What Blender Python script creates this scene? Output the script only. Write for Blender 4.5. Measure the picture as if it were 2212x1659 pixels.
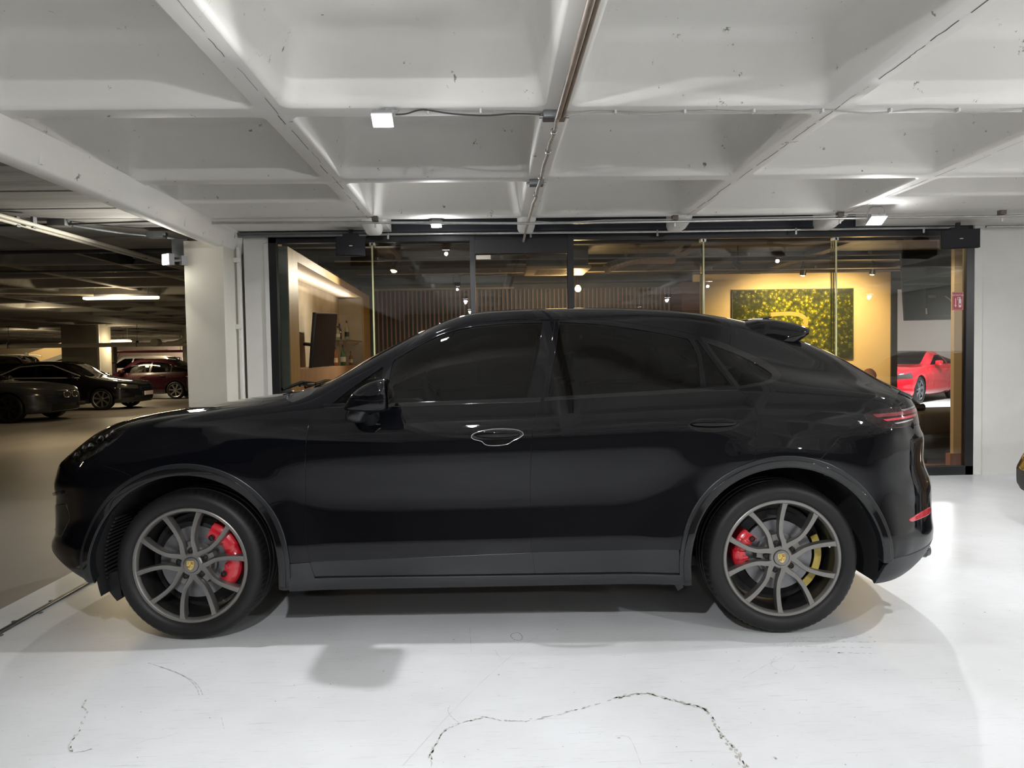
import bpy, bmesh, math, random
import numpy as np
from mathutils import Vector, Matrix, geometry

random.seed(7)
np.random.seed(7)
for _o in list(bpy.data.objects):
    bpy.data.objects.remove(_o)
SC = bpy.context.scene
COL = SC.collection
PI = math.pi

# ------------------------------------------------------------------ camera
YAW, PITCH, ROLL, CAM_H = 0.03, 0.0376, -0.0165, 1.3727
_f = Vector((math.sin(YAW) * math.cos(PITCH), math.cos(YAW) * math.cos(PITCH), -math.sin(PITCH)))
_r = Vector((math.cos(YAW), -math.sin(YAW), 0))
_u = _r.cross(_f)
_r2 = _r * math.cos(ROLL) + _u * math.sin(ROLL)
_u2 = -_r * math.sin(ROLL) + _u * math.cos(ROLL)
cam_d = bpy.data.cameras.new('camera')
cam = bpy.data.objects.new('camera', cam_d)
COL.objects.link(cam)
cam.matrix_world = Matrix(((_r2.x, _u2.x, -_f.x, 0), (_r2.y, _u2.y, -_f.y, 0), (_r2.z, _u2.z, -_f.z, CAM_H), (0, 0, 0, 1)))
cam_d.sensor_width = 36
cam_d.lens = 1576.25 * 36 / 2212
cam_d.clip_start = 0.05
SC.camera = cam

# ------------------------------------------------------------------ world + colour
W = bpy.data.worlds.new('world')
SC.world = W
W.use_nodes = True
W.node_tree.nodes['Background'].inputs[0].default_value = (0.55, 0.6, 0.7, 1)
W.node_tree.nodes['Background'].inputs[1].default_value = 0.02
SC.view_settings.view_transform = 'Standard'
SC.view_settings.look = 'None'
SC.view_settings.exposure = 0.0
SC.view_settings.gamma = 1
SC.view_settings.use_curve_mapping = False
SC.cycles.use_denoising = True
SC.cycles.max_bounces = 8
SC.cycles.diffuse_bounces = 4
SC.cycles.glossy_bounces = 4
SC.cycles.transmission_bounces = 4
SC.cycles.transparent_max_bounces = 16
SC.cycles.sample_clamp_indirect = 4
SC.cycles.caustics_reflective = False
SC.cycles.caustics_refractive = False

COOL = (0.98, 0.985, 1.0)
WARM = (1.0, 0.66, 0.28)
TUBE = (1.0, 0.80, 0.50)


def area_lamp(loc, power, color, size=(0.12, 0.09), aim=(0, 0, -1), spread=PI):
    d = bpy.data.lights.new('lamp_light', 'AREA')
    d.shape = 'RECTANGLE'
    d.size, d.size_y = size
    d.energy = power
    d.color = color
    d.spread = spread
    o = bpy.data.objects.new('lamp_light', d)
    COL.objects.link(o)
    o.location = loc
    o.rotation_euler = Vector(aim).to_track_quat('-Z', 'Y').to_euler()
    return o


def spot_lamp(loc, power, color, aim, angle=70, blend=0.5, radius=0.03):
    d = bpy.data.lights.new('lamp_light', 'SPOT')
    d.energy = power
    d.color = color
    d.spot_size = math.radians(angle)
    d.spot_blend = blend
    d.shadow_soft_size = radius
    o = bpy.data.objects.new('lamp_light', d)
    COL.objects.link(o)
    o.location = loc
    o.rotation_euler = (Vector(aim) - Vector(loc)).to_track_quat('-Z', 'Y').to_euler()
    return o


def point_lamp(loc, power, color, r=0.02):
    d = bpy.data.lights.new('lamp_light', 'POINT')
    d.energy = power
    d.color = color
    d.shadow_soft_size = r
    o = bpy.data.objects.new('lamp_light', d)
    COL.objects.link(o)
    o.location = loc
    return o


FLOOD_GAIN = 0.55
SPILL = 0.19
# white LED floodlights under the waffle ceiling: x, y, z, power, aim, seen by the camera
FLOODS = [
    (-0.508, 3.65, 2.54, 54, (0.0, -0.60, -1), 'near'),
    (-0.487, 7.03, 2.645, 85, (0.0, -0.30, -1), 'far'),
    (3.58, 6.65, 2.56, 105, (0.0, -0.40, -1), 'right'),
    (3.63, 3.60, 2.54, 75, (0.0, -0.25, -1), None),
    (-0.47, 0.68, 2.54, 105, (0.0, 0.40, -1), None),
    (3.75, 0.30, 2.54, 105, (0.0, 0.40, -1), None),
    (8.0, 0.45, 2.54, 110, (0.0, 0.1, -1), None),
    (8.0, 3.60, 2.54, 120, (0.0, 0.1, -1), None),
    (-0.47, -2.6, 2.54, 80, (0.0, 0.1, -1), None),
    (3.75, -2.6, 2.54, 80, (0.0, 0.1, -1), None),
]
for x, y, z, p, aim, seen in FLOODS:
    area_lamp((x + aim[0] * 0.03, y + aim[1] * 0.03, z - 0.03), p * FLOOD_GAIN, COOL, (0.07, 0.055), aim)
    point_lamp((x, y - 0.02, z - 0.06), p * FLOOD_GAIN * SPILL * {'near': 0.3, 'far': 0.7, 'right': 0.5}.get(seen, 0.85), COOL)   # added point light beside each flood, lifts the ceiling as its side spill
# flood on the column facing the garage
area_lamp((-3.13, 7.15, 2.345), 26, (1.0, 0.97, 0.86), (0.09, 0.09), (-0.5, -0.7, -0.5))
point_lamp((-3.15, 7.10, 2.33), 5, (1.0, 0.97, 0.86), 0.04)
# warm light of the garage beyond (some tubes built below, other lamps without fixtures)
point_lamp((-6.75, 13.4, 2.44), 22, TUBE, 0.1)  # point lamps here are added to brighten the dark garage ceiling
point_lamp((-10.5, 17.5, 2.4), 25, TUBE, 0.1)
point_lamp((-13.4, 26.6, 2.2), 30, TUBE, 0.1)
area_lamp((-6.75, 13.6, 2.5), 70, TUBE, (1.5, 0.1))
area_lamp((-13.4, 26.9, 2.10), 70, TUBE, (1.3, 0.1))
area_lamp((-16.0, 38.0, 2.45), 110, TUBE, (1.3, 0.1))
area_lamp((-9.5, 21.0, 2.5), 50, TUBE, (1.3, 0.1))
area_lamp((-20.0, 24.0, 2.5), 110, TUBE, (1.3, 0.1))
area_lamp((-7.0, 3.0, 2.5), 30, TUBE, (1.3, 0.1))
# warm light of the showroom
spot_lamp((5.7, 13.2, 2.75), 230, WARM, (5.75, 14.4, 1.6), 125, 0.8)
spot_lamp((6.95, 13.2, 2.75), 230, WARM, (6.9, 14.4, 1.6), 125, 0.8)
point_lamp((6.3, 12.2, 2.3), 45, WARM, 0.15)
point_lamp((1.47, 12.0, 2.38), 85, WARM, 0.05)
area_lamp((1.0, 9.6, 2.75), 14, WARM, (0.5, 0.5))
spot_lamp((-1.42, 11.0, 2.6), 120, (1.0, 0.86, 0.68), (-2.4, 9.8, 1.5), 140, 0.8)
area_lamp((3.6, 9.6, 2.75), 45, (1.0, 0.74, 0.42), (0.4, 0.4))
spot_lamp((4.75, 7.97, 2.86), 60, (1.0, 0.76, 0.45), (5.5, 8.3, 1.3), 60, 0.7)
area_lamp((-2.52, 11.0, 2.36), 15, (1.0, 0.88, 0.74), (0.05, 4.6), (0.0, 0.0, 1), PI)
# far bay with the red car
area_lamp((11.0, 17.0, 2.9), 420, COOL, (0.6, 0.6))

# ------------------------------------------------------------------ materials
_mats = {}


def nd(nt, t, **kw):
    n = nt.nodes.new(t)
    for k, v in kw.items():
        setattr(n, k, v)
    return n


def mat(name, color=(0.5, 0.5, 0.5), rough=0.5, metal=0.0, spec=0.5, coat=0.0, coat_rough=0.03, var=0.0, scale=4.0,
        bump=0.0, bscale=40.0, emit=None, estr=0.0, stretch=None, speck=0.0, speck_scale=9.0, speck_col=(0.05, 0.05, 0.05), rvar=0.0):
    if name in _mats:
        return _mats[name]
    m = bpy.data.materials.new(name)
    m.use_nodes = True
    nt = m.node_tree
    b = nt.nodes['Principled BSDF']
    b.inputs['Base Color'].default_value = (*color, 1)
    b.inputs['Roughness'].default_value = rough
    b.inputs['Metallic'].default_value = metal
    b.inputs['Specular IOR Level'].default_value = spec
    b.inputs['Coat Weight'].default_value = coat
    b.inputs['Coat Roughness'].default_value = coat_rough
    if emit:
        b.inputs['Emission Color'].default_value = (*emit, 1)
        b.inputs['Emission Strength'].default_value = estr
    L = nt.links.new
    vec = None
    if var or bump or speck or rvar:
        tc = nd(nt, 'ShaderNodeTexCoord')
        vec = tc.outputs['Object']
        if stretch:
            mp = nd(nt, 'ShaderNodeMapping')
            mp.inputs['Scale'].default_value = stretch
            L(vec, mp.inputs[0])
            vec = mp.outputs[0]
    col = None
    if var:
        n = nd(nt, 'ShaderNodeTexNoise')
        n.inputs['Scale'].default_value = scale
        n.inputs['Detail'].default_value = 6
        n.inputs['Roughness'].default_value = 0.6
        L(vec, n.inputs['Vector'])
        r = nd(nt, 'ShaderNodeValToRGB')
        r.color_ramp.elements[0].position = 0.3
        r.color_ramp.elements[1].position = 0.7
        r.color_ramp.elements[0].color = (*[c * (1 - var) for c in color], 1)
        r.color_ramp.elements[1].color = (*[min(1, c * (1 + var * 0.6)) for c in color], 1)
        L(n.outputs['Fac'], r.inputs[0])
        col = r.outputs[0]
        if rvar:
            mr = nd(nt, 'ShaderNodeMapRange')
            mr.inputs[3].default_value = max(0, rough - rvar)
            mr.inputs[4].default_value = rough + rvar
            L(n.outputs['Fac'], mr.inputs[0])
            L(mr.outputs[0], b.inputs['Roughness'])
    if speck:
        n = nd(nt, 'ShaderNodeTexNoise')
        n.inputs['Scale'].default_value = speck_scale
        n.inputs['Detail'].default_value = 10
        n.inputs['Roughness'].default_value = 0.75
        L(vec, n.inputs['Vector'])
        r = nd(nt, 'ShaderNodeValToRGB')
        r.color_ramp.elements[0].position = 0.70 - speck * 0.1
        r.color_ramp.elements[1].position = 0.72 - speck * 0.1
        L(n.outputs['Fac'], r.inputs[0])
        mx = nd(nt, 'ShaderNodeMix', data_type='RGBA')
        if col:
            L(col, mx.inputs[6])
        else:
            mx.inputs[6].default_value = (*color, 1)
        mx.inputs[7].default_value = (*speck_col, 1)
        L(r.outputs[0], mx.inputs[0])
        col = mx.outputs[2]
    if col:
        L(col, b.inputs['Base Color'])
    if bump:
        n = nd(nt, 'ShaderNodeTexNoise')
        n.inputs['Scale'].default_value = bscale
        n.inputs['Detail'].default_value = 4
        L(vec, n.inputs['Vector'])
        bp = nd(nt, 'ShaderNodeBump')
        bp.inputs['Strength'].default_value = bump
        bp.inputs['Distance'].default_value = 0.01
        L(n.outputs['Fac'], bp.inputs['Height'])
        L(bp.outputs[0], b.inputs['Normal'])
    _mats[name] = m
    return m


def glass_mat(name, tint=(0.9, 0.93, 0.92), ior=1.45, gloss=(1, 1, 1), rough=0.0):
    """thin pane: tinted see-through plus a real Fresnel reflection"""
    if name in _mats:
        return _mats[name]
    m = bpy.data.materials.new(name)
    m.use_nodes = True
    nt = m.node_tree
    nt.nodes.clear()
    out = nd(nt, 'ShaderNodeOutputMaterial')
    mx = nd(nt, 'ShaderNodeMixShader')
    tr = nd(nt, 'ShaderNodeBsdfTransparent')
    tr.inputs[0].default_value = (*tint, 1)
    gl = nd(nt, 'ShaderNodeBsdfGlossy')
    gl.inputs['Color'].default_value = (*gloss, 1)
    gl.inputs['Roughness'].default_value = rough
    fr = nd(nt, 'ShaderNodeFresnel')
    fr.inputs[0].default_value = ior
    L = nt.links.new
    L(fr.outputs[0], mx.inputs[0])
    L(tr.outputs[0], mx.inputs[1])
    L(gl.outputs[0], mx.inputs[2])
    L(mx.outputs[0], out.inputs[0])
    _mats[name] = m
    return m


def emit_mat(name, color, strength):
    if name in _mats:
        return _mats[name]
    m = bpy.data.materials.new(name)
    m.use_nodes = True
    nt = m.node_tree
    nt.nodes.clear()
    out = nd(nt, 'ShaderNodeOutputMaterial')
    e = nd(nt, 'ShaderNodeEmission')
    e.inputs[0].default_value = (*color, 1)
    e.inputs[1].default_value = strength
    nt.links.new(e.outputs[0], out.inputs[0])
    _mats[name] = m
    return m


# ------------------------------------------------------------------ mesh helpers
def tag(o, label=None, cat=None, group=None, kind=None):
    if label:
        o['label'] = label
    if cat:
        o['category'] = cat
    if group:
        o['group'] = group
    if kind:
        o['kind'] = kind
    return o


def empty(name, loc=(0, 0, 0), rz=0.0, parent=None):
    o = bpy.data.objects.new(name, None)
    o.empty_display_size = 0.1
    COL.objects.link(o)
    o.location = loc
    o.rotation_euler = (0, 0, rz)
    if parent:
        o.parent = parent
    return o


def mesh_obj(name, verts, faces, m, parent=None, smooth=False, angle=None, loc=None, rot=None):
    me = bpy.data.meshes.new(name)
    me.from_pydata([tuple(v) for v in verts], [], [tuple(f) for f in faces])
    me.update()
    if m:
        for k in (m if isinstance(m, (list, tuple)) else [m]):
            me.materials.append(k)
    if smooth:
        me.polygons.foreach_set('use_smooth', [True] * len(me.polygons))
        if angle is not None:
            me.set_sharp_from_angle(angle=math.radians(angle))
    o = bpy.data.objects.new(name, me)
    COL.objects.link(o)
    if parent:
        o.parent = parent
    if loc:
        o.location = loc
    if rot:
        o.rotation_euler = rot
    return o


class MB:
    """collects shapes, builds them as ONE mesh object"""

    def __init__(s):
        s.v, s.f, s.mi = [], [], []
        s.T = Matrix.Identity(4)
        s.m = 0

    def add(s, vs, fs):
        n = len(s.v)
        s.v += [s.T @ Vector(v) for v in vs]
        s.f += [tuple(i + n for i in f) for f in fs]
        s.mi += [s.m] * len(fs)
        return s

    def box(s, a, b, bev=0.0):
        x0, y0, z0 = [min(a[i], b[i]) for i in range(3)]
        x1, y1, z1 = [max(a[i], b[i]) for i in range(3)]
        if bev <= 0:
            vs = [(x, y, z) for z in (z0, z1) for y in (y0, y1) for x in (x0, x1)]
            return s.add(vs, [(0, 2, 3, 1), (4, 5, 7, 6), (0, 1, 5, 4), (2, 6, 7, 3), (0, 4, 6, 2), (1, 3, 7, 5)])
        bev = min(bev, (x1 - x0) / 2.01, (y1 - y0) / 2.01, (z1 - z0) / 2.01)
        bm = bmesh.new()
        bmesh.ops.create_cube(bm, size=1)
        for v in bm.verts:
            v.co = Vector(((x0 + x1) / 2 + v.co.x * (x1 - x0), (y0 + y1) / 2 + v.co.y * (y1 - y0), (z0 + z1) / 2 + v.co.z * (z1 - z0)))
        bmesh.ops.bevel(bm, geom=bm.edges[:], offset=bev, segments=2, profile=0.6, affect='EDGES')
        bm.verts.index_update()
        s.add([v.co[:] for v in bm.verts], [[v.index for v in f.verts] for f in bm.faces])
        bm.free()
        return s

    def tube(s, pts, r, n=10, caps=True, closed=False):
        pts = [Vector(p) for p in pts]
        N = len(pts)
        rs = r if isinstance(r, (list, tuple)) else [r] * N
        rings = []
        up = None
        for i, p in enumerate(pts):
            a = pts[(i - 1) % N] if (closed or i > 0) else p
            b = pts[(i + 1) % N] if (closed or i < N - 1) else p
            t = (b - a).normalized()
            if up is None:
                up = Vector((0, 0, 1)) if abs(t.z) < 0.9 else Vector((1, 0, 0))
            side = t.cross(up).normalized()
            up = side.cross(t).normalized()
            rings.append([p + (side * math.cos(2 * PI * k / n) + up * math.sin(2 * PI * k / n)) * rs[i] for k in range(n)])
        vs = [v for rg in rings for v in rg]
        fs = []
        for i in range(N if closed else N - 1):
            j = (i + 1) % N
            for k in range(n):
                l = (k + 1) % n
                fs.append((i * n + k, i * n + l, j * n + l, j * n + k))
        if caps and not closed:
            fs.append(tuple(range(n)))
            fs.append(tuple((N - 1) * n + k for k in reversed(range(n))))
        return s.add(vs, fs)

    def cyl(s, a, b, r, n=16, r2=None):
        return s.tube([a, b], [r, r if r2 is None else r2], n)

    def lathe(s, prof, n=24, axis='Z', c=(0, 0, 0), cap=False):
        """prof: list of (radius, height)"""
        vs = []
        for r, h in prof:
            for k in range(n):
                a = 2 * PI * k / n
                x, y = r * math.cos(a), r * math.sin(a)
                p = {'Z': (x, y, h), 'Y': (x, h, y), 'X': (h, x, y)}[axis]
                vs.append((c[0] + p[0], c[1] + p[1], c[2] + p[2]))
        fs = []
        for i in range(len(prof) - 1):
            for k in range(n):
                l = (k + 1) % n
                fs.append((i * n + k, i * n + l, (i + 1) * n + l, (i + 1) * n + k))
        if cap:
            fs.append(tuple(reversed(range(n))))
            fs.append(tuple((len(prof) - 1) * n + k for k in range(n)))
        return s.add(vs, fs)

    def prism(s, poly, y0, y1):
        """poly in x,z extruded along y"""
        n = len(poly)
        vs = [(x, y0, z) for x, z in poly] + [(x, y1, z) for x, z in poly]
        fs = [tuple(range(n)), tuple(reversed(range(n, 2 * n)))]
        fs += [(i, i + n, (i + 1) % n + n, (i + 1) % n) for i in range(n)]
        return s.add(vs, fs)

    def build(s, name, m, parent=None, smooth=None, loc=None, rot=None):
        """smooth: None for flat, else the sharp angle in degrees"""
        o = mesh_obj(name, s.v, s.f, m, parent, smooth is not None, smooth, loc, rot)
        if any(s.mi):
            o.data.polygons.foreach_set('material_index', s.mi)
        bm = bmesh.new()
        bm.from_mesh(o.data)
        bmesh.ops.recalc_face_normals(bm, faces=bm.faces[:])
        bm.to_mesh(o.data)
        bm.free()
        return o


def text_obj(name, s, size, m, parent=None, loc=(0, 0, 0), rot=(PI / 2, 0, 0), depth=0.001, align='CENTER'):
    c = bpy.data.curves.new(name, 'FONT')
    c.body = s
    c.size = size
    c.extrude = depth
    c.align_x = align
    c.align_y = 'CENTER'
    t = bpy.data.objects.new(name, c)
    COL.objects.link(t)
    bpy.context.view_layer.update()
    me = bpy.data.meshes.new_from_object(t)
    bpy.data.objects.remove(t)
    me.materials.clear()
    me.materials.append(m)
    o = bpy.data.objects.new(name, me)
    COL.objects.link(o)
    o.location = loc
    o.rotation_euler = rot
    if parent:
        o.parent = parent
    return o


def copy_tree(o, parent=None):
    c = o.copy()
    COL.objects.link(c)
    if parent:
        c.parent = parent
    for ch in list(o.children):
        copy_tree(ch, c)
    return c


def catmull(pts, n, closed=False):
    pts = [Vector(p) for p in pts]
    N = len(pts)
    out = []
    segs = N if closed else N - 1
    for i in range(segs):
        if closed:
            a, b, c, d = pts[(i - 1) % N], pts[i], pts[(i + 1) % N], pts[(i + 2) % N]
        else:
            a, b, c, d = pts[max(i - 1, 0)], pts[i], pts[i + 1], pts[min(i + 2, N - 1)]
        for k in range(n):
            t = k / n
            out.append(0.5 * ((2 * b) + (c - a) * t + (2 * a - 5 * b + 4 * c - d) * t * t + (3 * b - a - 3 * c + d) * t ** 3))
    if not closed:
        out.append(pts[-1])
    return out
# ================================================================== THE SETTING
M_CEIL = mat('painted_concrete_ceiling', (0.85, 0.835, 0.79), 0.6, var=0.05, scale=1.2, bump=0.12, bscale=14, speck=0.62, speck_scale=8.5, speck_col=(0.22, 0.21, 0.19))
M_RAW = mat('raw_concrete_ceiling', (0.27, 0.26, 0.245), 0.75, var=0.3, scale=1.5, bump=0.35, bscale=9, stretch=(0.5, 3.5, 1))
M_WALLW = mat('white_wall_paint', (0.80, 0.79, 0.75), 0.55, var=0.05, scale=2, bump=0.06, bscale=60, speck=0.15, speck_scale=3)
M_COLUMN = mat('column_paint', (0.78, 0.75, 0.66), 0.55, var=0.06, scale=2, bump=0.06, bscale=60)
M_BLACK = mat('black_aluminium', (0.012, 0.012, 0.014), 0.35)
M_FASCIA = mat('dark_blue_fascia', (0.012, 0.015, 0.022), 0.5)


def floor_mat():
    m = bpy.data.materials.new('white_epoxy_floor')
    m.use_nodes = True
    nt = m.node_tree
    L = nt.links.new
    b = nt.nodes['Principled BSDF']
    tc = nd(nt, 'ShaderNodeTexCoord')
    n1 = nd(nt, 'ShaderNodeTexNoise')
    n1.inputs['Scale'].default_value = 1.1
    n1.inputs['Detail'].default_value = 8
    n1.inputs['Roughness'].default_value = 0.6
    L(tc.outputs['Object'], n1.inputs['Vector'])
    r1 = nd(nt, 'ShaderNodeValToRGB')
    r1.color_ramp.elements[0].position = 0.3
    r1.color_ramp.elements[1].position = 0.65
    r1.color_ramp.elements[0].color = (0.59, 0.60, 0.605, 1)
    r1.color_ramp.elements[1].color = (0.71, 0.725, 0.745, 1)
    L(n1.outputs['Fac'], r1.inputs[0])
    col = r1.outputs[0]
    # fine scratches in three directions, long and thin
    for ang, sc, lo in ((0.15, (5, 90, 1), 0.59), (0.9, (6, 160, 1), 0.62), (-0.5, (4, 130, 1), 0.62), (1.9, (5, 120, 1), 0.625)):
        mp = nd(nt, 'ShaderNodeMapping')
        mp.inputs['Rotation'].default_value = (0, 0, ang)
        mp.inputs['Scale'].default_value = sc
        L(tc.outputs['Object'], mp.inputs[0])
        n = nd(nt, 'ShaderNodeTexNoise')
        n.inputs['Scale'].default_value = 1.0
        n.inputs['Detail'].default_value = 6
        n.inputs['Roughness'].default_value = 0.7
        L(mp.outputs[0], n.inputs['Vector'])
        r = nd(nt, 'ShaderNodeValToRGB')
        r.color_ramp.elements[0].position = lo
        r.color_ramp.elements[1].position = lo + 0.06
        r.color_ramp.elements[1].color = (0.38, 0.38, 0.38, 1)
        L(n.outputs['Fac'], r.inputs[0])
        mx = nd(nt, 'ShaderNodeMix', data_type='RGBA')
        mx.inputs[7].default_value = (0.40, 0.395, 0.38, 1)
        L(col, mx.inputs[6])
        L(r.outputs[0], mx.inputs[0])
        col = mx.outputs[2]
    # small dark flecks
    n = nd(nt, 'ShaderNodeTexNoise')
    n.inputs['Scale'].default_value = 42
    n.inputs['Detail'].default_value = 5
    L(tc.outputs['Object'], n.inputs['Vector'])
    r = nd(nt, 'ShaderNodeValToRGB')
    r.color_ramp.elements[0].position = 0.71
    r.color_ramp.elements[1].position = 0.735
    L(n.outputs['Fac'], r.inputs[0])
    mx = nd(nt, 'ShaderNodeMix', data_type='RGBA')
    mx.inputs[7].default_value = (0.26, 0.255, 0.25, 1)
    L(col, mx.inputs[6])
    L(r.outputs[0], mx.inputs[0])
    L(mx.outputs[2], b.inputs['Base Color'])
    mr = nd(nt, 'ShaderNodeMapRange')
    mr.inputs[3].default_value = 0.24
    mr.inputs[4].default_value = 0.42
    L(n1.outputs['Fac'], mr.inputs[0])
    L(mr.outputs[0], b.inputs['Roughness'])
    b.inputs['Specular IOR Level'].default_value = 0.5
    n2 = nd(nt, 'ShaderNodeTexNoise')
    n2.inputs['Scale'].default_value = 5
    n2.inputs['Detail'].default_value = 5
    L(tc.outputs['Object'], n2.inputs['Vector'])
    bp = nd(nt, 'ShaderNodeBump')
    bp.inputs['Strength'].default_value = 0.12
    bp.inputs['Distance'].default_value = 0.01
    L(n2.outputs['Fac'], bp.inputs['Height'])
    L(bp.outputs[0], b.inputs['Normal'])
    return m


M_FLOOR = floor_mat()
M_GARFLOOR = mat('brown_concrete_floor', (0.23, 0.205, 0.18), 0.45, var=0.22, scale=0.9, bump=0.15, bscale=10, stretch=(1, 0.6, 1), rvar=0.12)
M_PARQUET = mat('warm_wood_floor', (0.30, 0.17, 0.075), 0.35, var=0.25, scale=6, stretch=(1, 8, 1))
M_DARKCEIL = mat('showroom_dark_ceiling', (0.020, 0.019, 0.019), 0.7, var=0.3, scale=1.5)
M_YELLOW = mat('showroom_cream_wall', (0.72, 0.60, 0.36), 0.6, var=0.03, scale=1.5, bump=0.03, bscale=80)
M_BEIGE = mat('showroom_beige_pillar', (0.62, 0.50, 0.33), 0.6, var=0.04, scale=3)
M_DARKW = mat('slat_backing_wall', (0.085, 0.092, 0.09), 0.7)
M_BROWNW = mat('dark_wood_panelling', (0.10, 0.045, 0.03), 0.5, var=0.2, scale=8, stretch=(1, 1, 8))
M_SLAT = mat('brown_wood_slat', (0.27, 0.175, 0.125), 0.5, var=0.25, scale=6, stretch=(6, 6, 0.8))
M_STUCCO = mat('trowelled_plaster', (0.42, 0.36, 0.28), 0.6, var=0.22, scale=2.2, bump=0.12, bscale=8)
M_OAK = mat('light_oak_panel', (0.52, 0.36, 0.17), 0.45, var=0.2, scale=3, stretch=(5, 5, 0.7))
M_GCONC = mat('grey_green_concrete', (0.21, 0.235, 0.20), 0.65, var=0.2, scale=4, bump=0.15, bscale=20, speck=0.2, speck_scale=4)
M_STEEL = mat('galvanised_steel', (0.55, 0.55, 0.54), 0.35, metal=1.0, var=0.15, scale=12)
M_STEELD = mat('dull_grey_steel', (0.20, 0.21, 0.22), 0.45, metal=0.8, var=0.15, scale=12)
M_PVC = mat('painted_pipe', (0.60, 0.56, 0.47), 0.5, var=0.08, scale=8)
M_RUST = mat('weathered_brown_conduit', (0.26, 0.21, 0.17), 0.45, metal=0.3, var=0.3, scale=10, stretch=(4, 1, 4))
M_CABLE = mat('grey_cable', (0.42, 0.42, 0.40), 0.6)
M_CABLED = mat('dark_cable', (0.05, 0.05, 0.05), 0.6)
M_GLASS = glass_mat('showroom_glass', (0.93, 0.95, 0.94), 1.5)
M_GLASSE = mat('glass_edge', (0.55, 0.55, 0.30), 0.15, spec=0.8)


def struct(o):
    o['kind'] = 'structure'
    return o


A = 1.5231
GX = [-1.1359 + A * k for k in range(-1, 8)]      # rib lines across
GY0 = 4.0064


def ring_rr(cx, cy, hx, hy, r, z, n=6):
    r = min(r, hx * 0.95, hy * 0.95)
    out = []
    for q, (sx, sy) in enumerate(((1, 1), (-1, 1), (-1, -1), (1, -1))):
        for k in range(n + 1):
            a = (q + k / n) * PI / 2
            out.append((cx + sx * (hx - r) + r * math.cos(a), cy + sy * (hy - r) + r * math.sin(a), z))
    return out


def coffer(mb, x0, x1, y0, y1, zb=2.70, depth=0.36, rib=0.065, full=True):
    """one waffle bay: the soffit round it and the moulded dome above it"""
    cx, cy, hx, hy = (x0 + x1) / 2, (y0 + y1) / 2, (x1 - x0) / 2, (y1 - y0) / 2
    n = 6
    def sl(z):
        return rib + 0.016 + 0.085 * z / depth
    prof = [(rib, 0.055, 0.0), (rib + 0.003, 0.06, 0.001), (rib + 0.011, 0.065, 0.007), (sl(0.022), 0.07, 0.022), (sl(0.034), 0.075, 0.034),
            (sl(depth * 0.82), 0.10, depth * 0.82), (sl(depth * 0.87), 0.105, depth * 0.87), (rib + 0.112, 0.11, depth * 0.94), (rib + 0.132, 0.115, depth * 0.985), (rib + 0.160, 0.12, depth), (rib + 0.20, 0.13, depth + 0.0005)]
    rings = [ring_rr(cx, cy, hx - i, hy - i, r, zb + dz, n) for i, r, dz in prof]
    N = len(rings[0])
    # outer square matched to the ring points
    outer = []
    for p in rings[0]:
        dx, dy = p[0] - cx, p[1] - cy
        s = min(hx / abs(dx) if dx else 1e9, hy / abs(dy) if dy else 1e9)
        outer.append((cx + dx * s, cy + dy * s, zb))
    outer_c = []
    rings = [outer] + rings
    vs = [p for r in rings for p in r]
    fs = []
    for i in range(len(rings) - 1):
        for k in range(N):
            l = (k + 1) % N
            fs.append((i * N + k, i * N + l, (i + 1) * N + l, (i + 1) * N + k))
    fs.append(tuple((len(rings) - 1) * N + k for k in range(N)))
    # corners of the square
    base = len(vs)
    vs += [(x1, y1, zb), (x0, y1, zb), (x0, y0, zb), (x1, y0, zb)]
    for q in range(4):
        ks = [q * (n + 1) + k for k in range(n + 1)]
        # points of the outer ring next to the corner: split by side
        c = vs[base + q]
        for a, b in zip(ks[:-1], ks[1:]):
            pa, pb = vs[a], vs[b]
            if abs(pa[0] - pb[0]) > 1e-6 and abs(pa[1] - pb[1]) > 1e-6:
                fs.append((a, b, base + q))
    mb.add(vs, fs)


def slab(mb, x0, x1, y0, y1, z=2.70, t=0.4):
    mb.box((x0, y0, z), (x1, y1, z + t))


# main white waffle ceiling
mb = MB()
rows = [GY0 + A * k for k in range(-7, 3)]        # .. 7.05
for i in range(len(GX) - 1):
    x0, x1 = GX[i], GX[i + 1]
    for j in range(len(rows) - 1):
        y0, y1 = rows[j], rows[j + 1]
        if j == len(rows) - 2 and (i == 0 or i >= 4):
            coffer(mb, x0, x1, y0, y0 + 0.80)
            slab(mb, x0, x1, y0 + 0.80, y1)
        else:
            coffer(mb, x0, x1, y0, y1)
mb.box((GX[0] - 0.02, rows[0], 3.2), (GX[-1], rows[-1] + 0.1, 3.35))
mb.box((GX[0], rows[-1], 2.701), (GX[1] + 0.13, 7.74, 3.1))
mb.box((GX[4] + 0.5, rows[-1], 2.701), (GX[-1], 7.74, 3.1))
ceil = struct(mb.build('ceiling', M_CEIL, smooth=50))
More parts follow.
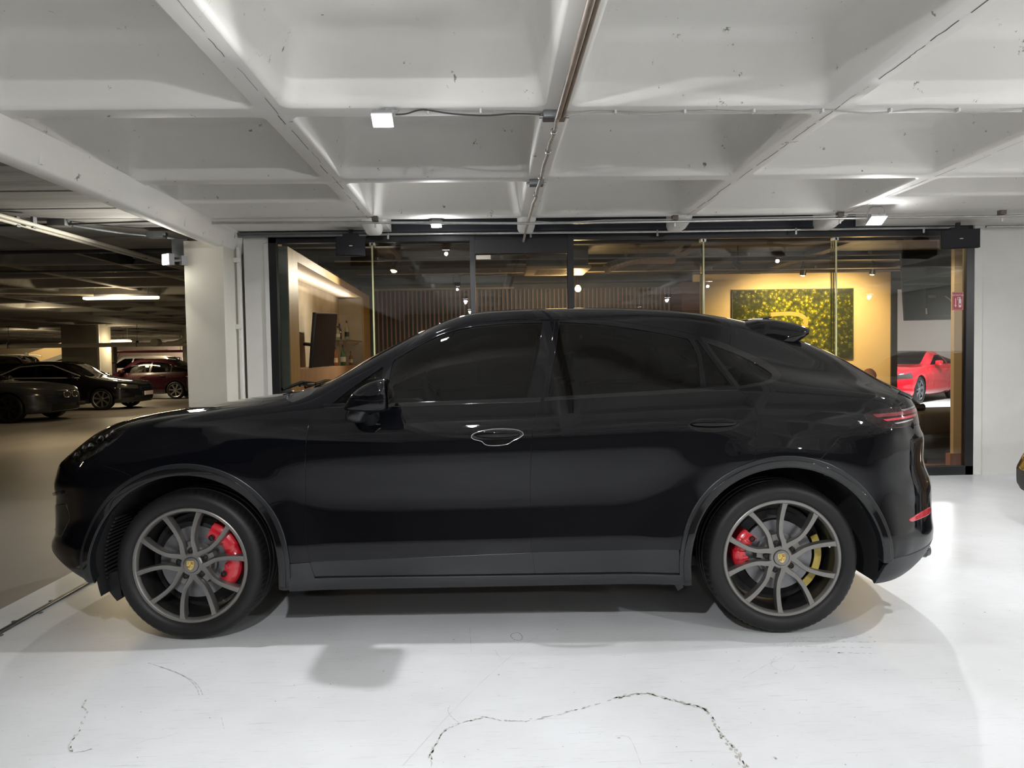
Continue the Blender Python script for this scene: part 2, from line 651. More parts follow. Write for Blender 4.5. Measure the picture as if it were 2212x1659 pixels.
# rounded rib stubs that reach past the last cross rib
mb = MB()
for gx in GX[1:5]:
    pr = [(gx - 0.085, 2.86), (gx - 0.085, 2.66), (gx - 0.07, 2.625), (gx - 0.045, 2.61), (gx + 0.045, 2.61), (gx + 0.07, 2.625), (gx + 0.085, 2.66), (gx + 0.085, 2.86)]
    w = []
    for y, s, dz in ((7.0, 1, 0.09), (7.1, 1, 0.04), (7.3, 1, 0.0), (7.42, 1, 0), (7.48, 0.92, 0.012), (7.5, 0.8, 0.04)):
        w.append([(gx + (x - gx) * s, y, min(2.86, z + dz)) for x, z in pr])
    n = len(pr)
    mb.add([p for r in w for p in r], [(i * n + k, i * n + (k + 1) % n, (i + 1) * n + (k + 1) % n, (i + 1) * n + k) for i in range(len(w) - 1) for k in range(n)] + [tuple((len(w) - 1) * n + k for k in range(n))])
mb.box((GX[1] - 0.3, rows[-1] - 0.02, 2.86), (GX[4] + 0.9, 7.7, 3.1))
o = struct(mb.build('rib_ends', M_CEIL, ceil, smooth=50))
# cracks and stains on the rib soffits
mb = MB()
rnd = random.Random(3)
for gx in (GX[1], GX[3], GX[4]):
    y = 1.6
    while y < 6.9:
        ln = rnd.uniform(0.05, 0.4)
        w = rnd.uniform(0.0008, 0.003)
        x = gx + rnd.gauss(0, 0.006) + 0.012
        pts = [(x + rnd.gauss(0, 0.002), y + ln * t / 4) for t in range(5)]
        vs = [(px - w, py, 2.6985) for px, py in pts] + [(px + w, py, 2.6985) for px, py in pts]
        mb.add(vs, [(k, k + 1, k + 6, k + 5) for k in range(4)])
        y += ln + rnd.uniform(0.0, 0.12)
o = mb.build('hairline_crack', mat('crack_shadow', (0.10, 0.09, 0.08), 0.9), ceil)
o['kind'] = 'stuff'

# edge beam between the bright bay and the garage
mb = MB()
pr = [(-2.62, 2.735), (-2.555, 2.71), (-2.59, 2.52), (-2.605, 2.505), (-2.67, 2.49), (-2.70, 2.50), (-2.76, 2.72), (-2.76, 3.1), (-2.56, 3.1)]
mb.prism([(x, z) for x, z in pr], -6.6, 7.9)
for yy in (4.35, 6.35):
    mb.box((-2.585, yy, 2.53), (-2.572, yy + 0.012, 2.70))
o = struct(mb.build('trim_1', M_CEIL, smooth=40))

# garage ceiling of raw concrete
mb = MB()
slab(mb, -4.93, -2.70, -6.6, 9.0, 2.70)
gxs = [-4.93 - A * k for k in range(14)]
gys = [5.45 + A * k for k in range(-3, 28)]
for j in range(len(gys) - 1):
    if gys[j] > 8.5:
        if (j % 9) not in (5,):
            coffer(mb, -4.93, -4.93 + A, gys[j], gys[j + 1], depth=0.34)
        else:
            slab(mb, -4.93, -4.93 + A, gys[j], gys[j + 1])
    for i in range(len(gxs) - 1):
        if (i % 7) == 4:
            slab(mb, gxs[i + 1], gxs[i], gys[j], gys[j + 1])
        else:
            coffer(mb, gxs[i + 1], gxs[i], gys[j], gys[j + 1], depth=0.34)
slab(mb, -45, gxs[-1], -6.6, 48)
slab(mb, gxs[-1] - 0.1, -3.4, gys[-1], 60)
slab(mb, -45, -2.7, -6.6, gys[0] + 0.0)
struct(mb.build('ceiling_garage', M_RAW, smooth=50))
mb = MB().box((-45, -6.6, 3.15), (-2.7, 60, 3.3))
struct(mb.build('ceiling_slab', M_RAW))
# long board marks on the solid band of raw concrete
mb = MB()
for y in (4.1, 4.63, 5.0, 5.75, 6.4, 7.2, 7.9):
    mb.box((-4.9, y, 2.694), (-2.8, y + 0.02, 2.701))
mb.box((-4.9, 3.3, 2.62), (-2.76, 4.08, 2.70), 0.01)
struct(mb.build('trim_2', M_RAW))

# floors
struct(MB().box((-2.775, -6.6, -0.2), (9.6, 7.80, 0.0)).build('floor', M_FLOOR))
struct(MB().box((-45, -6.6, -0.2), (-2.775, 60, -0.001)).build('floor_garage', M_GARFLOOR))
fl_in = struct(MB().box((-2.775, 7.80, -0.2), (9.8, 14.6, -0.001)).build('floor_showroom', M_PARQUET))
struct(MB().box((7.5, 14.6, -0.2), (18, 24, -0.001)).build('floor_far_bay', M_FLOOR))

# walls that close the place
struct(MB().box((9.6, -6.6, 0), (9.8, 7.8, 3.2)).build('wall_right', M_WALLW))
struct(MB().box((-2.775, -6.8, 0), (9.8, -6.6, 3.2)).build('wall_behind', mat('wall_behind_paint', (0.32, 0.31, 0.29), 0.6, var=0.2, scale=0.6)))
struct(MB().box((-45, -6.8, 0), (-2.775, -6.6, 3.2)).build('wall_garage_behind', M_RAW))
# white wall right of the glass front, with the painted jamb
mb = MB()
mb.box((5.34, 7.784, 0), (9.7, 7.98, 2.74))
mb.box((5.255, 7.77, 0), (5.345, 7.90, 2.72), 0.004)
struct(mb.build('wall_back', M_WALLW))
mb = MB()
mb.box((-2.56, 7.784, 0), (-2.30, 7.98, 2.74))
mb.box((-2.345, 7.765, 0), (-2.30, 7.79, 2.60), 0.003)
struct(mb.build('wall_left', M_WALLW))
# column
mb = MB()
mb.box((-2.985, 7.30, 0), (-2.60, 7.86, 2.56), 0.008)
struct(mb.build('trim_column', M_COLUMN))
# conduit down the column edge
mb = MB()
mb.box((-2.575, 7.60, 0.0), (-2.545, 7.66, 2.54), 0.004)
for z in (1.7, 2.38):
    mb.box((-2.60, 7.585, z), (-2.53, 7.60, z + 0.05), 0.004)
tag(mb.build('cable_trunking', M_WALLW, smooth=40), 'thin white cable trunking running down between the column and the shopfront', 'trunking')

# black fascia over the glass
mb = MB()
mb.box((-2.30, 7.80, 2.66), (5.30, 7.9, 3.1))
mb.box((-1.05, 7.76, 2.70), (3.95, 7.80, 3.1))
struct(mb.build('trim_fascia', M_FASCIA))

# shopfront glazing
YG = 7.80
win = struct(empty('window_1', (0, YG, 0)))


def part_box(name, a, b, m, parent, bev=0.0):
    return MB().box((a[0], a[1] - YG, a[2]), (b[0], b[1] - YG, b[2]), bev).build(name, m, parent)


part_box('frame_post', (-2.30, 7.77, 0), (-2.215, 7.84, 2.66), M_BLACK, win, 0.004)
part_box('frame_post', (5.165, 7.77, 0), (5.255, 7.84, 2.66), M_BLACK, win, 0.004)
part_box('frame_head', (-2.30, 7.77, 2.60), (5.255, 7.84, 2.66), M_BLACK, win, 0.004)
part_box('frame_sill', (-2.30, 7.77, 0), (-0.19, 7.84, 0.10), M_BLACK, win, 0.004)
part_box('frame_sill', (0.91, 7.77, 0), (5.255, 7.84, 0.10), M_BLACK, win, 0.004)
panes = [(-2.215, -1.226), (-1.214, -0.19), (0.91, 2.302), (2.314, 3.742), (3.754, 5.165)]
for a, b in panes:
    part_box('pane', (a, 7.800, 0.10), (b, 7.808, 2.60), M_GLASS, win)
for x in (-1.22, 2.308, 3.748):
    f = part_box('glass_fin', (x - 0.006, 7.812, 0.0), (x + 0.006, 7.93, 2.60), glass_mat('fin_glass', (0.86, 0.90, 0.80), 1.12), win)
    part_box('fin_edge', (x - 0.008, 7.790, 0.0), (x + 0.008, 7.799, 2.60), M_GLASSE, win)
    part_box('clamp', (x - 0.03, 7.79, 2.565), (x + 0.03, 7.86, 2.60), M_STEEL, win, 0.004)
door = struct(empty('door_1', (0, YG, 0)))
part_box('frame_post', (-0.19, 7.76, 0), (-0.135, 7.85, 2.66), M_BLACK, door, 0.004)
part_box('frame_post', (0.845, 7.76, 0), (0.91, 7.85, 2.66), M_BLACK, door, 0.004)
part_box('frame_head', (-0.135, 7.76, 2.462), (0.845, 7.85, 2.62), M_BLACK, door, 0.004)
part_box('pane', (-0.13, 7.800, 0.02), (0.84, 7.81, 2.455), M_GLASS, door)
part_box('top_hinge_plate', (-0.128, 7.79, 2.405), (0.03, 7.82, 2.455), mat('brushed_plate', (0.45, 0.42, 0.36), 0.35, metal=1), door, 0.003)

# showroom shell
mb = MB().box((-2.9, 7.9, 3.02), (9.9, 14.6, 3.15))
struct(mb.build('ceiling_showroom', M_DARKCEIL))
M_BEAM = mat('showroom_beam_paint', (0.035, 0.031, 0.029), 0.65, var=0.2, scale=2)
for y in (8.5, 9.9, 11.95, 13.6):
    struct(MB().box((-2.75, y, 2.88), (9.7, y + 0.16, 3.02), 0.01).build('ceiling_beam', M_BEAM))
for x in (-1.6, 2.95, 5.2, 7.6):
    struct(MB().box((x, 7.95, 2.93), (x + 0.2, 14.4, 3.02), 0.01).build('ceiling_beam', M_BEAM))
struct(MB().box((-2.5, 14.5, 0), (3.75, 14.6, 2.80)).build('wall_slats', M_DARKW))
struct(MB().box((-2.9, 14.52, 2.6), (9.9, 14.62, 3.1)).build('wall_upper', M_DARKCEIL))
struct(MB().box((3.64, 13.7, 0), (3.98, 14.5, 2.72)).build('wall_wood_return', M_BROWNW))
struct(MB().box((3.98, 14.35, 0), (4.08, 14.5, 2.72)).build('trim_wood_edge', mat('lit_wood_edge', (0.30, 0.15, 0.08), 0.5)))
struct(MB().box((4.06, 14.42, 0), (8.04, 14.5, 2.94)).build('wall_cream', M_YELLOW))
struct(MB().box((8.04, 14.38, 0), (8.16, 14.55, 3.02)).build('trim_black_post', M_BLACK))
struct(MB().box((4.05, 14.40, 2.945), (8.04, 14.44, 2.965)).build('trim_black_strip', M_BLACK))
struct(MB().box((9.7, 14.38, 0), (9.82, 14.55, 3.02)).build('trim_black_post', M_BLACK))
struct(MB().box((5.376, 8.3, 0), (5.95, 8.36, 3.0)).build('wall_beige_pillar', M_BEIGE))
struct(MB().box((5.33, 8.285, 0.0), (5.97, 8.37, 0.16)).build('baseboard_back', mat('terracotta_skirting', (0.35, 0.14, 0.07), 0.5)))
struct(MB().box((9.8, 7.9, 0), (9.9, 14.6, 3.1)).build('wall_showroom_right', M_BEIGE))
# slats
sw = MB().box((0, 0, 0), (0.036, 0.045, 2.70))
s0 = struct(empty('wall_slat_row', (0, 14.45, 0)))
sl0 = None
for k in range(69):
    x = -2.19 + k * 0.0847
    if sl0 is None:
        sl0 = MB().box((0, 0, 0), (0.028, 0.045, 2.70), 0.003).build('slat', M_SLAT, s0, loc=(x, 0, 0))
    else:
        c = sl0.copy()
        COL.objects.link(c)
        c.location.x = x
struct(MB().box((-2.25, 14.40, 2.705), (0.5, 14.5, 2.74)).build('trim_slat_cap', mat('slat_cap', (0.30, 0.26, 0.2), 0.5)))

# left portal wall with niche:  wall line runs from (-2.156,8.0) to (-2.337,14.4)
DXY = (-2.337 + 2.156) / 6.4


def wx(y):
    return -2.156 + (y - 8.0) * DXY


def sheared(mb, x0, x1, y0, y1, z0, z1):
    """box whose x faces follow the slanted wall line"""
    vs = []
    for z in (z0, z1):
        for y in (y0, y1):
            for x in (x0, x1):
                vs.append((wx(y) + x, y, z))
    mb.add(vs, [(0, 2, 3, 1), (4, 5, 7, 6), (0, 1, 5, 4), (2, 6, 7, 3), (0, 4, 6, 2), (1, 3, 7, 5)])


niche = struct(empty('wall_niche', (0, 0, 0)))
mb = MB()
sheared(mb, -0.16, -0.012, 7.985, 8.42, 0, 2.60)
mb.build('pier', M_GCONC, niche)
mb = MB()
sheared(mb, -0.012, 0.0, 7.985, 8.42, 0, 2.60)
sheared(mb, -0.16, 0.0, 8.42, 13.6, 2.49, 2.60)
sheared(mb, -0.16, 0.0, 13.6, 14.45, 0, 2.60)
mb.build('surround', M_OAK, niche)
mb = MB()
sheared(mb, -0.60, -0.45, 7.985, 14.45, 0, 2.60)
mb.build('back_panel', M_STUCCO, niche)
mb = MB()
sheared(mb, -0.45, -0.16, 7.985, 8.42, 0, 2.60)
sheared(mb, -0.45, -0.165, 13.58, 14.45, 0, 2.49)
sheared(mb, -0.17, -0.02, 13.575, 13.598, 0, 2.49)
mb.build('side_panel', M_STUCCO, niche)
mb = MB()
sheared(mb, -0.45, -0.005, 8.42, 13.6, 2.50, 2.58)
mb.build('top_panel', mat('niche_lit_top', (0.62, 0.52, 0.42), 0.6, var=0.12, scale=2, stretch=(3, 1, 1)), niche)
mb = MB()
sheared(mb, -0.45, -0.02, 8.42, 13.6, 0, 1.27)
bar = mb.build('bar_base', mat('pinkish_wood', (0.42, 0.26, 0.16), 0.45, var=0.2, scale=3, stretch=(6, 6, 0.8)), niche)

# garage walls, ramps and columns
M_GW = mat('garage_cream_wall', (0.42, 0.36, 0.27), 0.7, var=0.15, scale=0.7)
M_GCOL = mat('garage_grey_column', (0.25, 0.24, 0.20), 0.7, var=0.15, scale=1.5)
struct(MB().box((-45, 58, 0), (-2, 58.3, 3.2)).build('wall_garage_far', M_GW))
struct(MB().box((-45.2, -6.6, 0), (-45, 58, 3.2)).build('wall_garage_left', M_GW))
mb = MB()
mb.box((-3.05, 7.9, 0), (-2.92, 15.0, 3.1))
mb.box((-2.9, 14.62, 0), (7.5, 14.8, 3.1))
struct(mb.build('wall_garage_right', M_GCOL))
struct(MB().box((7.4, 14.6, 0), (7.5, 23, 3.1)).build('wall_far_bay_left', M_WALLW))
struct(MB().box((7.5, 22.0, 0), (18, 22.2, 4.0)).build('wall_far_bay', mat('far_bay_paint', (0.55, 0.52, 0.46), 0.6)))
struct(MB().box((18, 14.6, 0), (18.2, 24, 4.0)).build('wall_far_bay_right', M_WALLW))
struct(MB().box((7.5, 14.7, 3.4), (18, 24, 3.5)).build('ceiling_far_bay', M_CEIL))
# ================================================================== CAR BODY SURFACE
# a body is a lofted surface P(tau, sigma): tau runs from the nose to the tail, sigma from the sill over the shoulder and
# the roof edge to the centre line.  Near side has negative y.


def _pchip(xs, ys, x):
    xs = np.asarray(xs, float)
    ys = np.asarray(ys, float)
    h = np.diff(xs)
    d = np.diff(ys) / h
    m = np.zeros(len(xs))
    m[0], m[-1] = d[0], d[-1]
    for i in range(1, len(xs) - 1):
        if d[i - 1] * d[i] > 0:
            w1, w2 = 2 * h[i] + h[i - 1], h[i] + 2 * h[i - 1]
            m[i] = (w1 + w2) / (w1 / d[i - 1] + w2 / d[i])
    k = np.clip(np.searchsorted(xs, x) - 1, 0, len(h) - 1)
    t = np.clip((x - xs[k]) / h[k], 0, 1)
    return (ys[k] * (1 + 2 * t) * (1 - t) ** 2 + h[k] * m[k] * t * (1 - t) ** 2 + ys[k + 1] * t * t * (3 - 2 * t) + h[k] * m[k + 1] * t * t * (t - 1))


class Surf:
    """spec: u0,u1 nose and tail; Lf,pf / Lr,pr plan rounding; zA bottom table; lines: list of (table v, table z) for F,G,H,J,I;
    prof: door profile [(frac, v)]; uf: nose profile [(z,u)]; ur: tail profile [(z,u)]"""

    def __init__(S, sp, NT=560, NSG=240):
        S.sp = sp
        u0, u1 = sp['u0'], sp['u1']
        # plan curve
        a = np.linspace(0, PI / 2, 400)
        Uf = u0 + sp['Lf'] * (1 - np.sin(a) ** 0 * np.ones_like(a))
        Us = []
        Sc = []
        th = np.linspace(0, 1, 600)
        pf, pr = sp['pf'], sp['pr']
        # superellipse parametrised so that both ends are well sampled
        ang = th * PI / 2
        cf = np.cos(ang) ** (2 / pf)
        sf = np.sin(ang) ** (2 / pf)
        Us = list(u0 + sp['Lf'] - sp['Lf'] * cf)
        Sc = list(sf)
        mid = np.linspace(u0 + sp['Lf'], u1 - sp['Lr'], 1500)[1:-1]
        Us += list(mid)
        Sc += [1.0] * len(mid)
        cr = np.cos(ang[::-1]) ** (2 / pr)
        sr = np.sin(ang[::-1]) ** (2 / pr)
        Us += list(u1 - sp['Lr'] + sp['Lr'] * cr)
        Sc += list(sr)
        Us, Sc = np.array(Us), np.array(Sc)
        arc = np.concatenate([[0], np.cumsum(np.hypot(np.diff(Us), np.diff(Sc) * sp['W']))])
        S.TT = arc[-1]
        tau = np.linspace(0, S.TT, NT)
        U = np.interp(tau, arc, Us)
        Sx = np.interp(tau, arc, Sc)
        S.tau, S.U = tau, U
        # feature tables, smoothed along U
        ud = np.linspace(u0 - 0.5, u1 + 0.5, 1400)
        du = ud[1] - ud[0]
        kern = np.exp(-0.5 * (np.arange(-60, 61) * du / sp.get('sm', 0.045)) ** 2)
        kern /= kern.sum()

        def line(tab):
            xs = [p[0] for p in tab]
            ys = [p[1] for p in tab]
            y = _pchip(xs, ys, np.clip(ud, xs[0], xs[-1]))
            y = np.convolve(np.pad(y, 60, mode='edge'), kern, 'valid')
            return np.interp(U, ud, y)
        zA = line(sp['zA'])
        zF = line(sp['lines'][0][1])
        vF = line(sp['lines'][0][0])
        K = []
        f0, v0 = sp['prof'][0]
        for fr, v in sp['prof']:
            z = zA + (zF - zA) * fr
            vv = v * vF / sp['vF0']
            K.append((vv, z))
        for tv, tz in sp['lines']:
            K.append((line(tv), line(tz)))
        V = np.array([k[0] for k in K]).T * Sx[:, None]        # NT x nk
        Z = np.array([k[1] for k in K]).T
        nk = V.shape[1]
        # Catmull-Rom across the knots
        per = 16
        tt = np.linspace(0, 1, per, endpoint=False)
        Vd, Zd = [], []
        chord = np.hypot(np.diff(V, axis=1), np.diff(Z, axis=1)) + 1e-4
        kn = np.concatenate([np.zeros((len(U), 1)), np.cumsum(chord ** 0.75, axis=1)], axis=1)

        def tang(Y):
            d = np.diff(Y, axis=1) / np.diff(kn, axis=1)
            m = np.zeros_like(Y)
            h = np.diff(kn, axis=1)
            m[:, 1:-1] = (d[:, :-1] * h[:, 1:] + d[:, 1:] * h[:, :-1]) / (h[:, :-1] + h[:, 1:])
            m[:, 0] = d[:, 0]
            m[:, -1] = d[:, -1]
            return m
        mV, mZ = tang(V), tang(Z)
        mZ[:, -1] = 0
        for k in range(nk - 1):
            h = (kn[:, k + 1] - kn[:, k])[:, None]
            t = tt[None, :]
            for Y, m, out in ((V, mV, Vd), (Z, mZ, Zd)):
                out.append(Y[:, k:k + 1] * (1 + 2 * t) * (1 - t) ** 2 + h * m[:, k:k + 1] * t * (1 - t) ** 2
                           + Y[:, k + 1:k + 2] * t * t * (3 - 2 * t) + h * m[:, k + 1:k + 2] * t * t * (t - 1))
        Vd = np.concatenate(Vd + [V[:, -1:]], axis=1)
        Zd = np.concatenate(Zd + [Z[:, -1:]], axis=1)
        # sigma = arc length of the reference section
        ref = np.argmin(abs(U - sp['uref']))
        al = np.concatenate([[0], np.cumsum(np.hypot(np.diff(Vd[ref]), np.diff(Zd[ref])))])
        S.SS = al[-1]
        sig = np.linspace(0, S.SS, NSG)
        Vg = np.array([np.interp(sig, al, r) for r in Vd])
        Zg = np.array([np.interp(sig, al, r) for r in Zd])
        S.sig = sig
        S.sig_knot = [al[min(k * per, len(al) - 1)] for k in range(nk)]
        # push nose and tail to their side profile
        tf = np.clip((u0 + sp['Lf'] - U) / sp['Lf'], 0, 1)
        tr = np.clip((U - (u1 - sp['Lr'])) / sp['Lr'], 0, 1)
        zf, uf = zip(*sp['uf'])
        zr, ur = zip(*sp['ur'])

        def sm(a, b, z):
            return (np.interp(z - 0.012, a, b) + 2 * np.interp(z, a, b) + np.interp(z + 0.012, a, b)) / 4
        Ug = U[:, None] + (sm(zf, uf, Zg) - u0) * (tf ** sp.get('qf', 1.5))[:, None] + (sm(zr, ur, Zg) - u1) * (tr ** sp.get('qr', 1.5))[:, None]
        # wheel flares
        for (cu, cz, r0, w, amp) in sp.get('flares', []):
            d = np.hypot(Ug - cu, Zg - cz)
            side = np.clip((sp['zflare'] - Zg) / 0.15, 0, 1)
            Vg = Vg + amp * np.exp(-((d - r0) / w) ** 2) * side * (Vg > 0.5)
        S.P = np.stack([Ug, -Vg, Zg], axis=2)
        du_ = np.gradient(S.P, axis=0)
        dv_ = np.gradient(S.P, axis=1)
        n = np.cross(du_, dv_)
        ln = np.linalg.norm(n, axis=2, keepdims=True)
        n = n / np.maximum(ln, 1e-12)
        # degenerate rows at both tips take the neighbour's normal
        for i in (1, 0):
            n[i] = n[2]
            n[-1 - i] = n[-3]
        S.N = -n if n[NT // 2, NSG // 4, 1] > 0 else n

    def ev(S, t, s, arr=None):
        """bilinear evaluation at tau t and sigma s"""
        A_ = S.P if arr is None else arr
        fi = np.clip(np.asarray(t) / S.TT * (len(S.tau) - 1), 0, len(S.tau) - 1.0001)
        fj = np.clip(np.asarray(s) / S.SS * (len(S.sig) - 1), 0, len(S.sig) - 1.0001)
        i = fi.astype(int)
        j = fj.astype(int)
        a = (fi - i)[..., None]
        b = (fj - j)[..., None]
        return (A_[i, j] * (1 - a) * (1 - b) + A_[i + 1, j] * a * (1 - b) + A_[i, j + 1] * (1 - a) * b + A_[i + 1, j + 1] * a * b)

    def nrm(S, t, s):
        n = S.ev(t, s, S.N)
        return n / np.maximum(np.linalg.norm(n, axis=-1, keepdims=True), 1e-9)

    def inv(S, pts, axes=(0, 2), smin=0.0, smax=None, tmin=0.0, tmax=None):
        """(u,z) in the side elevation (or (u,y) with axes=(0,1)) -> (tau, sigma)"""
        smax = S.SS if smax is None else smax
        tmax = S.TT if tmax is None else tmax
        pts = np.asarray(pts, float)
        j0, j1 = int(smin / S.SS * (len(S.sig) - 1)), int(math.ceil(smax / S.SS * (len(S.sig) - 1))) + 1
        i0, i1 = int(tmin / S.TT * (len(S.tau) - 1)), int(math.ceil(tmax / S.TT * (len(S.tau) - 1))) + 1
        G = S.P[i0:i1, j0:j1][:, :, axes]
        t = np.zeros(len(pts))
        s = np.zeros(len(pts))
        for k, p in enumerate(pts):
            d = (G[:, :, 0] - p[0]) ** 2 + (G[:, :, 1] - p[1]) ** 2
            q = np.unravel_index(np.argmin(d), d.shape)
            t[k] = S.tau[q[0] + i0]
            s[k] = S.sig[q[1] + j0]
        e = 0.004
        for _ in range(6):
            c = S.ev(t, s)[:, axes]
            ct = (S.ev(t + e, s)[:, axes] - S.ev(t - e, s)[:, axes]) / (2 * e)
            cs = (S.ev(t, s + e)[:, axes] - S.ev(t, s - e)[:, axes]) / (2 * e)
            r = pts - c
            det = ct[:, 0] * cs[:, 1] - ct[:, 1] * cs[:, 0]
            ok = abs(det) > 0.05
            det = np.where(ok, det, 1)
            dt = np.where(ok, (r[:, 0] * cs[:, 1] - r[:, 1] * cs[:, 0]) / det, 0)
            ds = np.where(ok, (ct[:, 0] * r[:, 1] - ct[:, 1] * r[:, 0]) / det, 0)
            t = np.clip(t + np.clip(dt, -0.02, 0.02), tmin, tmax)
            s = np.clip(s + np.clip(ds, -0.02, 0.02), smin, smax)
        return np.stack([t, s], axis=1)


SUV = dict(
    u0=-1.06, u1=3.86, Lf=0.72, pf=2.25, Lr=0.60, pr=2.5, W=0.975, uref=1.7, sm=0.04, vF0=0.905, zflare=1.02,
    zA=[(-1.06, .30), (-.9, .385), (-.76, .37), (-.65, .335), (-.53, .30), (-.42, .272), (-.34, .25), (-.25, .24), (0, .245), (.5, .243), (2.42, .256), (2.9, .25), (3.3, .235), (3.5, .255), (3.65, .285), (3.9, .33)],
    prof=[(0, .925), (.045, .958), (.10, .972), (.19, .983), (.26, .983), (.335, .974), (.41, .966), (.48, .963), (.56, .965), (.64, .970), (.72, .973), (.80, .969), (.86, .957), (.93, .936)],
    lines=[
        ([(-1.06, .93), (-.6, .93), (-.3, .915), (.2, .905), (.6, .905), (2.0, .905), (2.5, .91), (2.9, .925), (3.3, .915), (3.9, .88)],
         [(-1.06, .80), (-.9, .835), (-.75, .875), (-.6, .935), (-.5, .975), (-.4, 1.01), (-.2, 1.055), (0, 1.085), (.3, 1.12), (.6, 1.143), (1.0, 1.148), (1.65, 1.158), (2.0, 1.171), (2.3, 1.184), (2.7, 1.192), (3.0, 1.18), (3.3, 1.155), (3.6, 1.12), (3.9, 1.09)]),
        ([(-1.06, .80), (-.6, .80), (-.3, .77), (.2, .77), (.55, .83), (.75, .80), (.95, .755), (1.28, .712), (1.6, .70), (2.0, .695), (2.4, .70), (2.75, .72), (3.0, .745), (3.3, .77), (3.6, .77), (3.9, .74)],
         [(-1.06, .81), (-.9, .85), (-.75, .915), (-.6, .995), (-.5, 1.04), (-.4, 1.072), (-.2, 1.108), (0, 1.13), (.3, 1.165), (.55, 1.19), (.75, 1.275), (.95, 1.375), (1.28, 1.505), (1.6, 1.548), (1.95, 1.55), (2.35, 1.495), (2.75, 1.385), (3.0, 1.30), (3.3, 1.235), (3.6, 1.18), (3.9, 1.13)]),
        ([(-1.06, .50), (-.2, .50), (.3, .60), (.57, .67), (.8, .64), (1.0, .615), (1.3, .60), (1.6, .60), (2.4, .595), (2.8, .575), (3.1, .56), (3.5, .58), (3.9, .62)],
         [(-1.06, .815), (-.9, .885), (-.8, .955), (-.7, .995), (-.55, 1.037), (-.45, 1.068), (-.32, 1.102), (-.2, 1.122), (0, 1.145), (.18, 1.172), (.37, 1.196), (.5, 1.222), (.57, 1.232), (.8, 1.352), (.97, 1.438), (1.12, 1.508), (1.25, 1.56), (1.4, 1.598), (1.7, 1.610), (2.0, 1.611), (2.3, 1.598), (2.6, 1.568), (2.85, 1.522), (3.1, 1.443), (3.22, 1.395), (3.36, 1.33), (3.51, 1.255), (3.6, 1.212), (3.7, 1.17), (3.8, 1.14), (3.9, 1.115)]),
        ([(-1.06, .26), (.2, .27), (.6, .36), (3.9, .33)],
         [(-1.06, .815), (-.9, .90), (-.8, .965), (-.7, 1.002), (-.55, 1.042), (-.4, 1.085), (-.2, 1.122), (0, 1.147), (.18, 1.172), (.32, 1.186), (.47, 1.215), (.60, 1.265), (.8, 1.375), (.97, 1.462), (1.12, 1.533), (1.25, 1.588), (1.5, 1.632), (1.9, 1.638), (2.2, 1.63), (2.5, 1.607), (2.8, 1.563), (3.1, 1.463), (3.36, 1.348), (3.6, 1.232), (3.75, 1.17), (3.9, 1.13)]),
        ([(-1.06, .0), (3.9, .0)],
         [(-1.06, .815), (-.9, .905), (-.8, .968), (-.7, 1.005), (-.55, 1.045), (-.4, 1.085), (-.2, 1.122), (0, 1.147), (.18, 1.172), (.28, 1.183), (.44, 1.215), (.56, 1.265), (.8, 1.393), (.97, 1.480), (1.12, 1.548), (1.25, 1.60), (1.5, 1.643), (1.9, 1.65), (2.2, 1.642), (2.5, 1.618), (2.8, 1.573), (3.1, 1.472), (3.36, 1.357), (3.6, 1.24), (3.75, 1.175), (3.9, 1.135)]),
    ],
    uf=[(.2, -0.832), (.264, -0.902), (.33, -0.957), (.37, -0.990), (.40, -0.999), (.43, -0.997), (.455, -0.977), (.50, -0.942), (.585, -0.952), (.63, -0.952), (.693, -0.937), (.72, -0.950), (.766, -0.954), (.80, -0.947), (.84, -0.952), (1.3, -0.972)],
    ur=[(.2, 3.72), (.284, 3.83), (.386, 3.905), (.439, 3.91), (.50, 3.895), (.56, 3.895), (.66, 3.90), (.70, 3.89), (.73, 3.875), (.77, 3.85), (.81, 3.835), (.86, 3.835), (.90, 3.84), (.935, 3.838), (.955, 3.825), (.975, 3.81), (1.05, 3.805), (1.10, 3.79), (1.134, 3.78), (1.2, 3.78)],
    flares=[(0, .372, .50, .13, .019), (2.895, .372, .50, .15, .024)],
)
# ================================================================== MAIN CAR
M_PAINT = mat('gloss_black_paint', (0.0028, 0.0030, 0.0042), 0.015, spec=0.36)
M_SATIN = mat('satin_black_cladding', (0.012, 0.013, 0.015), 0.30, spec=0.5)
M_SILL = mat('matt_black_sill', (0.02, 0.021, 0.023), 0.42, spec=0.5, var=0.1, scale=6)
M_GLOSSB = mat('piano_black_trim', (0.003, 0.003, 0.0035), 0.06, spec=0.6)
M_RUBBER = mat('tyre_rubber', (0.0095, 0.0095, 0.010), 0.50, spec=0.35, var=0.15, scale=8)
M_RIM = mat('satin_grey_alloy', (0.25, 0.242, 0.228), 0.38, metal=0.8, var=0.04, scale=20)
M_RIMD = mat('dark_grey_barrel', (0.085, 0.082, 0.08), 0.38, metal=0.9)
M_DISC = mat('brushed_brake_disc', (0.24, 0.24, 0.25), 0.38, metal=0.85, var=0.12, scale=30)
M_CALIPER = mat('red_caliper', (0.55, 0.012, 0.025), 0.22, spec=0.6, coat=0.6)
M_DARK = mat('dark_plastic', (0.008, 0.008, 0.009), 0.6)
M_LINER = mat('wheel_well_liner', (0.012, 0.012, 0.012), 0.8)
M_TINT = glass_mat('tinted_side_glass', (0.16, 0.17, 0.175), 1.38)
M_PRIV = glass_mat('privacy_glass', (0.13, 0.135, 0.13), 1.38)
M_SCREEN = glass_mat('windscreen_glass', (0.55, 0.60, 0.58), 1.5)
M_LENS = glass_mat('clear_lens', (0.80, 0.80, 0.80), 1.5)
M_REDL = mat('red_tail_lens', (0.16, 0.004, 0.012), 0.08, spec=0.7, coat=1.0)
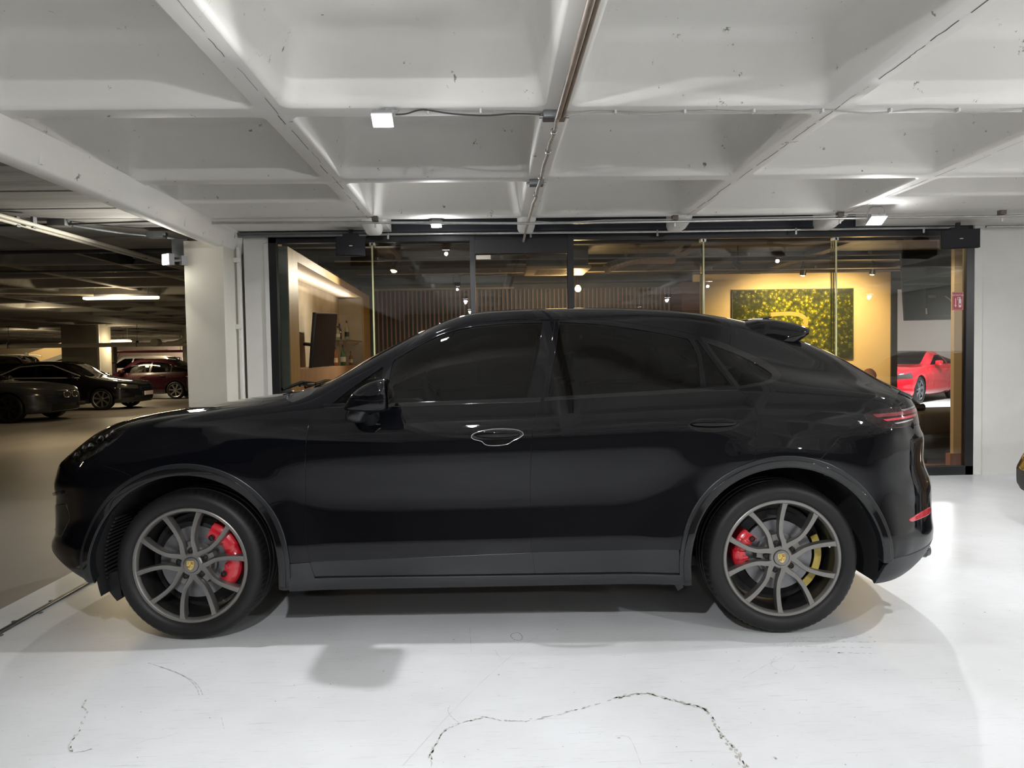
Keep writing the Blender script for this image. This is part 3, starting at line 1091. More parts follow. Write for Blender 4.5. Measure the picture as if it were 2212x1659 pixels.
M_REDB = mat('bright_red_lens', (0.45, 0.01, 0.03), 0.10, spec=0.7, coat=1.0)
M_SMOKE = mat('smoked_lens', (0.012, 0.004, 0.005), 0.04, spec=0.5)
M_CHROME = mat('chrome', (0.75, 0.75, 0.76), 0.08, metal=1.0)
M_LEATHER = mat('black_leather', (0.02, 0.02, 0.022), 0.5, var=0.1, scale=30)
M_GOLD = mat('crest_gold', (0.72, 0.55, 0.16), 0.4, metal=0.2)
M_CRED = mat('crest_red', (0.25, 0.01, 0.01), 0.4)
M_CBLK = mat('crest_black', (0.01, 0.01, 0.01), 0.4)

S1 = Surf(SUV)
KF, KG, KH = S1.sig_knot[14], S1.sig_knot[15], S1.sig_knot[16]
TT1, SS1 = S1.TT, S1.SS
WH = ((0.0, 0.372), (2.895, 0.372))


def smooth2(pts, n=4):
    if len(pts) < 3:
        return [tuple(p) for p in pts]
    return [(v.x, v.y) for v in catmull([(p[0], p[1], 0) for p in pts], n)]


def El(S, pts, n=4, smax=None):
    """side elevation polyline -> params"""
    return [tuple(q) for q in S.inv(smooth2(pts, n), smax=smax or (S.sig_knot[16] - 0.001))]


def arc_e(S, w, r, a0, a1, n=40):
    cu, cz = WH[w]
    ps = [(cu + r * math.cos(math.radians(a0 + (a1 - a0) * k / n)), cz + r * math.sin(math.radians(a0 + (a1 - a0) * k / n))) for k in range(n + 1)]
    return [tuple(q) for q in S.inv(ps, smax=S.sig_knot[16])]


def resample(poly, d):
    out = []
    n = len(poly)
    for i in range(n):
        a, b = np.array(poly[i]), np.array(poly[(i + 1) % n])
        L = np.linalg.norm(b - a)
        if L < 1e-5:
            continue
        k = max(1, int(math.ceil(L / d)))
        for j in range(k):
            out.append(a + (b - a) * j / k)
    return np.array(out)


def inside(poly, pts):
    x, y = pts[:, 0], pts[:, 1]
    c = np.zeros(len(pts), bool)
    n = len(poly)
    j = n - 1
    for i in range(n):
        xi, yi = poly[i]
        xj, yj = poly[j]
        m = ((yi > y) != (yj > y))
        with np.errstate(divide='ignore', invalid='ignore'):
            c ^= m & (x < (xj - xi) * (y - yi) / (yj - yi + 1e-15) + xi)
        j = i
    return c


def inset(poly, d):
    """move every vertex inwards by d (outwards when negative)"""
    n = len(poly)
    area = 0.5 * sum(poly[i][0] * poly[(i + 1) % n][1] - poly[(i + 1) % n][0] * poly[i][1] for i in range(n))
    s = 1 if area > 0 else -1
    out = np.zeros_like(poly)
    for i in range(n):
        a, b, c = poly[i - 1], poly[i], poly[(i + 1) % n]
        e1 = (b - a) / (np.linalg.norm(b - a) + 1e-12)
        e2 = (c - b) / (np.linalg.norm(c - b) + 1e-12)
        n1 = np.array([-e1[1], e1[0]]) * s
        n2 = np.array([-e2[1], e2[0]]) * s
        m = n1 + n2
        l = m @ m
        m = m / l * 2 if l > 0.5 else m
        out[i] = b + m * d * 0.5 * (1 if l > 0.5 else 1)
    return out


def panel(S, name, outer, m, parent, holes=(), gap=0.0048, off=0.0, depth=0.018, cell=0.028, edge=0.014, mirror=True, whole=False, seam=None, offfn=None, bevel=0.0038):
    """a sheet-metal panel cut from the surface S.  whole: the polygon is one half, mirrored across the centre line into one mesh.
    seam: function(t,s)->bool for boundary points that lie on the centre line (no flange there)"""
    loops = []
    for k, lp in enumerate([outer] + list(holes)):
        p = resample(lp, edge)
        sm = np.array([bool(seam and seam(a, b)) for a, b in p])
        q = inset(p, gap if k == 0 else -gap)
        q[sm] = p[sm]
        loops.append((q, sm))
    lo, hi = loops[0][0].min(0), loops[0][0].max(0)
    gx = np.arange(lo[0] + cell * 0.5, hi[0], cell)
    gy = np.arange(lo[1] + cell * 0.5, hi[1], cell)
    G = np.array([(x, y) for x in gx for y in gy]) if len(gx) and len(gy) else np.zeros((0, 2))
    if len(G):
        keep = inside(loops[0][0], G)
        for q, _ in loops[1:]:
            keep &= ~inside(q, G)
        bp = np.concatenate([q for q, _ in loops])
        G = G[keep]
        if len(G):
            dm = np.array([np.min((bp[:, 0] - g[0]) ** 2 + (bp[:, 1] - g[1]) ** 2) for g in G])
            G = G[dm > (0.45 * edge) ** 2]
    verts = [tuple(p) for q, _ in loops for p in q] + [tuple(g) for g in G]
    edges = []
    b = 0
    for q, _ in loops:
        edges += [(b + i, b + (i + 1) % len(q)) for i in range(len(q))]
        b += len(q)
    nb = b
    vo, eo, fo, ov, oe, of = geometry.delaunay_2d_cdt([Vector(v) for v in verts], edges, [], 0, 1e-6)
    P2 = np.array([(v.x, v.y) for v in vo])
    cen = np.array([P2[list(f)].mean(0) for f in fo])
    keep = inside(loops[0][0], cen)
    for q, _ in loops[1:]:
        keep &= ~inside(q, cen)
    tris = [tuple(f) for f, k in zip(fo, keep) if k]
    newidx = {}
    for i, o_ in enumerate(ov):
        for k in o_:
            newidx[k] = i
    t, s = P2[:, 0], P2[:, 1]
    P = S.ev(t, s)
    N = S.nrm(t, s)
    o_ = off
    if offfn is not None:
        o_ = offfn(P)[:, None]
    P = P + N * o_
    V = [p for p in P]
    NN = [n for n in N]
    F = list(tris)
    # make the winding follow the normals
    if tris:
        a, b_, c = (P[tris[len(tris) // 2][k]] for k in range(3))
        if np.dot(np.cross(b_ - a, c - a), N[tris[len(tris) // 2][0]]) < 0:
            F = [f[::-1] for f in F]
    base = 0
    if depth > 0:
        for k, (q, sm) in enumerate(loops):
            n = len(q)
            idx = [newidx.get(base + i) for i in range(n)]
            base += n
            if any(i is None for i in idx):
                continue
            Pq = P[idx]
            Nq = N[idx]
            tan = np.roll(Pq, -1, 0) - np.roll(Pq, 1, 0)
            tan /= np.maximum(np.linalg.norm(tan, axis=1, keepdims=True), 1e-9)
            outw = np.cross(tan, Nq)
            # outward = away from the panel
            e = 0.003
            cen2 = inset(q, e if k == 0 else -e)
            inn = S.ev(cen2[:, 0], cen2[:, 1]) - S.ev(q[:, 0], q[:, 1])
            sg = np.sign(np.mean(np.sum(outw * inn, axis=1)))
            outw = outw * -sg
            st = len(V)
            R1 = Pq + outw * bevel * 0.75 - Nq * bevel * 0.3
            R2 = Pq + outw * bevel - Nq * bevel * 1.2
            R3 = Pq + outw * bevel - Nq * (depth)
            N1 = Nq + outw
            N1 /= np.linalg.norm(N1, axis=1, keepdims=True)
            for arr, nn in ((R1, N1), (R2, outw), (R3, outw)):
                V += list(arr)
                NN += list(nn)
            rows = [idx, list(range(st, st + n)), list(range(st + n, st + 2 * n)), list(range(st + 2 * n, st + 3 * n))]
            for i in range(n):
                j = (i + 1) % n
                if sm[i] and sm[j]:
                    continue
                for a_, b__ in zip(rows[:-1], rows[1:]):
                    f = (a_[i], a_[j], b__[j], b__[i])
                    nf = np.cross(V[f[1]] - V[f[0]], V[f[3]] - V[f[0]])
                    F.append(f if np.dot(nf, NN[f[3]]) > 0 else f[::-1])
    V = np.array(V)
    NN = np.array(NN)

    def mk(V_, NN_, F_):
        me = bpy.data.meshes.new(name)
        me.from_pydata([tuple(v) for v in V_], [], F_)
        me.update()
        me.polygons.foreach_set('use_smooth', [True] * len(me.polygons))
        me.normals_split_custom_set_from_vertices([tuple(n) for n in NN_])
        me.materials.append(m)
        o = bpy.data.objects.new(name, me)
        COL.objects.link(o)
        if parent:
            o.parent = parent
        return o
    flip = np.array([1, -1, 1])
    if whole:
        n = len(V)
        sv = V.copy()
        m2 = [tuple(reversed([i + n for i in f])) for f in F]
        return mk(np.concatenate([V, V * flip]), np.concatenate([NN, NN * flip]), F + m2)
    a = mk(V, NN, F)
    if mirror:
        b2 = mk(V * flip, NN * flip, [tuple(reversed(f)) for f in F])
        return a, b2
    return a


def build_suv():
    S = S1
    root = empty('suv', (-1.4472, 4.550, 0), -0.0445)
    tag(root, 'glossy black coupe-roofed SUV with red brake calipers, parked side-on across the white floor', 'car')
    # ---- elevation curves (metres from the front hub; z above the floor)
    gapA = [(0.646, 1.143), (0.629, 1.128), (0.618, 1.106), (0.606, 1.069), (0.599, 1.027), (0.593, 0.952), (0.589, 0.874), (0.582, 0.762), (0.582, 0.647), (0.591, 0.49), (0.602, 0.392)]
    gapA2 = [(0.602, 0.392), (0.620, 0.315)]
    gapB = [(1.824, 1.571), (1.811, 1.505), (1.777, 1.324), (1.747, 1.164), (1.728, 1.123), (1.711, 1.083), (1.697, 1.024), (1.689, 0.961), (1.682, 0.858), (1.675, 0.674), (1.677, 0.50), (1.680, 0.422)]
    gapB2 = [(1.680, 0.422), (1.695, 0.315)]
    gapC = [(2.569, 1.463), (2.637, 1.321), (2.688, 1.211), (2.705, 1.190), (2.732, 1.165), (2.762, 1.120), (2.772, 1.060), (2.764, 0.969), (2.752, 0.902), (2.742, 0.853)]
    dripA = [(0.661, 1.148), (0.713, 1.197), (0.820, 1.272), (0.933, 1.347), (1.065, 1.432), (1.17, 1.487), (1.277, 1.529), (1.391, 1.556), (1.594, 1.571), (1.720, 1.573), (1.824, 1.572)]
    dripB = [(1.824, 1.572), (1.911, 1.569), (2.116, 1.549), (2.324, 1.517), (2.45, 1.492), (2.569, 1.463)]
    dripC = [(2.569, 1.463), (2.66, 1.434), (2.733, 1.406), (2.861, 1.345), (2.915, 1.305), (2.939, 1.274), (2.930, 1.252), (2.90, 1.234), (2.83, 1.216), (2.70, 1.198)]
    trimA = [(0.602, 0.392), (1.1, 0.405), (1.680, 0.422)]
    trimB = [(1.680, 0.422), (2.0, 0.428), (2.385, 0.434)]
    hoodside = [(0.500, 1.163), (0.425, 1.135), (0.338, 1.122), (0.23, 1.115), (0.088, 1.109), (-0.085, 1.100), (-0.244, 1.090), (-0.345, 1.076)]
    cowl = [(0.500, 1.163), (0.560, 1.156), (0.646, 1.146)]
    hl_bot = [(-0.596, 0.885), (-0.527, 0.892), (-0.45, 0.927), (-0.385, 0.970), (-0.333, 1.017), (-0.322, 1.048), (-0.345, 1.076)]
    bumpf = [(-0.596, 0.885), (-0.44, 0.884), (-0.315, 0.855), (-0.238, 0.820)]
    bumpr = [(3.281, 1.062), (3.173, 0.975), (3.101, 0.905), (3.050, 0.855)]
    hl_front = [(0.93, 1.02), (0.905, 1.12), (0.90, 1.25), (0.915, 1.36)]
    hl_top = [(0.915, 1.36), (1.0, 1.425), (1.12, 1.415), (1.24, 1.400), (1.31, 1.375), (1.355, 1.32)]
    HL_TOP = smooth2(hl_top, 4)
    headl = El(S, hl_bot) + [(1.36, 1.30)] + HL_TOP[::-1] + smooth2(hl_front, 4)[::-1]
    e_hlbot0 = El(S, hl_bot)[0]
    R = 0.507
    # ---- panels
    ring_f = arc_e(S, 0, R, 2.0, 119.5)
    fender = El(S, bumpf[::-1]) + El(S, hl_bot)[1:] + El(S, hoodside[::-1])[1:] + El(S, cowl)[1:] + El(S, gapA)[1:] + ring_f
    panel(S, 'front_fender', fender, M_PAINT, root)
    fd = El(S, dripA) + El(S, gapB)[1:] + El(S, trimA[::-1], 2)[1:] + El(S, gapA[::-1])[1:]
    gl1 = El(S, [(0.984, 1.152), (0.982, 1.26), (0.990, 1.355)], 3) + El(S, [(1.000, 1.370), (1.063, 1.408), (1.16, 1.461), (1.258, 1.503), (1.392, 1.533), (1.594, 1.548), (1.755, 1.549)])[0:] + El(S, [(1.757, 1.545), (1.735, 1.42), (1.705, 1.302), (1.672, 1.172)], 3) + El(S, [(1.672, 1.169), (1.32, 1.162), (0.984, 1.152)], 2)[:-1]
    tri = El(S, [(0.705, 1.155), (0.785, 1.225), (0.862, 1.282), (0.938, 1.332)], 2) + El(S, [(0.945, 1.325), (0.940, 1.25), (0.944, 1.153)], 2)
    panel(S, 'front_door', fd, M_PAINT, root, holes=(gl1, tri))
    panel(S, 'front_door_glass', gl1, M_TINT, root, gap=-0.006, off=-0.005, depth=0)
    panel(S, 'quarter_light', tri, M_TINT, root, gap=-0.006, off=-0.005, depth=0)
    ring_rd = arc_e(S, 1, R, 107.5, 173.0)
    rdoor = El(S, dripB) + El(S, gapC)[1:] + ring_rd[1:] + El(S, trimB[::-1], 2) + El(S, gapB[::-1])[1:]
    gl2 = El(S, [(1.845, 1.551), (2.045, 1.534), (2.32, 1.492), (2.498, 1.452)]) + El(S, [(2.510, 1.440), (2.528, 1.395), (2.533, 1.36), (2.528, 1.29), (2.520, 1.212)], 3) + El(S, [(2.505, 1.206), (2.283, 1.194), (2.02, 1.182), (1.775, 1.172)], 3) + El(S, [(1.773, 1.185), (1.806, 1.347), (1.842, 1.54)], 3)
    gl2b = El(S, [(2.530, 1.447), (2.556, 1.440)], 1) + El(S, [(2.560, 1.430), (2.618, 1.315), (2.667, 1.216)], 3) + El(S, [(2.545, 1.208), (2.549, 1.29), (2.555, 1.36), (2.548, 1.40)], 3)
    panel(S, 'rear_door', rdoor, M_PAINT, root, holes=(gl2, gl2b))
    panel(S, 'rear_door_glass', gl2, M_PRIV, root, gap=-0.006, off=-0.005, depth=0)
    panel(S, 'fixed_glass', gl2b, M_PRIV, root, gap=-0.006, off=-0.004, depth=0)
    surr = El(S, dripC) + El(S, [(2.700, 1.196), (2.688, 1.211), (2.637, 1.321), (2.569, 1.463)], 2)[1:-1]
    gl3 = El(S, [(2.600, 1.432), (2.726, 1.377), (2.80, 1.338), (2.850, 1.305), (2.888, 1.272), (2.882, 1.250), (2.85, 1.234), (2.80, 1.224), (2.72, 1.212), (2.706, 1.213), (2.652, 1.323)], 3)
    panel(S, 'quarter_window_surround', surr, M_GLOSSB, root, holes=(gl3,), gap=0.0015)
    panel(S, 'quarter_glass', gl3, M_PRIV, root, gap=-0.006, off=-0.004, depth=0)
    # tail lamp outline
    tl_top = [(3.281, 1.062), (3.309, 1.074), (3.345, 1.083), (3.452, 1.092), (3.58, 1.096), (3.655, 1.094)]
    tl_bot = [(3.281, 1.062), (3.298, 1.042), (3.331, 1.022), (3.373, 1.005), (3.44, 1.000), (3.524, 1.000), (3.641, 1.000)]
    TLt = El(S, tl_top)
    TLb = El(S, tl_bot)
    tend = [(5.55, 0.88), (5.55, 0.80)]
    taill = TLt + [(5.56, 0.905), (5.585, 0.87), (5.57, 0.80)] + TLb[::-1][:-1]
    # side frame with quarter panel and roof rail
    tH = lambda U: float(np.interp(U, S.U, S.tau))
    topl = [(tH(u), KH) for u in np.linspace(0.62, 3.50, 60)]
    tg_gap = [(tH(3.50), KH), (5.28, 1.30), (5.36, 1.18), (5.45, 1.04), (5.53, 0.935)]
    side = [tuple(q) for q in El(S, gapC[::-1])[:-1]]
    # up gapC until it meets the window surround, round the surround, forward along the drip line
    gC = El(S, [(2.705, 1.190), (2.732, 1.165), (2.762, 1.120), (2.772, 1.060), (2.764, 0.969), (2.752, 0.902), (2.742, 0.853)])
    side = gC[::-1] + El(S, dripC[::-1])[0:] + El(S, dripB[::-1])[1:] + El(S, dripA[::-1])[1:] + El(S, cowl[::-1])[1:] + topl + smooth2(tg_gap)[1:] + TLt[::-1] + El(S, bumpr)[1:] + arc_e(S, 1, R, 72.5, 107.0)
    panel(S, 'quarter_panel', side, M_PAINT, root)
    panel(S, 'tail_lamp', taill, M_SMOKE, root, off=0.002, gap=0.001)
    # light bars inside the lamp
    for zc, hh, mm, u0_, u1_ in ((1.058, 0.007, M_REDL, 3.33, 3.66), (1.036, 0.004, M_REDB, 3.38, 3.62), (1.076, 0.003, M_CHROME, 3.50, 3.645), (1.018, 0.002, M_CHROME, 3.44, 3.58)):
        a = [(u0_ + (u1_ - u0_) * k / 12, zc + hh + 0.012 * k / 12) for k in range(13)]
        b = [(u0_ + 0.02 + (u1_ - u0_ - 0.02) * k / 12, zc - hh + 0.010 * k / 12) for k in range(13)][::-1]
        panel(S, 'lamp_bar', El(S, a, 1) + El(S, b, 1), mm, root, off=0.004, gap=0, depth=0.003, bevel=0.0006)
    # rear bumper
    rb = El(S, bumpr[::-1])[:-1] + TLb + [(5.57, 0.80), (5.62, 0.66), (5.75, 0.62), (TT1, 0.62), (TT1, 0.135)]
    rb += [(t, 0.135) for t in np.linspace(TT1 - 0.05, 5.4, 12)] + El(S, [(3.50, 0.383), (3.402, 0.378)], 2) + arc_e(S, 1, R, 1.0, 72.0)
    seamR = lambda t, s: t > TT1 - 0.002
    panel(S, 'rear_bumper', rb, M_PAINT, root, whole=True, seam=seamR)
    va = [(TT1, 0.130), (TT1, 0.0)] + [(t, 0.0) for t in np.linspace(TT1 - 0.05, 5.2, 14)] + El(S, [(3.336, 0.243), (3.352, 0.30), (3.402, 0.372), (3.50, 0.378)], 2) + [(t, 0.130) for t in np.linspace(5.4, TT1 - 0.05, 12)]
    panel(S, 'rear_valance', va, M_SILL, root, whole=True, seam=seamR)
    panel(S, 'rear_reflector', El(S, [(3.51, 0.549), (3.608, 0.569), (3.70, 0.572), (3.705, 0.550), (3.606, 0.545), (3.53, 0.541)], 3), M_REDB, root, off=0.004, gap=0, depth=0.004)
    # tailgate below the glass, rear glass
    tg = smooth2(tg_gap) + [(5.56, 0.905), (5.585, 0.87), (5.57, 0.80), (5.62, 0.66), (5.75, 0.62), (TT1, 0.62), (TT1, SS1), (tH(3.55), SS1)]
    sg = [(tH(3.55) + (tH(3.50) - tH(3.55)) * k / 8, SS1 + (KH - SS1) * k / 8) for k in range(1, 8)]
    seamT = lambda t, s: t > TT1 - 0.002 or s > SS1 - 0.001
    panel(S, 'tailgate', tg + sg, M_PAINT, root, whole=True, seam=seamT)
    seamC = lambda t, s: s > SS1 - 0.001
    rg = [(tH(3.02), KH), (tH(3.50), KH)] + sg[::-1] + [(tH(3.55), SS1), (tH(3.05), SS1)]
    panel(S, 'rear_window', rg, M_PRIV, root, whole=True, seam=seamC, depth=0.006)
    panel(S, 'light_strip', [(5.60, 0.885), (TT1, 0.885), (TT1, 0.855), (5.60, 0.855)], M_REDL, root, whole=True, seam=seamR, off=0.006)
    # roof, windscreen, cowl, bonnet
    rf = [(tH(1.20), KH), (tH(3.02), KH), (tH(3.05), SS1), (tH(1.27), SS1)]
    panel(S, 'roof', rf, M_PAINT, root, whole=True, seam=seamC)
    ws = [(tH(0.62), KH), (tH(1.20), KH), (tH(1.27), SS1), (tH(0.36), SS1), (tH(0.44), KH + 0.25), (tH(0.52), KH + 0.1)]
    panel(S, 'windscreen', ws, M_SCREEN, root, whole=True, seam=seamC, depth=0.006)
    cw = El(S, [(0.500, 1.163), (0.560, 1.156)], 1) + [(tH(0.62), KH), (tH(0.52), KH + 0.1), (tH(0.44), KH + 0.25), (tH(0.36), SS1), (tH(0.24), SS1), (tH(0.30), KH + 0.25)]
    panel(S, 'cowl_panel', cw, M_DARK, root, whole=True, seam=seamC, off=-0.012)
    hd = El(S, hoodside) + [(1.355, 1.32)] + HL_TOP[::-1][1:] + [(0.80, 1.48), (0.68, 1.75), (0.62, SS1), (tH(0.24), SS1), (tH(0.30), KH + 0.25), (tH(0.42), KH + 0.04)]
    panel(S, 'bonnet', hd, M_PAINT, root, whole=True, seam=seamC)
    # front bumper
    seamF = lambda t, s: t < 0.002 or s > SS1 - 0.001
    fb = [(0.0, 0.10), (0.4, 0.10), (0.8, 0.098), (1.05, 0.080)] + El(S, [(-0.60, 0.372), (-0.507, 0.378)], 2) + arc_e(S, 0, R, 179.0, 119.8) + El(S, bumpf[::-1])[1:] + smooth2(hl_front, 4) + [(0.80, 1.48), (0.68, 1.75), (0.62, SS1), (0.0, SS1)]
    panel(S, 'front_bumper', fb, M_PAINT, root, whole=True, seam=seamF)
    fv = [(0.0, 0.095), (0.4, 0.095), (0.8, 0.093), (1.05, 0.075)] + El(S, [(-0.60, 0.366), (-0.505, 0.370), (-0.47, 0.30)], 2) + [(1.22, 0.0), (0.0, 0.0)]
    panel(S, 'front_lip', fv, M_SILL, root, whole=True, seam=lambda t, s: t < 0.002)
    panel(S, 'headlamp_lens', headl, M_LENS, root, off=0.001, gap=0.001, depth=0.01)
    panel(S, 'headlamp_housing', headl, mat('headlamp_dark', (0.34, 0.33, 0.32), 0.28, metal=0.8, var=0.3, scale=9), root, off=-0.045, gap=0.006, depth=0)
    for sd in (-1, 1):
        for k, (t, s) in enumerate(((1.02, 1.04), (1.07, 1.16), (1.15, 1.04), (1.20, 1.17), (1.27, 1.20), (1.26, 1.08))):
            p = S.ev([t], [s])[0] - S.nrm([t], [s])[0] * 0.03
            mbp = MB()
            n_ = Vector(S.nrm([t], [s])[0])
            n_ = (n_ + Vector((-0.8, 0, 0))).normalized()
            c0 = Vector(p)
            a = c0 - n_ * 0.01
            mbp.tube([a, c0 + n_ * 0.008, c0 + n_ * 0.014, c0 + n_ * 0.012], [0.022, 0.026, 0.023, 0.014], 18)
            o = mbp.build('headlamp_projector', M_CHROME, root, smooth=40)
            if sd > 0:
                o.scale.y = -1
    # intakes and lights of the front bumper
    panel(S, 'lower_grille', [(0.0, 0.34), (0.72, 0.34), (0.66, 0.20), (0.0, 0.18)], M_DARK, root, whole=True, seam=lambda t, s: t < 0.002, off=0.003)
    panel(S, 'side_intake', [(0.76, 0.52), (1.04, 0.56), (1.08, 0.44), (0.98, 0.28), (0.78, 0.26)], M_GLOSSB, root, off=0.003)
    panel(S, 'upper_grille', [(0.0, 0.62), (0.55, 0.60), (0.50, 0.50), (0.0, 0.50)], M_DARK, root, whole=True, seam=lambda t, s: t < 0.002, off=0.003)
    panel(S, 'front_light_bar', [(0.60, 0.645), (1.02, 0.665), (1.02, 0.645), (0.60, 0.620)], M_LENS, root, off=0.012, depth=0.012)
    for sl in (0.245, 0.275, 0.305):
        panel(S, 'grille_slat', [(0.0, sl), (0.68, sl), (0.68, sl + 0.010), (0.0, sl + 0.010)], M_GLOSSB, root, whole=True, seam=lambda t, s: t < 0.002, off=0.012, depth=0.012)
    # door bottoms, sill, arches
    panel(S, 'door_lower_trim', El(S, trimA, 2) + El(S, gapB2, 1)[1:] + El(S, [(1.695, 0.315), (0.620, 0.315)], 1) + El(S, gapA2[::-1], 1)[1:-1], M_SATIN, root)
    panel(S, 'door_lower_trim', El(S, trimB, 2) + El(S, [(2.392, 0.37), (2.425, 0.315), (1.695, 0.315)], 1) + El(S, gapB2[::-1], 1)[1:-1], M_SATIN, root)
    sill = El(S, [(0.505, 0.386), (0.602, 0.388)], 1) + El(S, [(0.620, 0.309), (1.5, 0.309), (2.44, 0.309)], 2) + El(S, [(2.43, 0.258), (1.5, 0.251), (0.487, 0.246)], 2)
    panel(S, 'side_sill', sill, M_SILL, root, offfn=lambda P: np.clip((0.33 - P[:, 2]) / 0.03, 0, 1) * 0.012, depth=0.03)
    for w, a0, a1 in ((0, -14.0, 187.0), (1, -1.0, 196.0)):
        ring = arc_e(S, w, R + 0.001, a0, a1, 60) + arc_e(S, w, 0.456, a1, a0, 60)
        cu, cz = WH[w]

        def off_(P, cu=cu, cz=cz):
            r = np.hypot(P[:, 0] - cu, P[:, 2] - cz)
            x = np.clip((r - 0.456) / 0.051, 0, 1)
            return 0.010 + 0.006 * np.cos((x - 0.25) * 2.6)
        panel(S, 'wheel_arch_cladding', ring, M_SATIN, root, offfn=off_, depth=0.05, cell=0.012, edge=0.010)
        band = arc_e(S, w, 0.487, a0 + 2, a1 - 2, 60) + arc_e(S, w, 0.464, a1 - 2, a0 + 2, 60)
        panel(S, 'gloss_arch_band', band, M_GLOSSB, root, off=0.017, gap=0, depth=0.004, cell=0.012, edge=0.010)
    # beltline mouldings
    panel(S, 'belt_moulding', El(S, [(0.665, 1.150), (0.985, 1.151), (1.32, 1.158), (1.738, 1.168)], 2) + El(S, [(1.732, 1.150), (1.32, 1.143), (0.985, 1.137), (0.67, 1.136)], 2), M_GLOSSB, root, off=0.004, gap=0.001, depth=0.008)
    panel(S, 'belt_moulding', El(S, [(1.757, 1.169), (2.02, 1.180), (2.28, 1.191), (2.69, 1.206)], 2) + El(S, [(2.695, 1.192), (2.28, 1.178), (2.02, 1.167), (1.752, 1.156)], 2), M_GLOSSB, root, off=0.003, gap=0.001, depth=0.008)

    # ---- inner shell: body core, floor, wheel wells
    mb = MB()
    st = 4
    ts, ss = S.tau[::st], S.sig[::st]
    nj = int(np.searchsorted(ss, KF)) + 1
    P = S.P[::st, ::st][:, :nj] - S.N[::st, ::st][:, :nj] * 0.045
    n0, n1 = P.shape[:2]
    for sy in (1, -1):
        vs = (P * np.array([1, sy, 1])).reshape(-1, 3)
        fs = []
        for i in range(n0 - 1):
            for j in range(n1 - 1):
                c = (P[i, j] + P[i + 1, j + 1]) / 2
                if any(math.hypot(c[0] - cu, c[2] - cz) < 0.468 and c[2] < 0.9 for cu, cz in WH):
                    continue
                fs.append((i * n1 + j, (i + 1) * n1 + j, (i + 1) * n1 + j + 1, i * n1 + j + 1))
        mb.add([tuple(v) for v in vs], fs)
    mb.build('body_core', M_DARK, root, smooth=60)
    mb = MB()
    mb.box((-0.75, -0.62, 0.24), (3.55, 0.62, 0.30), 0.02)
    mb.box((0.50, -0.88, 0.235), (2.40, 0.88, 0.30), 0.02)
    mb.box((-0.85, -0.60, 0.30), (-0.50, 0.60, 0.36), 0.02)
    mb.build('underbody', M_DARK, root, smooth=40)
    for w in (0, 1):
        for sd in (-1, 1):
            mb = MB()
            cu, cz = WH[w]
            n = 40
            vs, fs = [], []
            for r_, y_ in ((0.456, 0.975), (0.460, 0.93), (0.455, 0.60), (0.42, 0.55), (0.1, 0.55)):
                for k in range(n + 1):
                    a = math.radians((-8 if w == 0 else -15) + (206 if w == 0 else 203) * k / n)
                    vs.append((cu + r_ * math.cos(a), sd * y_, cz + r_ * math.sin(a)))
            for q in range(4):
                for k in range(n):
                    fs.append((q * (n + 1) + k, q * (n + 1) + k + 1, (q + 1) * (n + 1) + k + 1, (q + 1) * (n + 1) + k))
            mb.add(vs, fs)
            if w == 0:       # ribs of the liner ahead of the wheel
                for k in range(16):
                    a = math.radians(150 + 2.6 * k)
                    x, z = cu + 0.450 * math.cos(a), cz + 0.450 * math.sin(a)
                    mb.cyl((x, sd * 0.70, z), (x, sd * 0.90, z), 0.006, 6)
            mb.build('wheel_well', M_LINER, root, smooth=40)
    for sd in (-1, 1):
        MB().tube([(0.46, sd * 0.80, 0.30), (0.47, sd * 0.80, 0.21), (0.475, sd * 0.80, 0.19)], [0.02, 0.015, 0.004], 8).build('jacking_point', M_DARK, root)
        mb = MB()
        mb.prism([(-0.50, 0.30), (-0.40, 0.33), (-0.385, 0.20), (-0.41, 0.175), (-0.43, 0.20)], sd * 0.66, sd * 0.88)
        mb.build('air_deflector', M_DARK, root)
        mb = MB()
        mb.prism([(2.33, 0.30), (2.43, 0.30), (2.425, 0.215), (2.40, 0.20), (2.385, 0.235)], sd * 0.78, sd * 0.90)
        mb.build('air_deflector', M_SILL, root)

    # ---- exhaust tips
    for sd in (-1, 1):
        mb = MB()
        for c in (0.56, 0.66):
            mb.lathe([(0.030, 3.55), (0.036, 3.70), (0.040, 3.79 - (c - 0.56) * 0.5), (0.036, 3.793 - (c - 0.56) * 0.5), (0.031, 3.76), (0.028, 3.60)], 20, 'X', (0, sd * c, 0.325))
        mb.build('exhaust_tip', mat('dark_chrome', (0.10, 0.10, 0.105), 0.15, metal=1), root, smooth=40)

    # ---- roof spoiler
    prof = [(2.80, 1.542), (2.90, 1.560), (2.99, 1.562), (3.10, 1.540), (3.175, 1.514), (3.185, 1.503), (3.182, 1.488), (3.13, 1.452), (3.02, 1.462), (2.90, 1.495), (2.82, 1.52)]
    secs = []
    for v, sc, du_, dz_ in ((-0.615, 0.35, -0.02, -0.055), (-0.605, 0.72, -0.012, -0.040), (-0.585, 0.93, 0.0, -0.024), (-0.54, 1.0, 0.006, -0.013), (-0.4, 1.0, 0.02, 0.0), (-0.2, 1.0, 0.032, 0.008), (0, 1.0, 0.036, 0.011)):
        secs.append([(3.0 + (u - 3.0) * sc + du_, v, 1.505 + (z - 1.505) * sc + dz_) for u, z in prof])
    secs += [[(x, -y, z) for x, y, z in s_] for s_ in secs[-2::-1]]
    n = len(prof)
    mb = MB()
    mb.add([p for s_ in secs for p in s_], [(i * n + k, i * n + (k + 1) % n, (i + 1) * n + (k + 1) % n, (i + 1) * n + k) for i in range(len(secs) - 1) for k in range(n)] + [tuple(range(n)), tuple((len(secs) - 1) * n + k for k in range(n))])
    sp = mb.build('roof_spoiler', M_PAINT, root, smooth=48)
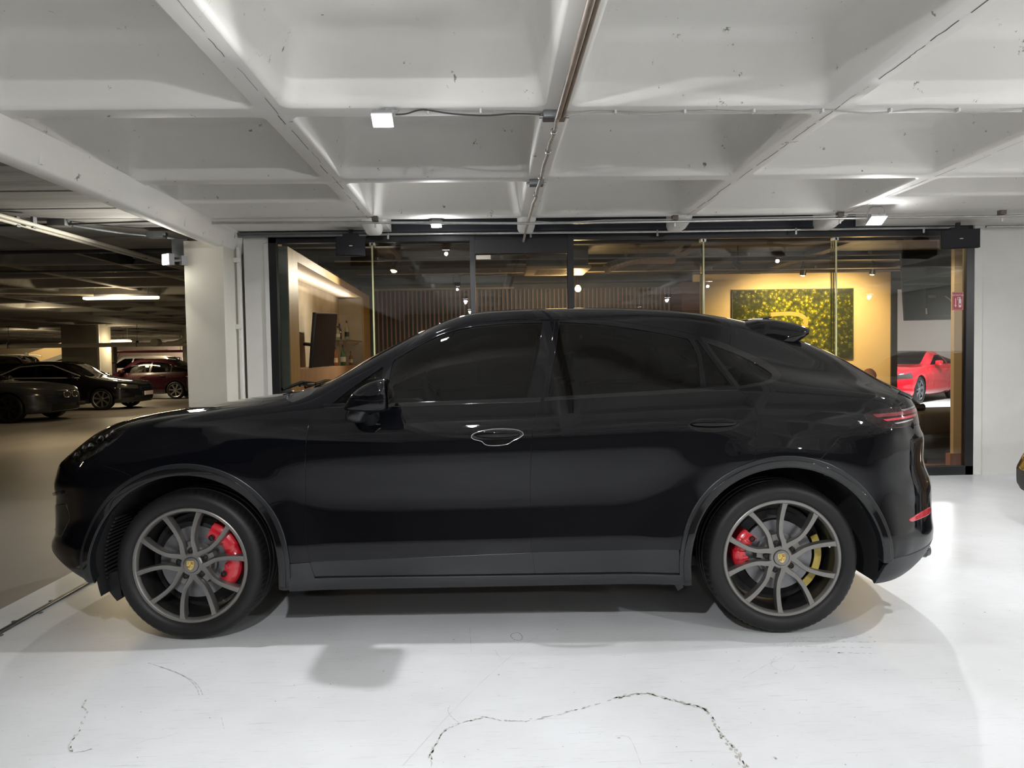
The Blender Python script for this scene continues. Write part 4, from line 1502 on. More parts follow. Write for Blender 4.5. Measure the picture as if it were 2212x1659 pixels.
    MB().box((2.985, -0.50, 1.560), (3.005, 0.50, 1.5665)).build('spoiler_joint', M_DARK, sp)
    # lower ducktail lip on the tailgate
    lip = [(5.30, 1.16), (5.40, 1.12), (5.6, 1.10), (TT1, 1.09), (TT1, 0.99), (5.62, 0.985), (5.50, 1.0)]
    panel(S, 'tail_lip', lip, M_PAINT, root, whole=True, seam=seamR, off=0.012, depth=0.02)

    # ---- door handles
    for (u0_, u1_, zc, cup) in ((1.405, 1.640, 0.990, True), (2.445, 2.680, 1.028, False)):
        um = (u0_ + u1_) / 2
        if cup:
            top = [(1.396, 0.985), (1.405, 1.000), (1.445, 1.014), (1.513, 1.023), (1.602, 1.020), (1.640, 1.008), (1.648, 0.994)]
            bot = [(1.648, 0.994), (1.624, 0.977), (1.597, 0.966), (1.568, 0.950), (1.512, 0.945), (1.467, 0.949), (1.445, 0.966), (1.411, 0.975), (1.396, 0.985)]
            cu_ = El(S, top, 4) + El(S, bot, 4)[1:-1]
        else:
            top = [(2.436, 1.030), (2.473, 1.052), (2.528, 1.058), (2.627, 1.055), (2.670, 1.043), (2.686, 1.027)]
            bot = [(2.686, 1.027), (2.66, 1.012), (2.602, 1.000), (2.536, 0.996), (2.47, 1.006), (2.436, 1.030)]
            cu_ = El(S, top, 4) + El(S, bot, 4)[1:-1]
        panel(S, 'handle_cup', cu_, M_GLOSSB, root, off=0.002, gap=0, depth=0.003, cell=0.012, edge=0.006, bevel=0.002)
        if cup:
            cc = np.array(cu_)
            q = S.ev(cc[:, 0], cc[:, 1]) + S.nrm(cc[:, 0], cc[:, 1]) * 0.005
            for sd in (-1, 1):
                MB().tube([(p_[0], p_[1] * (1 if sd < 0 else -1), p_[2]) for p_ in q], 0.0022, 6, closed=True).build('handle_outline', M_CHROME, root, smooth=60)
        for sd in (-1, 1):
            path, rr = [], []
            vs, fs = [], []
            n = 16
            K = 24
            for k in range(K + 1):
                f = k / K
                u = u0_ + 0.008 + (u1_ - u0_ - 0.016) * f
                q = S.inv([(u, zc)])[0]
                p = S.ev([q[0]], [q[1]])[0]
                nn = S.nrm([q[0]], [q[1]])[0]
                e = math.sin(PI * min(1, max(0, f))) ** 0.35
                lift = 0.012 + 0.020 * math.sin(PI * f) ** 0.5
                hz = 0.0165 * e + 0.001
                hy = 0.0085 * e + 0.001
                for a in range(n):
                    an = 2 * PI * a / n
                    d = np.array(nn) * (lift + hy * math.cos(an)) + np.array([0, 0, 1]) * hz * math.sin(an)
                    w_ = p + d
                    vs.append((w_[0], w_[1] * (1 if sd < 0 else -1), w_[2] + 0.006))
            for k in range(K):
                for a in range(n):
                    b = (a + 1) % n
                    fs.append((k * n + a, k * n + b, (k + 1) * n + b, (k + 1) * n + a))
            fs += [tuple(range(n)), tuple(K * n + a for a in range(n))]
            mesh = MB()
            mesh.add(vs, fs)
            mesh.build('door_handle', M_PAINT, root, smooth=60)

    # ---- mirrors
    cap = [(0.845, 1.198), (0.862, 1.218), (0.890, 1.240), (0.940, 1.265), (0.990, 1.279), (1.014, 1.274), (1.026, 1.243), (1.033, 1.197)]
    hou = [(1.033, 1.194), (1.032, 1.160), (1.020, 1.130), (0.95, 1.124), (0.823, 1.137), (0.827, 1.165), (0.843, 1.195)]
    lobe = [(0.818, 1.139), (0.810, 1.112), (0.818, 1.088), (0.856, 1.073), (0.890, 1.073), (0.909, 1.100), (0.935, 1.132)]
    prof_v = [(-0.985, 0.80, 0.01), (-1.01, 0.95, 0.004), (-1.06, 1.0, 0), (-1.12, 0.985, 0.002), (-1.155, 0.93, 0.008), (-1.18, 0.80, 0.02), (-1.192, 0.55, 0.035), (-1.196, 0.2, 0.05)]
    for sd in (-1, 1):
        for nm, pl, mm, cc in (('mirror_cap', cap, M_PAINT, (0.97, 1.18)), ('mirror_housing', hou, M_PAINT, (0.97, 1.18)), ('mirror_underside', lobe, M_SATIN, (0.87, 1.13))):
            ps = smooth2(pl, 4)
            mb = MB()
            rings = []
            for v, s_, du_ in prof_v:
                if nm == 'mirror_underside':
                    v = -0.93 + (v + 0.985) * 0.95
                rings.append([(cc[0] + (u - cc[0]) * s_ + du_ * 0.3, v * (1 if sd < 0 else -1), cc[1] + (z - cc[1]) * s_) for u, z in ps])
            n = len(ps)
            mb.add([p for r_ in rings for p in r_], [(i * n + k, i * n + (k + 1) % n, (i + 1) * n + (k + 1) % n, (i + 1) * n + k) for i in range(len(rings) - 1) for k in range(n)] + [tuple(range(n)), tuple((len(rings) - 1) * n + k for k in range(n))])
            mo = mb.build(nm, mm, root, smooth=50)
        y = lambda v: v * (1 if sd < 0 else -1)
        mb = MB()
        mb.tube([(0.90, y(-0.91), 1.085), (0.905, y(-0.96), 1.095), (0.92, y(-1.04), 1.135)], [0.055, 0.038, 0.03], 14)
        mb.build('mirror_arm', M_SATIN, root, smooth=60)
        mb = MB()
        gp = [(1.0345, y(-1.0), 1.145), (1.0345, y(-1.165), 1.15), (1.0335, y(-1.175), 1.21), (1.027, y(-1.15), 1.25), (1.022, y(-1.02), 1.262), (1.0335, y(-0.995), 1.21)]
        mb.add(gp, [tuple(range(6))])
        mb.build('mirror_glass', M_CHROME, root)

    # ---- wipers
    for y0, y1, u_ in ((-0.62, -0.10, 0.47), (0.05, 0.58, 0.44)):
        pts = []
        for k in range(9):
            f = k / 8
            yy = y0 + (y1 - y0) * f
            uu = u_ + 0.10 * (1 - abs(yy) / 0.7) * -0.6 + 0.06 * f
            q = S.inv([(uu, -abs(yy))], axes=(0, 1), smin=KH - 0.05)[0]
            p = S.ev([q[0]], [q[1]])[0]
            pts.append((p[0], yy, p[2] + 0.02))
        mb = MB()
        mb.tube(pts, 0.007, 8)
        mb.tube([(pts[0][0] - 0.10, pts[0][1] + 0.02, pts[0][2] - 0.02), (pts[2][0] - 0.03, pts[2][1], pts[2][2] + 0.012), pts[4]], 0.010, 8)
        mb.build('wiper', M_GLOSSB, root, smooth=40)

    # ---- cabin
    mb = MB()
    mb.box((0.62, -0.72, 0.60), (1.02, 0.72, 1.03), 0.06)
    mb.box((0.66, -0.74, 0.98), (0.95, 0.74, 1.09), 0.05)
    mb.build('dashboard', M_LEATHER, root, smooth=50)
    mb = MB()
    c = Vector((1.18, -0.38, 1.07))
    t1, t2 = Vector((0, 1, 0)), Vector((-0.42, 0, 0.90)).normalized()
    mb.tube([c + t1 * 0.18 * math.cos(a) + t2 * 0.18 * math.sin(a) for a in [2 * PI * k / 32 for k in range(32)]], 0.014, 10, closed=True)
    mb.cyl(c, c + Vector((-0.2, 0, -0.09)), 0.045, 14)
    mb.tube([c - t1 * 0.17, c, c + t1 * 0.17], 0.012, 8)
    mb.tube([c, c - t2 * 0.17], 0.012, 8)
    mb.build('steering_wheel', M_GLOSSB, root, smooth=50)
    for y in (-0.38, 0.38):
        mb = MB()
        mb.box((1.25, y - 0.25, 0.55), (1.75, y + 0.25, 0.72), 0.05)
        q = [(1.70, 0.62), (1.82, 0.64), (1.98, 1.18), (1.93, 1.24), (1.85, 1.22)]
        mb.prism(q, y - 0.24, y + 0.24)
        q = [(1.90, 1.22), (1.98, 1.22), (2.02, 1.36), (1.98, 1.40), (1.93, 1.38)]
        mb.prism(q, y - 0.13, y + 0.13)
        mb.build('front_seat', M_LEATHER, root, smooth=40)
    mb = MB()
    mb.box((2.05, -0.62, 0.55), (2.55, 0.62, 0.74), 0.05)
    mb.prism([(2.50, 0.62), (2.64, 0.64), (2.82, 1.12), (2.78, 1.18), (2.70, 1.16)], -0.62, 0.62)
    for y in (-0.38, 0.38):
        mb.prism([(2.74, 1.15), (2.80, 1.15), (2.84, 1.27), (2.80, 1.30), (2.76, 1.28)], y - 0.12, y + 0.12)
    mb.build('rear_bench', M_LEATHER, root, smooth=40)
    for y in (-0.60, 0.60):
        mb = MB()
        mb.tube([(1.70, y * 1.30, 1.12), (1.76, y * 1.22, 1.30), (1.80, y * 1.12, 1.50)], [0.05, 0.045, 0.05], 10)
        mb.build('centre_pillar', M_DARK, root, smooth=50)

    # ---- wheels
    def spoke_mesh(c, sgn):
        rs = [0.046, 0.072, 0.105, 0.130, 0.165, 0.200, 0.235, 0.262, 0.276]
        of = [36, 26.0, 16.5, 14.0, 14.2, 15.6, 17.2, 18.5, 19.2]
        wd = [0.014, 0.0135, 0.012, 0.011, 0.011, 0.0115, 0.012, 0.0135, 0.018]
        ys = [-0.018, -0.019, -0.022, -0.025, -0.028, -0.030, -0.031, -0.031, -0.030]
        cen = [Vector((r_ * math.cos(c + sgn * math.radians(o_)), y_, r_ * math.sin(c + sgn * math.radians(o_)))) for r_, o_, y_ in zip(rs, of, ys)]
        cen = catmull(cen, 3)
        wds = np.interp(np.linspace(0, 8, len(cen)), range(9), wd)
        vs, fs = [], []
        m_ = 7
        for i, p in enumerate(cen):
            a, b = cen[max(i - 1, 0)], cen[min(i + 1, len(cen) - 1)]
            t = (b - a).normalized()
            s_ = Vector((t.z, 0, -t.x))
            w_ = wds[i]
            dep = 0.030 + 0.02 * (i / len(cen))
            for x, y in ((-1.0, dep), (-1.0, 0.004), (-0.86, 0.0), (0, 0.0008), (0.86, 0.0), (1.0, 0.004), (1.0, dep)):
                vs.append(p + s_ * w_ * x + Vector((0, y, 0)))
        for i in range(len(cen) - 1):
            for k in range(m_):
                l = (k + 1) % m_
                fs.append((i * m_ + k, i * m_ + l, (i + 1) * m_ + l, (i + 1) * m_ + k))
        return vs, fs

    def make_wheel(first=None):
        # rim: outer lip, barrel, hub disc; outer face looks along -y
        mb = MB()
        mb.lathe([(0.262, -0.012), (0.268, -0.030), (0.272, -0.034), (0.282, -0.035), (0.2865, -0.032), (0.288, -0.026), (0.286, -0.02)], 96, 'Y')
        mb.m = 1
        mb.lathe([(0.263, -0.014), (0.262, 0.00), (0.254, 0.015), (0.250, 0.10), (0.256, 0.18), (0.268, 0.20)], 72, 'Y')
        mb.m = 0
        mb.lathe([(0.100, 0.035), (0.088, 0.010), (0.058, 0.004), (0.056, -0.012), (0.050, -0.0175), (0.040, -0.018), (0.036, -0.014)], 48, 'Y')
        # lug pockets between the spoke pairs
        for k in range(5):
            c = math.radians(96 + 72 * k)
            d = Vector((math.cos(c), 0, math.sin(c)))
            s_ = Vector((-d.z, 0, d.x))
            vs = []
            for r_, w_, y_ in ((0.060, 0.012, 0.006), (0.088, 0.013, 0.004), (0.112, 0.012, 0.006), (0.122, 0.011, 0.030)):
                vs += [d * r_ + s_ * w_ + Vector((0, y_, 0)), d * r_ - s_ * w_ + Vector((0, y_, 0))]
            mb.add(vs, [(2 * i, 2 * i + 1, 2 * i + 3, 2 * i + 2) for i in range(3)])
        rim = mb.build('wheel', [M_RIM, M_RIMD], None, smooth=35)
        for k in range(5):
            for sgn in (-1, 1):
                vs, fs = spoke_mesh(math.radians(97.5 + 72 * k), sgn)
                MB().add(vs, fs).build('spoke', M_RIM, rim, smooth=50)
        # tyre with shoulder notches and grooves
        n = 216
        prof = [(0.282, -0.024), (0.290, -0.038), (0.300, -0.046), (0.318, -0.052), (0.338, -0.050), (0.352, -0.042), (0.361, -0.030), (0.3665, -0.016), (0.3695, 0.0), (0.3710, 0.020),
                (0.3712, 0.034), (0.364, 0.036), (0.364, 0.044), (0.3718, 0.046), (0.372, 0.085), (0.364, 0.087), (0.364, 0.099), (0.372, 0.101), (0.3718, 0.145), (0.364, 0.147), (0.364, 0.155), (0.3712, 0.157),
                (0.370, 0.185), (0.362, 0.215), (0.345, 0.238), (0.31, 0.245), (0.285, 0.225), (0.26, 0.20)]
        vs, fs = [], []
        for ri, (r_, y_) in enumerate(prof):
            for k in range(n):
                rr = r_
                if 6 <= ri <= 9 and k % 3 == 0:
                    rr -= 0.006 if ri > 6 else 0.0025
                a = 2 * PI * (k + (0.35 * (ri - 6) if 6 <= ri <= 10 else 0)) / n
                vs.append((rr * math.cos(a), y_, rr * math.sin(a)))
        for i in range(len(prof) - 1):
            for k in range(n):
                l = (k + 1) % n
                fs.append((i * n + k, i * n + l, (i + 1) * n + l, (i + 1) * n + k))
        MB().add(vs, fs).build('tyre', M_RUBBER, rim, smooth=40)
        # centre cap with crest
        cp = MB().lathe([(0.037, -0.012), (0.037, -0.0215), (0.0355, -0.0235), (0.033, -0.0240), (0.012, -0.0245), (0.0002, -0.0247)], 40, 'Y').build('hub_cap', M_RIM, rim, smooth=40)
        mb = MB()

        def flat(pts, y0, mi):
            mb.m = mi
            k = len(pts)
            vs = [(x, y0, z) for x, z in pts] + [(x, y0 + 0.0012, z) for x, z in pts]
            mb.add(vs, [tuple(range(k))] + [(i, (i + 1) % k, (i + 1) % k + k, i + k) for i in range(k)])
        sh = [(-0.0165, 0.021), (-0.008, 0.0225), (0, 0.0215), (0.008, 0.0225), (0.0165, 0.021), (0.0180, 0.008), (0.0160, -0.006), (0.0095, -0.017), (0, -0.0235), (-0.0095, -0.017), (-0.0160, -0.006), (-0.0180, 0.008)]
        flat(sh, -0.0262, 0)
        for j in range(3):
            flat([(0.002 + 0.0052 * j, 0.0175), (0.0048 + 0.0052 * j, 0.0175), (0.0048 + 0.0052 * j, 0.003), (0.002 + 0.0052 * j, 0.003)], -0.0268, 1 + j % 2)
            flat([(-0.0145 + 0.0048 * j, -0.002), (-0.0118 + 0.0048 * j, -0.002), (-0.0118 + 0.0048 * j, -0.012 - 0.002 * j), (-0.0145 + 0.0048 * j, -0.009 - 0.002 * j)], -0.0268, 1 + j % 2)
            flat([(-0.0150, 0.0155 - 0.0045 * j), (-0.004, 0.0165 - 0.0045 * j), (-0.004, 0.0153 - 0.0045 * j), (-0.0145, 0.0141 - 0.0045 * j)], -0.0268, 2)
            flat([(0.0030, -0.0035 - 0.0040 * j), (0.0140 - 0.002 * j, -0.0025 - 0.0040 * j), (0.0136 - 0.002 * j, -0.0038 - 0.0040 * j), (0.0030, -0.0047 - 0.0040 * j)], -0.0268, 2)
        flat([(-0.0052, 0.0055), (0.0052, 0.0055), (0.0050, -0.001), (0, -0.0065), (-0.0050, -0.001)], -0.0274, 0)
        flat([(-0.0030, -0.002), (-0.001, 0.0010), (-0.0018, 0.0042), (0.0008, 0.0044), (0.0024, 0.0012), (0.0030, -0.001), (0.0008, 0.0), (0.0002, -0.0040), (-0.0010, -0.0038)], -0.0279, 2)
        flat([(-0.0140, 0.0180), (0.0140, 0.0180), (0.0140, 0.0200), (-0.0140, 0.0200)], -0.0266, 3)
        mb.build('crest', [M_GOLD, M_CRED, M_CBLK, mat('crest_gold_dark', (0.35, 0.25, 0.08), 0.4)], rim)
        for k in range(5):
            a = math.radians(96 + 72 * k)
            p = (0.068 * math.cos(a), 0.068 * math.sin(a))
            mb = MB()
            mb.lathe([(0.014, 0.004), (0.014, -0.006), (0.0105, -0.008), (0.0105, -0.014), (0.008, -0.016), (0.008, -0.010), (0.0002, -0.010)], 14, 'Y', (p[0], 0, p[1]))
            mb.build('wheel_bolt', M_DARK, rim, smooth=40)
        return rim

    def brake(rim, ang, rear):
        mb = MB()
        r0 = 0.180 if not rear else 0.172
        mb.lathe([(r0, 0.060), (r0, 0.046), (0.112, 0.046), (0.108, 0.032), (0.060, 0.030)], 72, 'Y')
        mb.build('brake_disc', M_DISC, rim, smooth=40)
        mb = MB()
        mb.lathe([(0.175, 0.075), (0.20, 0.085), (0.215, 0.09)], 48, 'Y')
        mb.lathe([(0.05, 0.10), (0.24, 0.10)], 48, 'Y')
        mb.build('dust_shield', M_DARK, rim, smooth=40)
        if rear:
            mb = MB()
            aa = [math.radians(-62 + 80 * k / 14) for k in range(15)]
            vs = [(r_ * math.cos(a), y_, r_ * math.sin(a)) for a in aa for r_, y_ in ((0.188, 0.052), (0.222, 0.052), (0.222, 0.058), (0.188, 0.058))]
            mb.add(vs, [(4 * i + k, 4 * i + (k + 1) % 4, 4 * i + 4 + (k + 1) % 4, 4 * i + 4 + k) for i in range(14) for k in range(4)])
            mb.build('yellow_ring', mat('yellow_guard', (0.55, 0.42, 0.10), 0.5), rim)
        # caliper: curved body with stepped lobes
        mb = MB()
        half = 45 if not rear else 28
        a0, n = ang, 40
        rin, rout = (0.140, 0.242) if not rear else (0.135, 0.228)
        rows = []
        for i in range(n + 1):
            f = i / n
            a = math.radians(a0 - half + 2 * half * f)
            e = abs(2 * f - 1)
            ro = rout - 0.016 * e ** 3 - (0.006 if 0.44 < f < 0.56 else 0)
            ri = rin + 0.018 * (1 - e ** 2) + (0.010 if 0.30 < f < 0.70 else 0)
            yo = 0.010 - 0.004 * (1 - e ** 2)
            if 0.24 < f < 0.76:
                yo -= 0.004
            if 0.47 < f < 0.53:
                yo += 0.005
            sec = [(ri, 0.04), (ri + 0.002, yo + 0.008), (ri + 0.014, yo), ((ri + ro) / 2, yo - 0.005), (ro - 0.016, yo), (ro - 0.002, yo + 0.014), (ro, 0.06), (ro, 0.09)]
            rows.append([(r_ * math.cos(a), y_, r_ * math.sin(a)) for r_, y_ in sec])
        k = 8
        mb.add([p for r_ in rows for p in r_], [(i * k + j, i * k + j + 1, (i + 1) * k + j + 1, (i + 1) * k + j) for i in range(n) for j in range(k - 1)] + [tuple(range(k)), tuple(n * k + j for j in range(k))])
        cal = mb.build('brake_caliper', M_CALIPER, rim, smooth=38)
        mb = MB()
        for da in (-half * 0.80, half * 0.80):
            a = math.radians(a0 + da)
            mb.lathe([(0.0145, 0.012), (0.0145, 0.000), (0.0125, -0.002)], 16, 'Y', (0.162 * math.cos(a), 0, 0.162 * math.sin(a)))
            mb.lathe([(0.0085, 0.003), (0.0085, -0.002), (0.0002, -0.002)], 12, 'Y', (0.162 * math.cos(a), 0, 0.162 * math.sin(a)))
        mb.build('caliper_bolt', M_DARK, rim, smooth=40)
        for da in (-half * 0.42, half * 0.42):
            a = math.radians(a0 + da)
            d = Vector((math.cos(a), 0, math.sin(a)))
            s_ = Vector((-d.z, 0, d.x))
            c = d * 0.190 + Vector((0, 0.001, 0))
            mb = MB()
            mb.add([c + d * x + s_ * y + Vector((0, z, 0)) for z in (0, 0.02) for x, y in ((-.016, -.012), (.016, -.012), (.016, .012), (-.016, .012))], [(0, 1, 2, 3), (4, 5, 6, 7), (0, 1, 5, 4), (1, 2, 6, 5), (2, 3, 7, 6), (3, 0, 4, 7)])
            mb.build('caliper_pocket', mat('caliper_shadow_red', (0.20, 0.005, 0.01), 0.4), rim)
        mb = MB()
        a = math.radians(5 if rear else -48)
        mb.cyl((0.247 * math.cos(a), -0.002, 0.247 * math.sin(a)), (0.238 * math.cos(a), -0.022, 0.238 * math.sin(a)), 0.004, 10)
        mb.cyl((0.238 * math.cos(a), -0.022, 0.238 * math.sin(a)), (0.236 * math.cos(a), -0.026, 0.236 * math.sin(a)), 0.005, 10)
        mb.build('valve', M_STEEL, rim, smooth=40)

    w0 = make_wheel()
    w0.parent = root
    wheels = [w0]
    for k in range(3):
        c = copy_tree(w0)
        c.parent = root
        wheels.append(c)
    spots = [(0, -1, 0.0, 17), (1, -1, -8.0, 169), (0, 1, 20, 17), (1, 1, 40, 169)]
    for o, (w, sd, rot, ca) in zip(wheels, spots):
        cu, cz = WH[w]
        o.location = (cu, sd * 0.925, 0.372)
        # spin: rotate the mesh children about the axle, brakes stay put
        o.rotation_euler = (0, math.radians(rot), 0) if sd < 0 else (0, math.radians(rot), PI)
        brake(o, (ca + rot) if sd < 0 else (180 - ca + rot), w == 1)
    return root


build_suv()
# ================================================================== FIXTURES AND FURNISHINGS
M_LED = emit_mat('led_panel', (0.95, 0.98, 1.0), 40)
M_TUBEL = emit_mat('warm_tube', (1.0, 0.83, 0.52), 9)
M_BULB = emit_mat('warm_bulb', (1.0, 0.60, 0.18), 60)
M_WHITEP = mat('white_plastic', (0.75, 0.75, 0.74), 0.4)
M_GREYP = mat('grey_plastic', (0.35, 0.35, 0.37), 0.45)


def floodlight(x, y, z, tilt, label, cable=None, s=1.0, back=0.0):
    t = empty('floodlight', (x, y, z))
    tag(t, label, 'floodlight', None)
    R_ = Matrix.Rotation(tilt, 4, 'X')
    mb = MB()
    mb.T = R_
    mb.box((-0.065 * s, -0.052 * s, 0.0), (0.065 * s, 0.052 * s, 0.030), 0.006)
    for k in range(5):
        mb.box((-0.05 * s + k * 0.023 * s, -0.035 * s, 0.03), (-0.044 * s + k * 0.023 * s, 0.035 * s, 0.048))
    mb.build('housing', M_GREYP, t, smooth=40)
    mb = MB()
    mb.T = R_
    mb.box((-0.072 * s, -0.060 * s, -0.006), (0.072 * s, 0.060 * s, 0.004), 0.004)
    mb.build('bezel', M_WHITEP, t, smooth=40)
    mb = MB()
    mb.T = R_
    mb.box((-0.060 * s, -0.048 * s, -0.010), (0.060 * s, 0.048 * s, -0.0055))
    mb.build('led_panel', M_LED, t)
    mb = MB()
    top = 2.70 - z
    b_ = back
    mb.tube([(-0.075 * s, 0, 0.015), (-0.085 * s, 0.1 * b_, 0.04), (-0.06 * s, 0.9 * b_, top - 0.02), (-0.03 * s, b_, top - 0.003), (0.04 * s, b_, top - 0.003), (0.07 * s, 0.9 * b_, top - 0.02), (0.078 * s, 0.1 * b_, 0.04), (0.072 * s, 0, 0.015)], 0.0055, 8)
    mb.build('bracket', M_GREYP, t, smooth=50)
    return t


floodlight(-0.508, 3.665, 2.55, -0.55, 'white LED floodlight hanging from the near cross rib with a drooping cable', s=0.72, back=0.27)
floodlight(-0.487, 7.04, 2.645, -0.5, 'small bright LED floodlight at the far rib, above the black SUV windscreen', s=0.7)
floodlight(3.58, 6.66, 2.57, -0.5, 'LED floodlight near the right-hand speaker, above the rear of the SUV', s=1.05)

# flood on the column, facing the garage
t = empty('floodlight', (-3.09, 7.20, 2.36), math.radians(-35))
tag(t, 'glaring LED floodlight fixed to the left side of the cream column', 'floodlight')
MB().box((-0.055, -0.03, -0.05), (0.055, 0.03, 0.06), 0.006).build('housing', M_GREYP, t, smooth=40)
MB().box((-0.048, -0.036, -0.045), (0.048, -0.031, 0.052)).build('led_panel', M_LED, t)
MB().tube([(0, 0.02, 0), (0.03, 0.08, 0.0), (0.05, 0.12, 0.01)], 0.012, 8).box((0.02, 0.10, -0.04), (0.06, 0.19, 0.05)).build('wall_arm', M_GREYP, t, smooth=40)
t = tag(MB().box((-3.15, 7.42, 2.42), (-2.99, 7.62, 2.60), 0.004).build('meter_box', M_STEELD, smooth=40), 'grey metal electrical box on the column above its floodlight', 'electrical box')

# floodlights outside the picture, seen mirrored in the glass front
OUT = ['floodlight mirrored in the glass left of the cream wall', 'floodlight mirrored beside the door post, lower left reflection', 'floodlight mirrored low in the glass near the wood panelling',
       'floodlight mirrored right of the treetop picture', 'floodlight over the far right bay beside the camera', 'floodlight behind the camera on the left', 'floodlight behind the camera on the right']
for x, y, z, p, aim, seen in FLOODS:
    if seen is None:
        floodlight(x, y, z + 0.035, -0.25, OUT.pop(0), s=0.9)

# ---- conduit on the centre rib with boxes and clamps
mb = MB()
pts = [(0.380, 1.5, 2.640), (0.382, 2.0, 2.640), (0.384, 3.9, 2.636)]
mb.tube(pts, 0.0155, 12)
t = tag(MB().tube([(0.411, 1.5, 2.642), (0.411, 3.9, 2.640)], 0.010, 10).build('conduit', M_RUST, smooth=60), 'thin brown conduit strapped beside the thicker pipe on the centre rib', 'conduit')
cp = tag(mb.build('conduit', M_RUST, smooth=60), 'straight brown pipe running along the centre rib towards the camera', 'conduit')
mb = MB()
rnd = random.Random(11)
pts = [(0.384 + rnd.gauss(0, 0.003), 3.9 + 3.85 * k / 16, 2.636 - (0.05 * max(0, (k - 13) / 3)) + rnd.gauss(0, 0.002)) for k in range(17)]
mb.tube(catmull(pts, 4), 0.0125, 10)
t = tag(mb.build('conduit', mat('peeling_conduit', (0.40, 0.36, 0.29), 0.6, var=0.35, scale=25), smooth=60), 'weathered bent conduit continuing along the centre rib down to the shopfront', 'conduit')
for y in (4.15, 4.55, 5.2, 5.75):
    MB().lathe([(0.016, -0.012), (0.019, -0.010), (0.019, 0.010), (0.016, 0.012)], 14, 'Y', (0.384, y, 2.636)).build('coupling', M_STEEL, t, smooth=40)
for (y, w, lb) in ((4.02, 0.062, 'grey junction box at the crossing of the centre rib and the near cross rib'), (5.56, 0.055, 'small grey junction box further along the centre rib')):
    t = empty('junction_box', (0.375, y, 2.68))
    tag(t, lb, 'junction box')
    MB().box((-w, -0.045, -0.018), (w, 0.045, 0.02), 0.004).build('box_body', M_STEELD, t, smooth=40)
    MB().box((-w + 0.004, -0.041, -0.021), (w - 0.004, 0.041, -0.018)).build('lid', M_STEELD, t)
    for sx in (-1, 1):
        MB().cyl((sx * w, 0, -0.005), (sx * (w + 0.02), 0, -0.005), 0.009, 10).build('gland', M_STEEL, t)

# cable along the near cross rib, with clips
def cable(pts, r, m, label, name='cable', n=5):
    return tag(MB().tube(catmull(pts, n), r, 7).build(name, m, smooth=60), label, 'cable')


pts = [(-0.475, 3.92, 2.66), (-0.42, 3.935, 2.668), (-0.33, 3.945, 2.692), (-0.18, 3.96, 2.675), (0.0, 3.97, 2.668), (0.15, 3.98, 2.680), (0.30, 4.0, 2.682)]
c1 = cable(pts, 0.0045, M_CABLED, 'dark drooping cable from the near floodlight to the junction box')
pts = [(0.45, 4.0, 2.675)] + [(0.62 + 0.30 * k, 4.0 + (0.012 if k % 2 else -0.004), 2.694 - (0.012 if k % 2 else 0.0)) for k in range(14)]
c2 = cable(pts, 0.0045, M_CABLE, 'grey cable clipped along the near cross rib right of the junction box')
for k in range(9):
    MB().box((0.70 + 0.38 * k, 3.985, 2.680), (0.712 + 0.38 * k, 4.02, 2.70), 0.002).build('clip', M_WHITEP, c2)
for k in range(2):
    MB().box((-0.31 + 0.28 * k, 3.95, 2.675), (-0.30 + 0.28 * k, 3.975, 2.70), 0.002).build('clip', M_WHITEP, c1)

# ---- long pipes in front of the fascia
t = empty('ceiling_pipe', (0, 6.93, 2.652))
tag(t, 'long thin steel pipe strapped under the ribs across the whole shopfront, upper of two', 'pipe')
mb = MB()
mb.tube([(-2.56, 0, 0.010), (-1.3, 0, 0.0), (0.4, 0, -0.026), (2.0, 0, -0.022), (3.6, 0, -0.010), (6.6, 0, -0.002)], 0.012, 10)
mb.build('tube', M_STEEL, t, smooth=60)
mb = MB()
mb.tube([(0.45, -0.01, -0.01), (0.7, -0.015, -0.028), (1.1, -0.012, -0.006), (1.6, -0.015, -0.006), (2.2, -0.012, -0.004), (3.6, -0.012, 0.012)], 0.005, 8)
mb.build('side_cable', M_CABLE, t, smooth=60)
for x, z in ((-1.05, 0), (1.78, -0.022), (3.37, -0.010), (4.95, -0.005)):
    c = MB()
    c.box((x - 0.028, -0.03, z + 0.012), (x + 0.028, 0.03, z + 0.055), 0.003)
    c.build('clamp_block', mat('rusty_clamp', (0.16, 0.13, 0.11), 0.6, metal=0.3), t, smooth=40)
    MB().tube([(x - 0.014, 0, z + 0.02), (x - 0.017, 0, z), (x, 0, z - 0.018), (x + 0.017, 0, z), (x + 0.014, 0, z + 0.02)], 0.004, 8).build('clamp_strap', M_STEEL, t)
    MB().box((x - 0.008, -0.006, z - 0.05), (x + 0.008, 0.006, z - 0.018)).build('clamp_tail', M_STEEL, t)
t = empty('ceiling_pipe', (0, 7.66, 2.655))
tag(t, 'lower long steel pipe running along the top edge of the glass front', 'pipe')
mb = MB()
mb.tube([(-1.25, 0, 0.008), (2.0, 0, 0.002), (4.6, 0, 0.010), (5.0, 0, 0.010)], 0.013, 10)
mb.tube([(5.3, 0, 0.014), (8.0, 0, 0.02)], 0.013, 10)
mb.build('tube', M_STEEL, t, smooth=60)
for x in (-1.03, 0.45, 1.78, 3.25, 4.62):
    MB().box((x - 0.010, -0.016, -0.045), (x + 0.010, -0.008, 0.02), 0.002).build('clamp_tail', M_STEEL, t)
    MB().tube([(x, -0.016, 0.02), (x, -0.02, 0), (x, 0, -0.016)], 0.004, 6).build('clamp_strap', M_STEEL, t)
t = tag(MB().box((-2.56, 7.60, 2.665), (-1.25, 7.72, 2.685), 0.003).box((-2.56, 7.615, 2.64), (-1.25, 7.645, 2.668), 0.003).build('door_track', M_STEELD, smooth=40), 'dark grey sliding track above the left end of the glass front', 'track')

